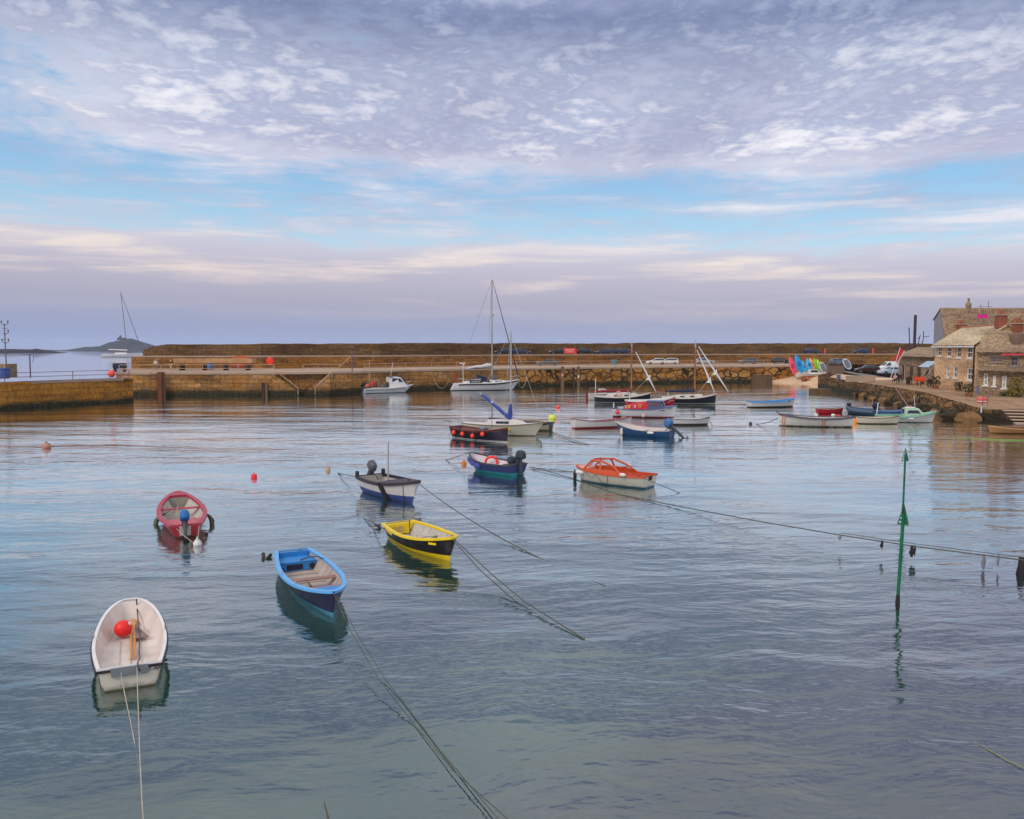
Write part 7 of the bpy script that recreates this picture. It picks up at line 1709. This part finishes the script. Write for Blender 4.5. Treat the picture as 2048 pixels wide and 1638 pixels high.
mb = MB(); u0 = uof2(1953); u1 = uof2(1961); mb.loft([[pt2(u0, -1.2, q), pt2(u1, -1.2, q), pt2(u1, 1.3, q), pt2(u0, 1.3, q)] for q in (-.03, .05)]); dr = mb.build('door', mat('blue grey door', S(112, 110, 128), .6), H2, smooth=0)
MB().ball(pt2(u0 + .2, 0.0, -.07), .06, 6).build('handle', m_black, dr)

# tall house behind, slate gable and long roof
Yd = 118.0
gx = Q(1893, 640, Yd).x; H3 = thing('house', 'tall house behind the cottages with a slate gable and long brown roof', 'house', (gx + 14, Yd, 2.5))
zr = CZ + (HY - 619) * (Yd + 1.6) / F - 2.5; ze = CZ + (HY - 686) * Yd / F - 2.5; zb3 = CZ + (HY - 640) * (Yd + 3.4) / F - 2.5
xL, xR = gx - H3.location.x, 20.0; Ra, Rb = 1.6, 3.4
mb = MB(); ribbon(mb, [(xL, 0), (xR, 0), (xR, Rb), (xL, Rb), (xL, 0)], -3, [ze - .02, ze - .02, zb3 - .02, zb3 - .02, ze - .02])
o_ = len(mb.v); mb.v += [(xL, 0, ze - .02), (xL, Rb, zb3 - .02), (xL, Ra, zr - .05), (xR, 0, ze - .02), (xR, Rb, zb3 - .02), (xR, Ra, zr - .05)]; mb.f += [(o_, o_ + 1, o_ + 2), (o_ + 3, o_ + 5, o_ + 4)]
for i in range(o_, o_ + 6): mb.uv[i] = (mb.v[i][1], mb.v[i][2])
mb.build('wall', mat('grey slate hung gable', S(142, 138, 146), .8, .14, 1.5), H3, smooth=0)
rf3 = roof_plane('roof', (xL - .15, -.2, ze - .15), (xR + .3, -.2, ze - .15), (xR + .3, Ra, zr), (xL - .15, Ra, zr), m_slate_brown, H3); roof_plane('rear_roof', (xL - .15, Rb + .15, zb3 - .1), (xR + .3, Rb + .15, zb3 - .1), (xR + .3, Ra, zr), (xL - .15, Ra, zr), m_slate_brown, H3)
MB().tube([(xL - .15, Ra, zr + .1), (xR + .3, Ra, zr + .1)], .12, 8).build('ridge_tiles', m_concrete, rf3)
cx = Q(1937, 610, Yd + 1.6).x - H3.location.x
mb = MB(); mb.lathe([(.34, 0), (.32, .5), (.4, .65), (.41, .9), (.32, 1.15), (.17, 1.25), (.15, 1.3), (.15, 1.75), (.19, 1.8), (.1, 1.82)], (cx, 1.6, zr - .25), 14); mb.build('chimney', mat('tan stone chimney', S(150, 122, 96), .85, .2), H3, smooth=40)
for pxc, pyc, mm in ((1921, 672, m_brick),):
    q = Q(pxc, pyc, Yd + .5); chimney(H3, (q.x - H3.location.x, .5, q.z - 2.5), 1.3, 1.0, 1.6, mm, 2)
q = Q(1894, 690, 121); H4 = thing('house', 'low wing with an orange brick chimney between the cottage and the tall house', 'house', (q.x + 2.2, 121, 2.2))
mb = MB(); ribbon(mb, [(-2.4, -2.4), (2.8, -2.4), (2.8, 2.4), (-2.4, 2.4), (-2.4, -2.4)], -2, 4.9); mb.build('wall', m_house_grey, H4, smooth=0)
roof_plane('roof', (-2.7, -2.7, 4.8), (3, -2.7, 4.8), (3, 0, 6.0), (-2.7, 0, 6.0), m_slate, H4); roof_plane('rear_roof', (-2.7, 2.7, 4.8), (3, 2.7, 4.8), (3, 0, 6.0), (-2.7, 0, 6.0), m_slate, H4)
chimney(H4, (-2.0, 0, 5.5), 1.6, 1.2, 1.7, m_brick2, 2)
q = Q(1966, 633, Yd - 1.0); o = thing('flag', 'unidentified bright magenta strip on a pole above the long brown roof', 'banner', q); MB().tube([(0, 0, -2.2), (0, 0, 1.1)], .05, 6).build('pole', m_railgrey, o); mb = MB(); mb.loft([[Vector((x, .05 * math.sin(x * 4), z)) for z in (-.25, .3)] + [Vector((x, .05 * math.sin(x * 4) + .03, z)) for z in (.3, -.25)] for x in (-.8, -.3, .2, .7)]); mb.build('cloth', mat('plain magenta', S(232, 30, 140), .6, .05), o)  # unidentified magenta smear, modelled as a strip on a pole
for pxa, lb in ((1961, 'thin aerial on the long roof, the shorter one'), (1976.5, 'thin aerial on the long roof, the taller one')):
    q = Q(pxa, 623, Yd + 1.6); o = thing('aerial', lb, 'aerial', q, group='aerials on the tall house'); MB().tube([(0, 0, -.6), (0, 0, 1.0 if pxa < 1970 else 1.5)], .04, 6).build('mast', m_railgrey, o); MB().tube([(-.5, 0, .7), (.5, 0, .7)], .03, 5).build('crossbar', m_railgrey, o)

# low sheds at the slipway, terrace, tables
q = Q(1800, 745, 112); SH = thing('shed', 'low stone store with dark openings and a shallow slate roof beside the terrace', 'shed', (62.2, 127.5, 2.2))
hs = [(1.5, 3.4, 0, 2.2), (5.0, 6.8, .6, 2.3), (8.4, 10.2, 0, 2.2), (11.8, 13.4, .8, 2.3)]
mb = MB(); pS, uS, nS_ = facade(mb, (1.0, 7.5, 0), (-1.0, -7.5, 0), -1.5, 3.6, hs)
ribbon(mb, [(-1.0, -7.5), (6, -7.5), (7.5, 7.5), (1.0, 7.5)], -1.5, 3.6); mb.build('wall', m_house_grey, SH, smooth=0)
for u0, u1, v0, v1 in hs:
    mb = MB(); mb.loft([[pS(u0 + .01, v0, k), pS(u1 - .01, v0, k), pS(u1 - .01, v1, k), pS(u0 + .01, v1, k)] for k in (.16, .2)]); mb.build('door' if v0 == 0 else 'window', mat('dark shutter', S(62, 52, 48), .7, .2) if v0 == 0 else m_glass, SH, smooth=0)
roof_plane('roof', (.5, 7.9, 3.55), (-1.5, -7.9, 3.55), (2.5, -7.9, 5.0), (4.2, 7.9, 5.0), m_slate_brown, SH); roof_plane('rear_roof', (7.9, 7.9, 3.55), (6.5, -7.9, 3.55), (2.5, -7.9, 5.0), (4.2, 7.9, 5.0), m_slate_brown, SH)
# awning, poles
o = thing('awning', 'pale blue stretched awning on poles over the terrace', 'awning', Q(1840, 735, 117))
mb = MB(); mb.loft([[Vector((-2.9, 3 * f, .55 - .1 * f)), Vector((-1.2, 3 * f, .15)), Vector((.4, 3 * f, .05)), Vector((1.7, 3 * f, .9))] for f in (-.5, 0, .5)], cap=False, closed=False); mb.build('canvas', mat('pale blue canvas', S(164, 180, 192), .7, .1), o)
for a_, b_ in (((1.6, -1.4, .8), (-.4, -1.4, -2.2)), ((.6, -1.4, .1), (-1.2, -1.4, -2.2)), ((-2.8, -1.4, .5), (-2.8, -1.4, -2.4))): MB().tube([a_, b_], .05, 6).build('pole', m_ropew, o)
def fixz(px, py): return P(px, py, 2.15)
def table(px, py, label, m_, cloth=None, rz=0.):
    o = thing('table', label, 'table', fixz(px, py), rz)
    MB().box((0, 0, .76), (1.7, .8, .05)).build('tabletop', m_, o, smooth=0)
    for sx in (-.75, .75):
        for sy in (-.32, .32): MB().box((sx, sy, .365), (.07, .07, .73)).build('leg', m_, o, smooth=0)
    return o
def chair(px, py, label, m_, rz=0.):
    o = thing('chair', label, 'chair', fixz(px, py), rz, 'chairs on the terrace')
    MB().box((0, 0, .45), (.55, .5, .05)).build('seat', m_, o, smooth=0); MB().box((0, .24, .78), (.55, .05, .55)).build('backrest', m_, o, smooth=0)
    for sx in (-.24, .24):
        for sy in (-.2, .2): MB().box((sx, sy, .21), (.06, .06, .42)).build('leg', m_, o, smooth=0)
    return o
m_dk = mat('dark brown furniture', S(56, 44, 42), .6, .15)
table(1806, 767, 'dark wooden terrace table nearest the seated person', m_dk)
table(1848, 773, 'dark terrace table right of the orange cloth', m_dk, rz=.2)
chair(1818, 768, 'dark chair left of the orange cloth on the terrace', m_dk, R(180)); chair(1801, 764.5, 'dark chair behind the table next to the seated person', m_dk); chair(1862, 775, 'low dark chair at the cottage end of the terrace', m_dk)
o = thing('table', 'terrace table draped in bright orange cloth', 'table', fixz(1830, 767.5))
MB().box((0, 0, .88), (2.3, .9, .05)).build('tabletop', m_dk, o, smooth=0)
mb = MB(); mb.loft([[Vector((x, -.46 - .02 * (i % 2), z)) for z in (.93, .3)] + [Vector((x, -.50 - .02 * (i % 2), z)) for z in (.3, .93)] for i, x in enumerate((-.3, 0, .3, .6, .9, 1.1))]); mb.build('hanging_cloth', mat('bright orange cloth', S(246, 80, 40), .7, .08), o)
MB().box((0, 0, .925), (2.35, .95, .03)).build('top_cloth', mat('bright orange cloth', S(246, 80, 40), .7, .08), o, smooth=0)
for sx in (-1.05, 1.05): MB().box((sx, 0, .42), (.08, .7, .84)).build('leg', m_dk, o, smooth=0)
person('seated person with pale hair and pink top at the terrace edge', fixz(1791, 766), R(-60), mat('pink top cloth', S(222, 178, 170), .85), mat('navy trouser cloth', S(40, 40, 56), .85), m_hair_g, 'sit', 1.05)
o = thing('flag', 'red and white flag drooping on a slanted pole beside the van', 'flag', Q(1789, 722, 108)); MB().tube([(-.5, 0, -2.5), (0.7, 0, 1.8)], .04, 6).build('pole', m_fend, o)
mb = MB(); mb.loft([[Vector((.7 - f * .9 + g * .5, .07 * math.sin(6 * g), 1.7 - f * 1.6 - g * .3)) for f in (0, .33, .66, 1)] for g in (0, .5, 1)], cap=False, closed=False); mb.build('red_stripe', mat('flag red cloth', S(196, 48, 60), .8), o)
mb = MB(); mb.loft([[Vector((.7 - f * .9 + g * .5, .07 * math.sin(6 * g), 1.7 - f * 1.6 - g * .3)) for f in (0, .33, .66, 1)] for g in (1, 1.4)], cap=False, closed=False); mb.build('white_stripe', m_white2, o)
o = MB().box((0, 0, .5), (4.2, .8, .9)).build('low_wall', m_concrete, smooth=0); o.location = P(1762, 768, 2.0) + Vector((0, 7, 0)); tag(o, 'low pale concrete wall between the slipway and the terrace', 'wall')
# tall black pole and sculptures on the sky line
for px0, yb_, px1, yt_, r_, lb in ((1828, 692, 1831, 630, .26, 'thick dark leaning pole rising above the sea wall by the cottages'), (1820, 692, 1818, 655, .09, 'thin staff with dark pennant beside the thick dark pole')):
    D = 150; a_ = Q(px0, 715, D); b_ = Q(px1, yt_, D); o = thing('pole', lb, 'pole', a_); MB().tube([(0, 0, 0), b_ - a_], r_, 8).build('shaft', mat('dark tarred wood', S(66, 52, 58), .7), o)
    if r_ < .2: mb = MB(); mb.loft([[Vector((x - .2, y, z)) for x, z in ((0, 3.0), (.5, 1.6), (.3, -.2), (-.3, .1))] for y in (-.02, .02)]); mb.build('pennant', mat('dark plum cloth', S(96, 70, 84), .8), o, smooth=0)
D = 146
for px0, lb, pts in ((1838, 'thin curved dark davit on the sky line next to the thick pole', ((1836, 692), (1838, 680), (1841, 670), (1836, 678))), (1846, 'bent dark crane arm on the sky line by the gable', ((1843, 692), (1847, 676), (1847, 662), (1847, 674), (1858, 672)))):
    q0 = Q(pts[0][0], 712, D); o = thing('davit', lb, 'davit', q0); MB().tube([(0, 0, 0)] + [Q(x, y, D) - q0 for x, y in pts], .08, 6).build('arm', mat('dark iron', S(84, 78, 92), .6), o)

# planting: tubs and bushes
def bush(px, py, z, r, h_, label, m_, name='shrub', n=120, stems=5, tub=True):
    c = P(px, py, z); o = thing(name, label, 'plant', c)
    if tub: MB().lathe([(.28, 0), (.36, .4), (.38, .45), (.32, .45), (.3, .38)], n=12).build('tub', mat('terracotta tub', S(150, 96, 66), .8, .2), o, smooth=40)
    z0 = .4 if tub else 0
    mb = MB(); fol = MB()
    mb.tube([(0, 0, z0 * .8), (.02, 0, z0 + h_ * .5)], [.06, .03], 6)
    for k in range(n):
        a_ = rnd.uniform(0, 6.283); rr = r * math.sqrt(rnd.random()); zz_ = z0 + h_ * (.15 + .85 * rnd.random()); rr *= (1.1 - .5 * abs((zz_ - z0) / h_ - .45))
        p = Vector((rr * math.cos(a_), rr * math.sin(a_), zz_)); s_ = rnd.uniform(.1, .22) ; M = Matrix.Rotation(rnd.uniform(0, 6.28), 3, 'Z') @ Matrix.Rotation(rnd.uniform(-1.2, 1.2), 3, 'X')
        fol.add([p + M @ Vector(q) for q in ((-s_ * .5, 0, 0), (0, 0, -s_ * .9), (s_ * .5, 0, 0), (0, 0, s_ * 1.1))], [(0, 1, 2, 3)])
    mb.build('stem', m_wood, o); fol.build('foliage', m_, o, smooth=0)
    return o
m_lf1 = mat('dark green leaves', S(72, 82, 40), .7, .4, 3); m_lf2 = mat('olive yellow leaves', S(132, 118, 46), .7, .35, 3); m_lf3 = mat('brown green leaves', S(92, 78, 48), .7, .35, 3)
bush(1871, 778, 2.0, .55, 1.2, 'bushy brown green tub plant at the cottage corner', m_lf3)
bush(1918, 788, 1.7, .5, 1.0, 'tub plant below the lower sash windows of the tan cottage', m_lf3)
bush(1937, 795, 1.6, .55, 1.1, 'tub plant in front of the drainpipe', m_lf3)
bush(1970, 786, 1.6, .9, .9, 'low dark green shrub along the weathered cottage wall', m_lf1, tub=False, n=200)
bush(1998, 793, 1.5, .8, 2.6, 'tall olive yellow climber between the cottage windows', m_lf2, tub=False, n=260)
bush(2030, 800, 1.4, .8, 2.4, 'bushy yellow green shrub nearest the frame edge', m_lf2, tub=False, n=260)
bush(2012, 799, 1.4, .6, .8, 'small dark green shrub between the two yellow ones', m_lf1, tub=False, n=140)
for px, lb in ((1965, 'slim railing post on the bank path, nearer the steps'), (1975, 'slim railing post on the bank path, behind the plants')):
    a_ = P(px, 812, 1.4); o = MB().tube([a_, a_ + Vector((0, 0, 1.1))], .035, 6).build('post', m_railgrey); o.name = 'railing_post'; tag(o, lb, 'post')
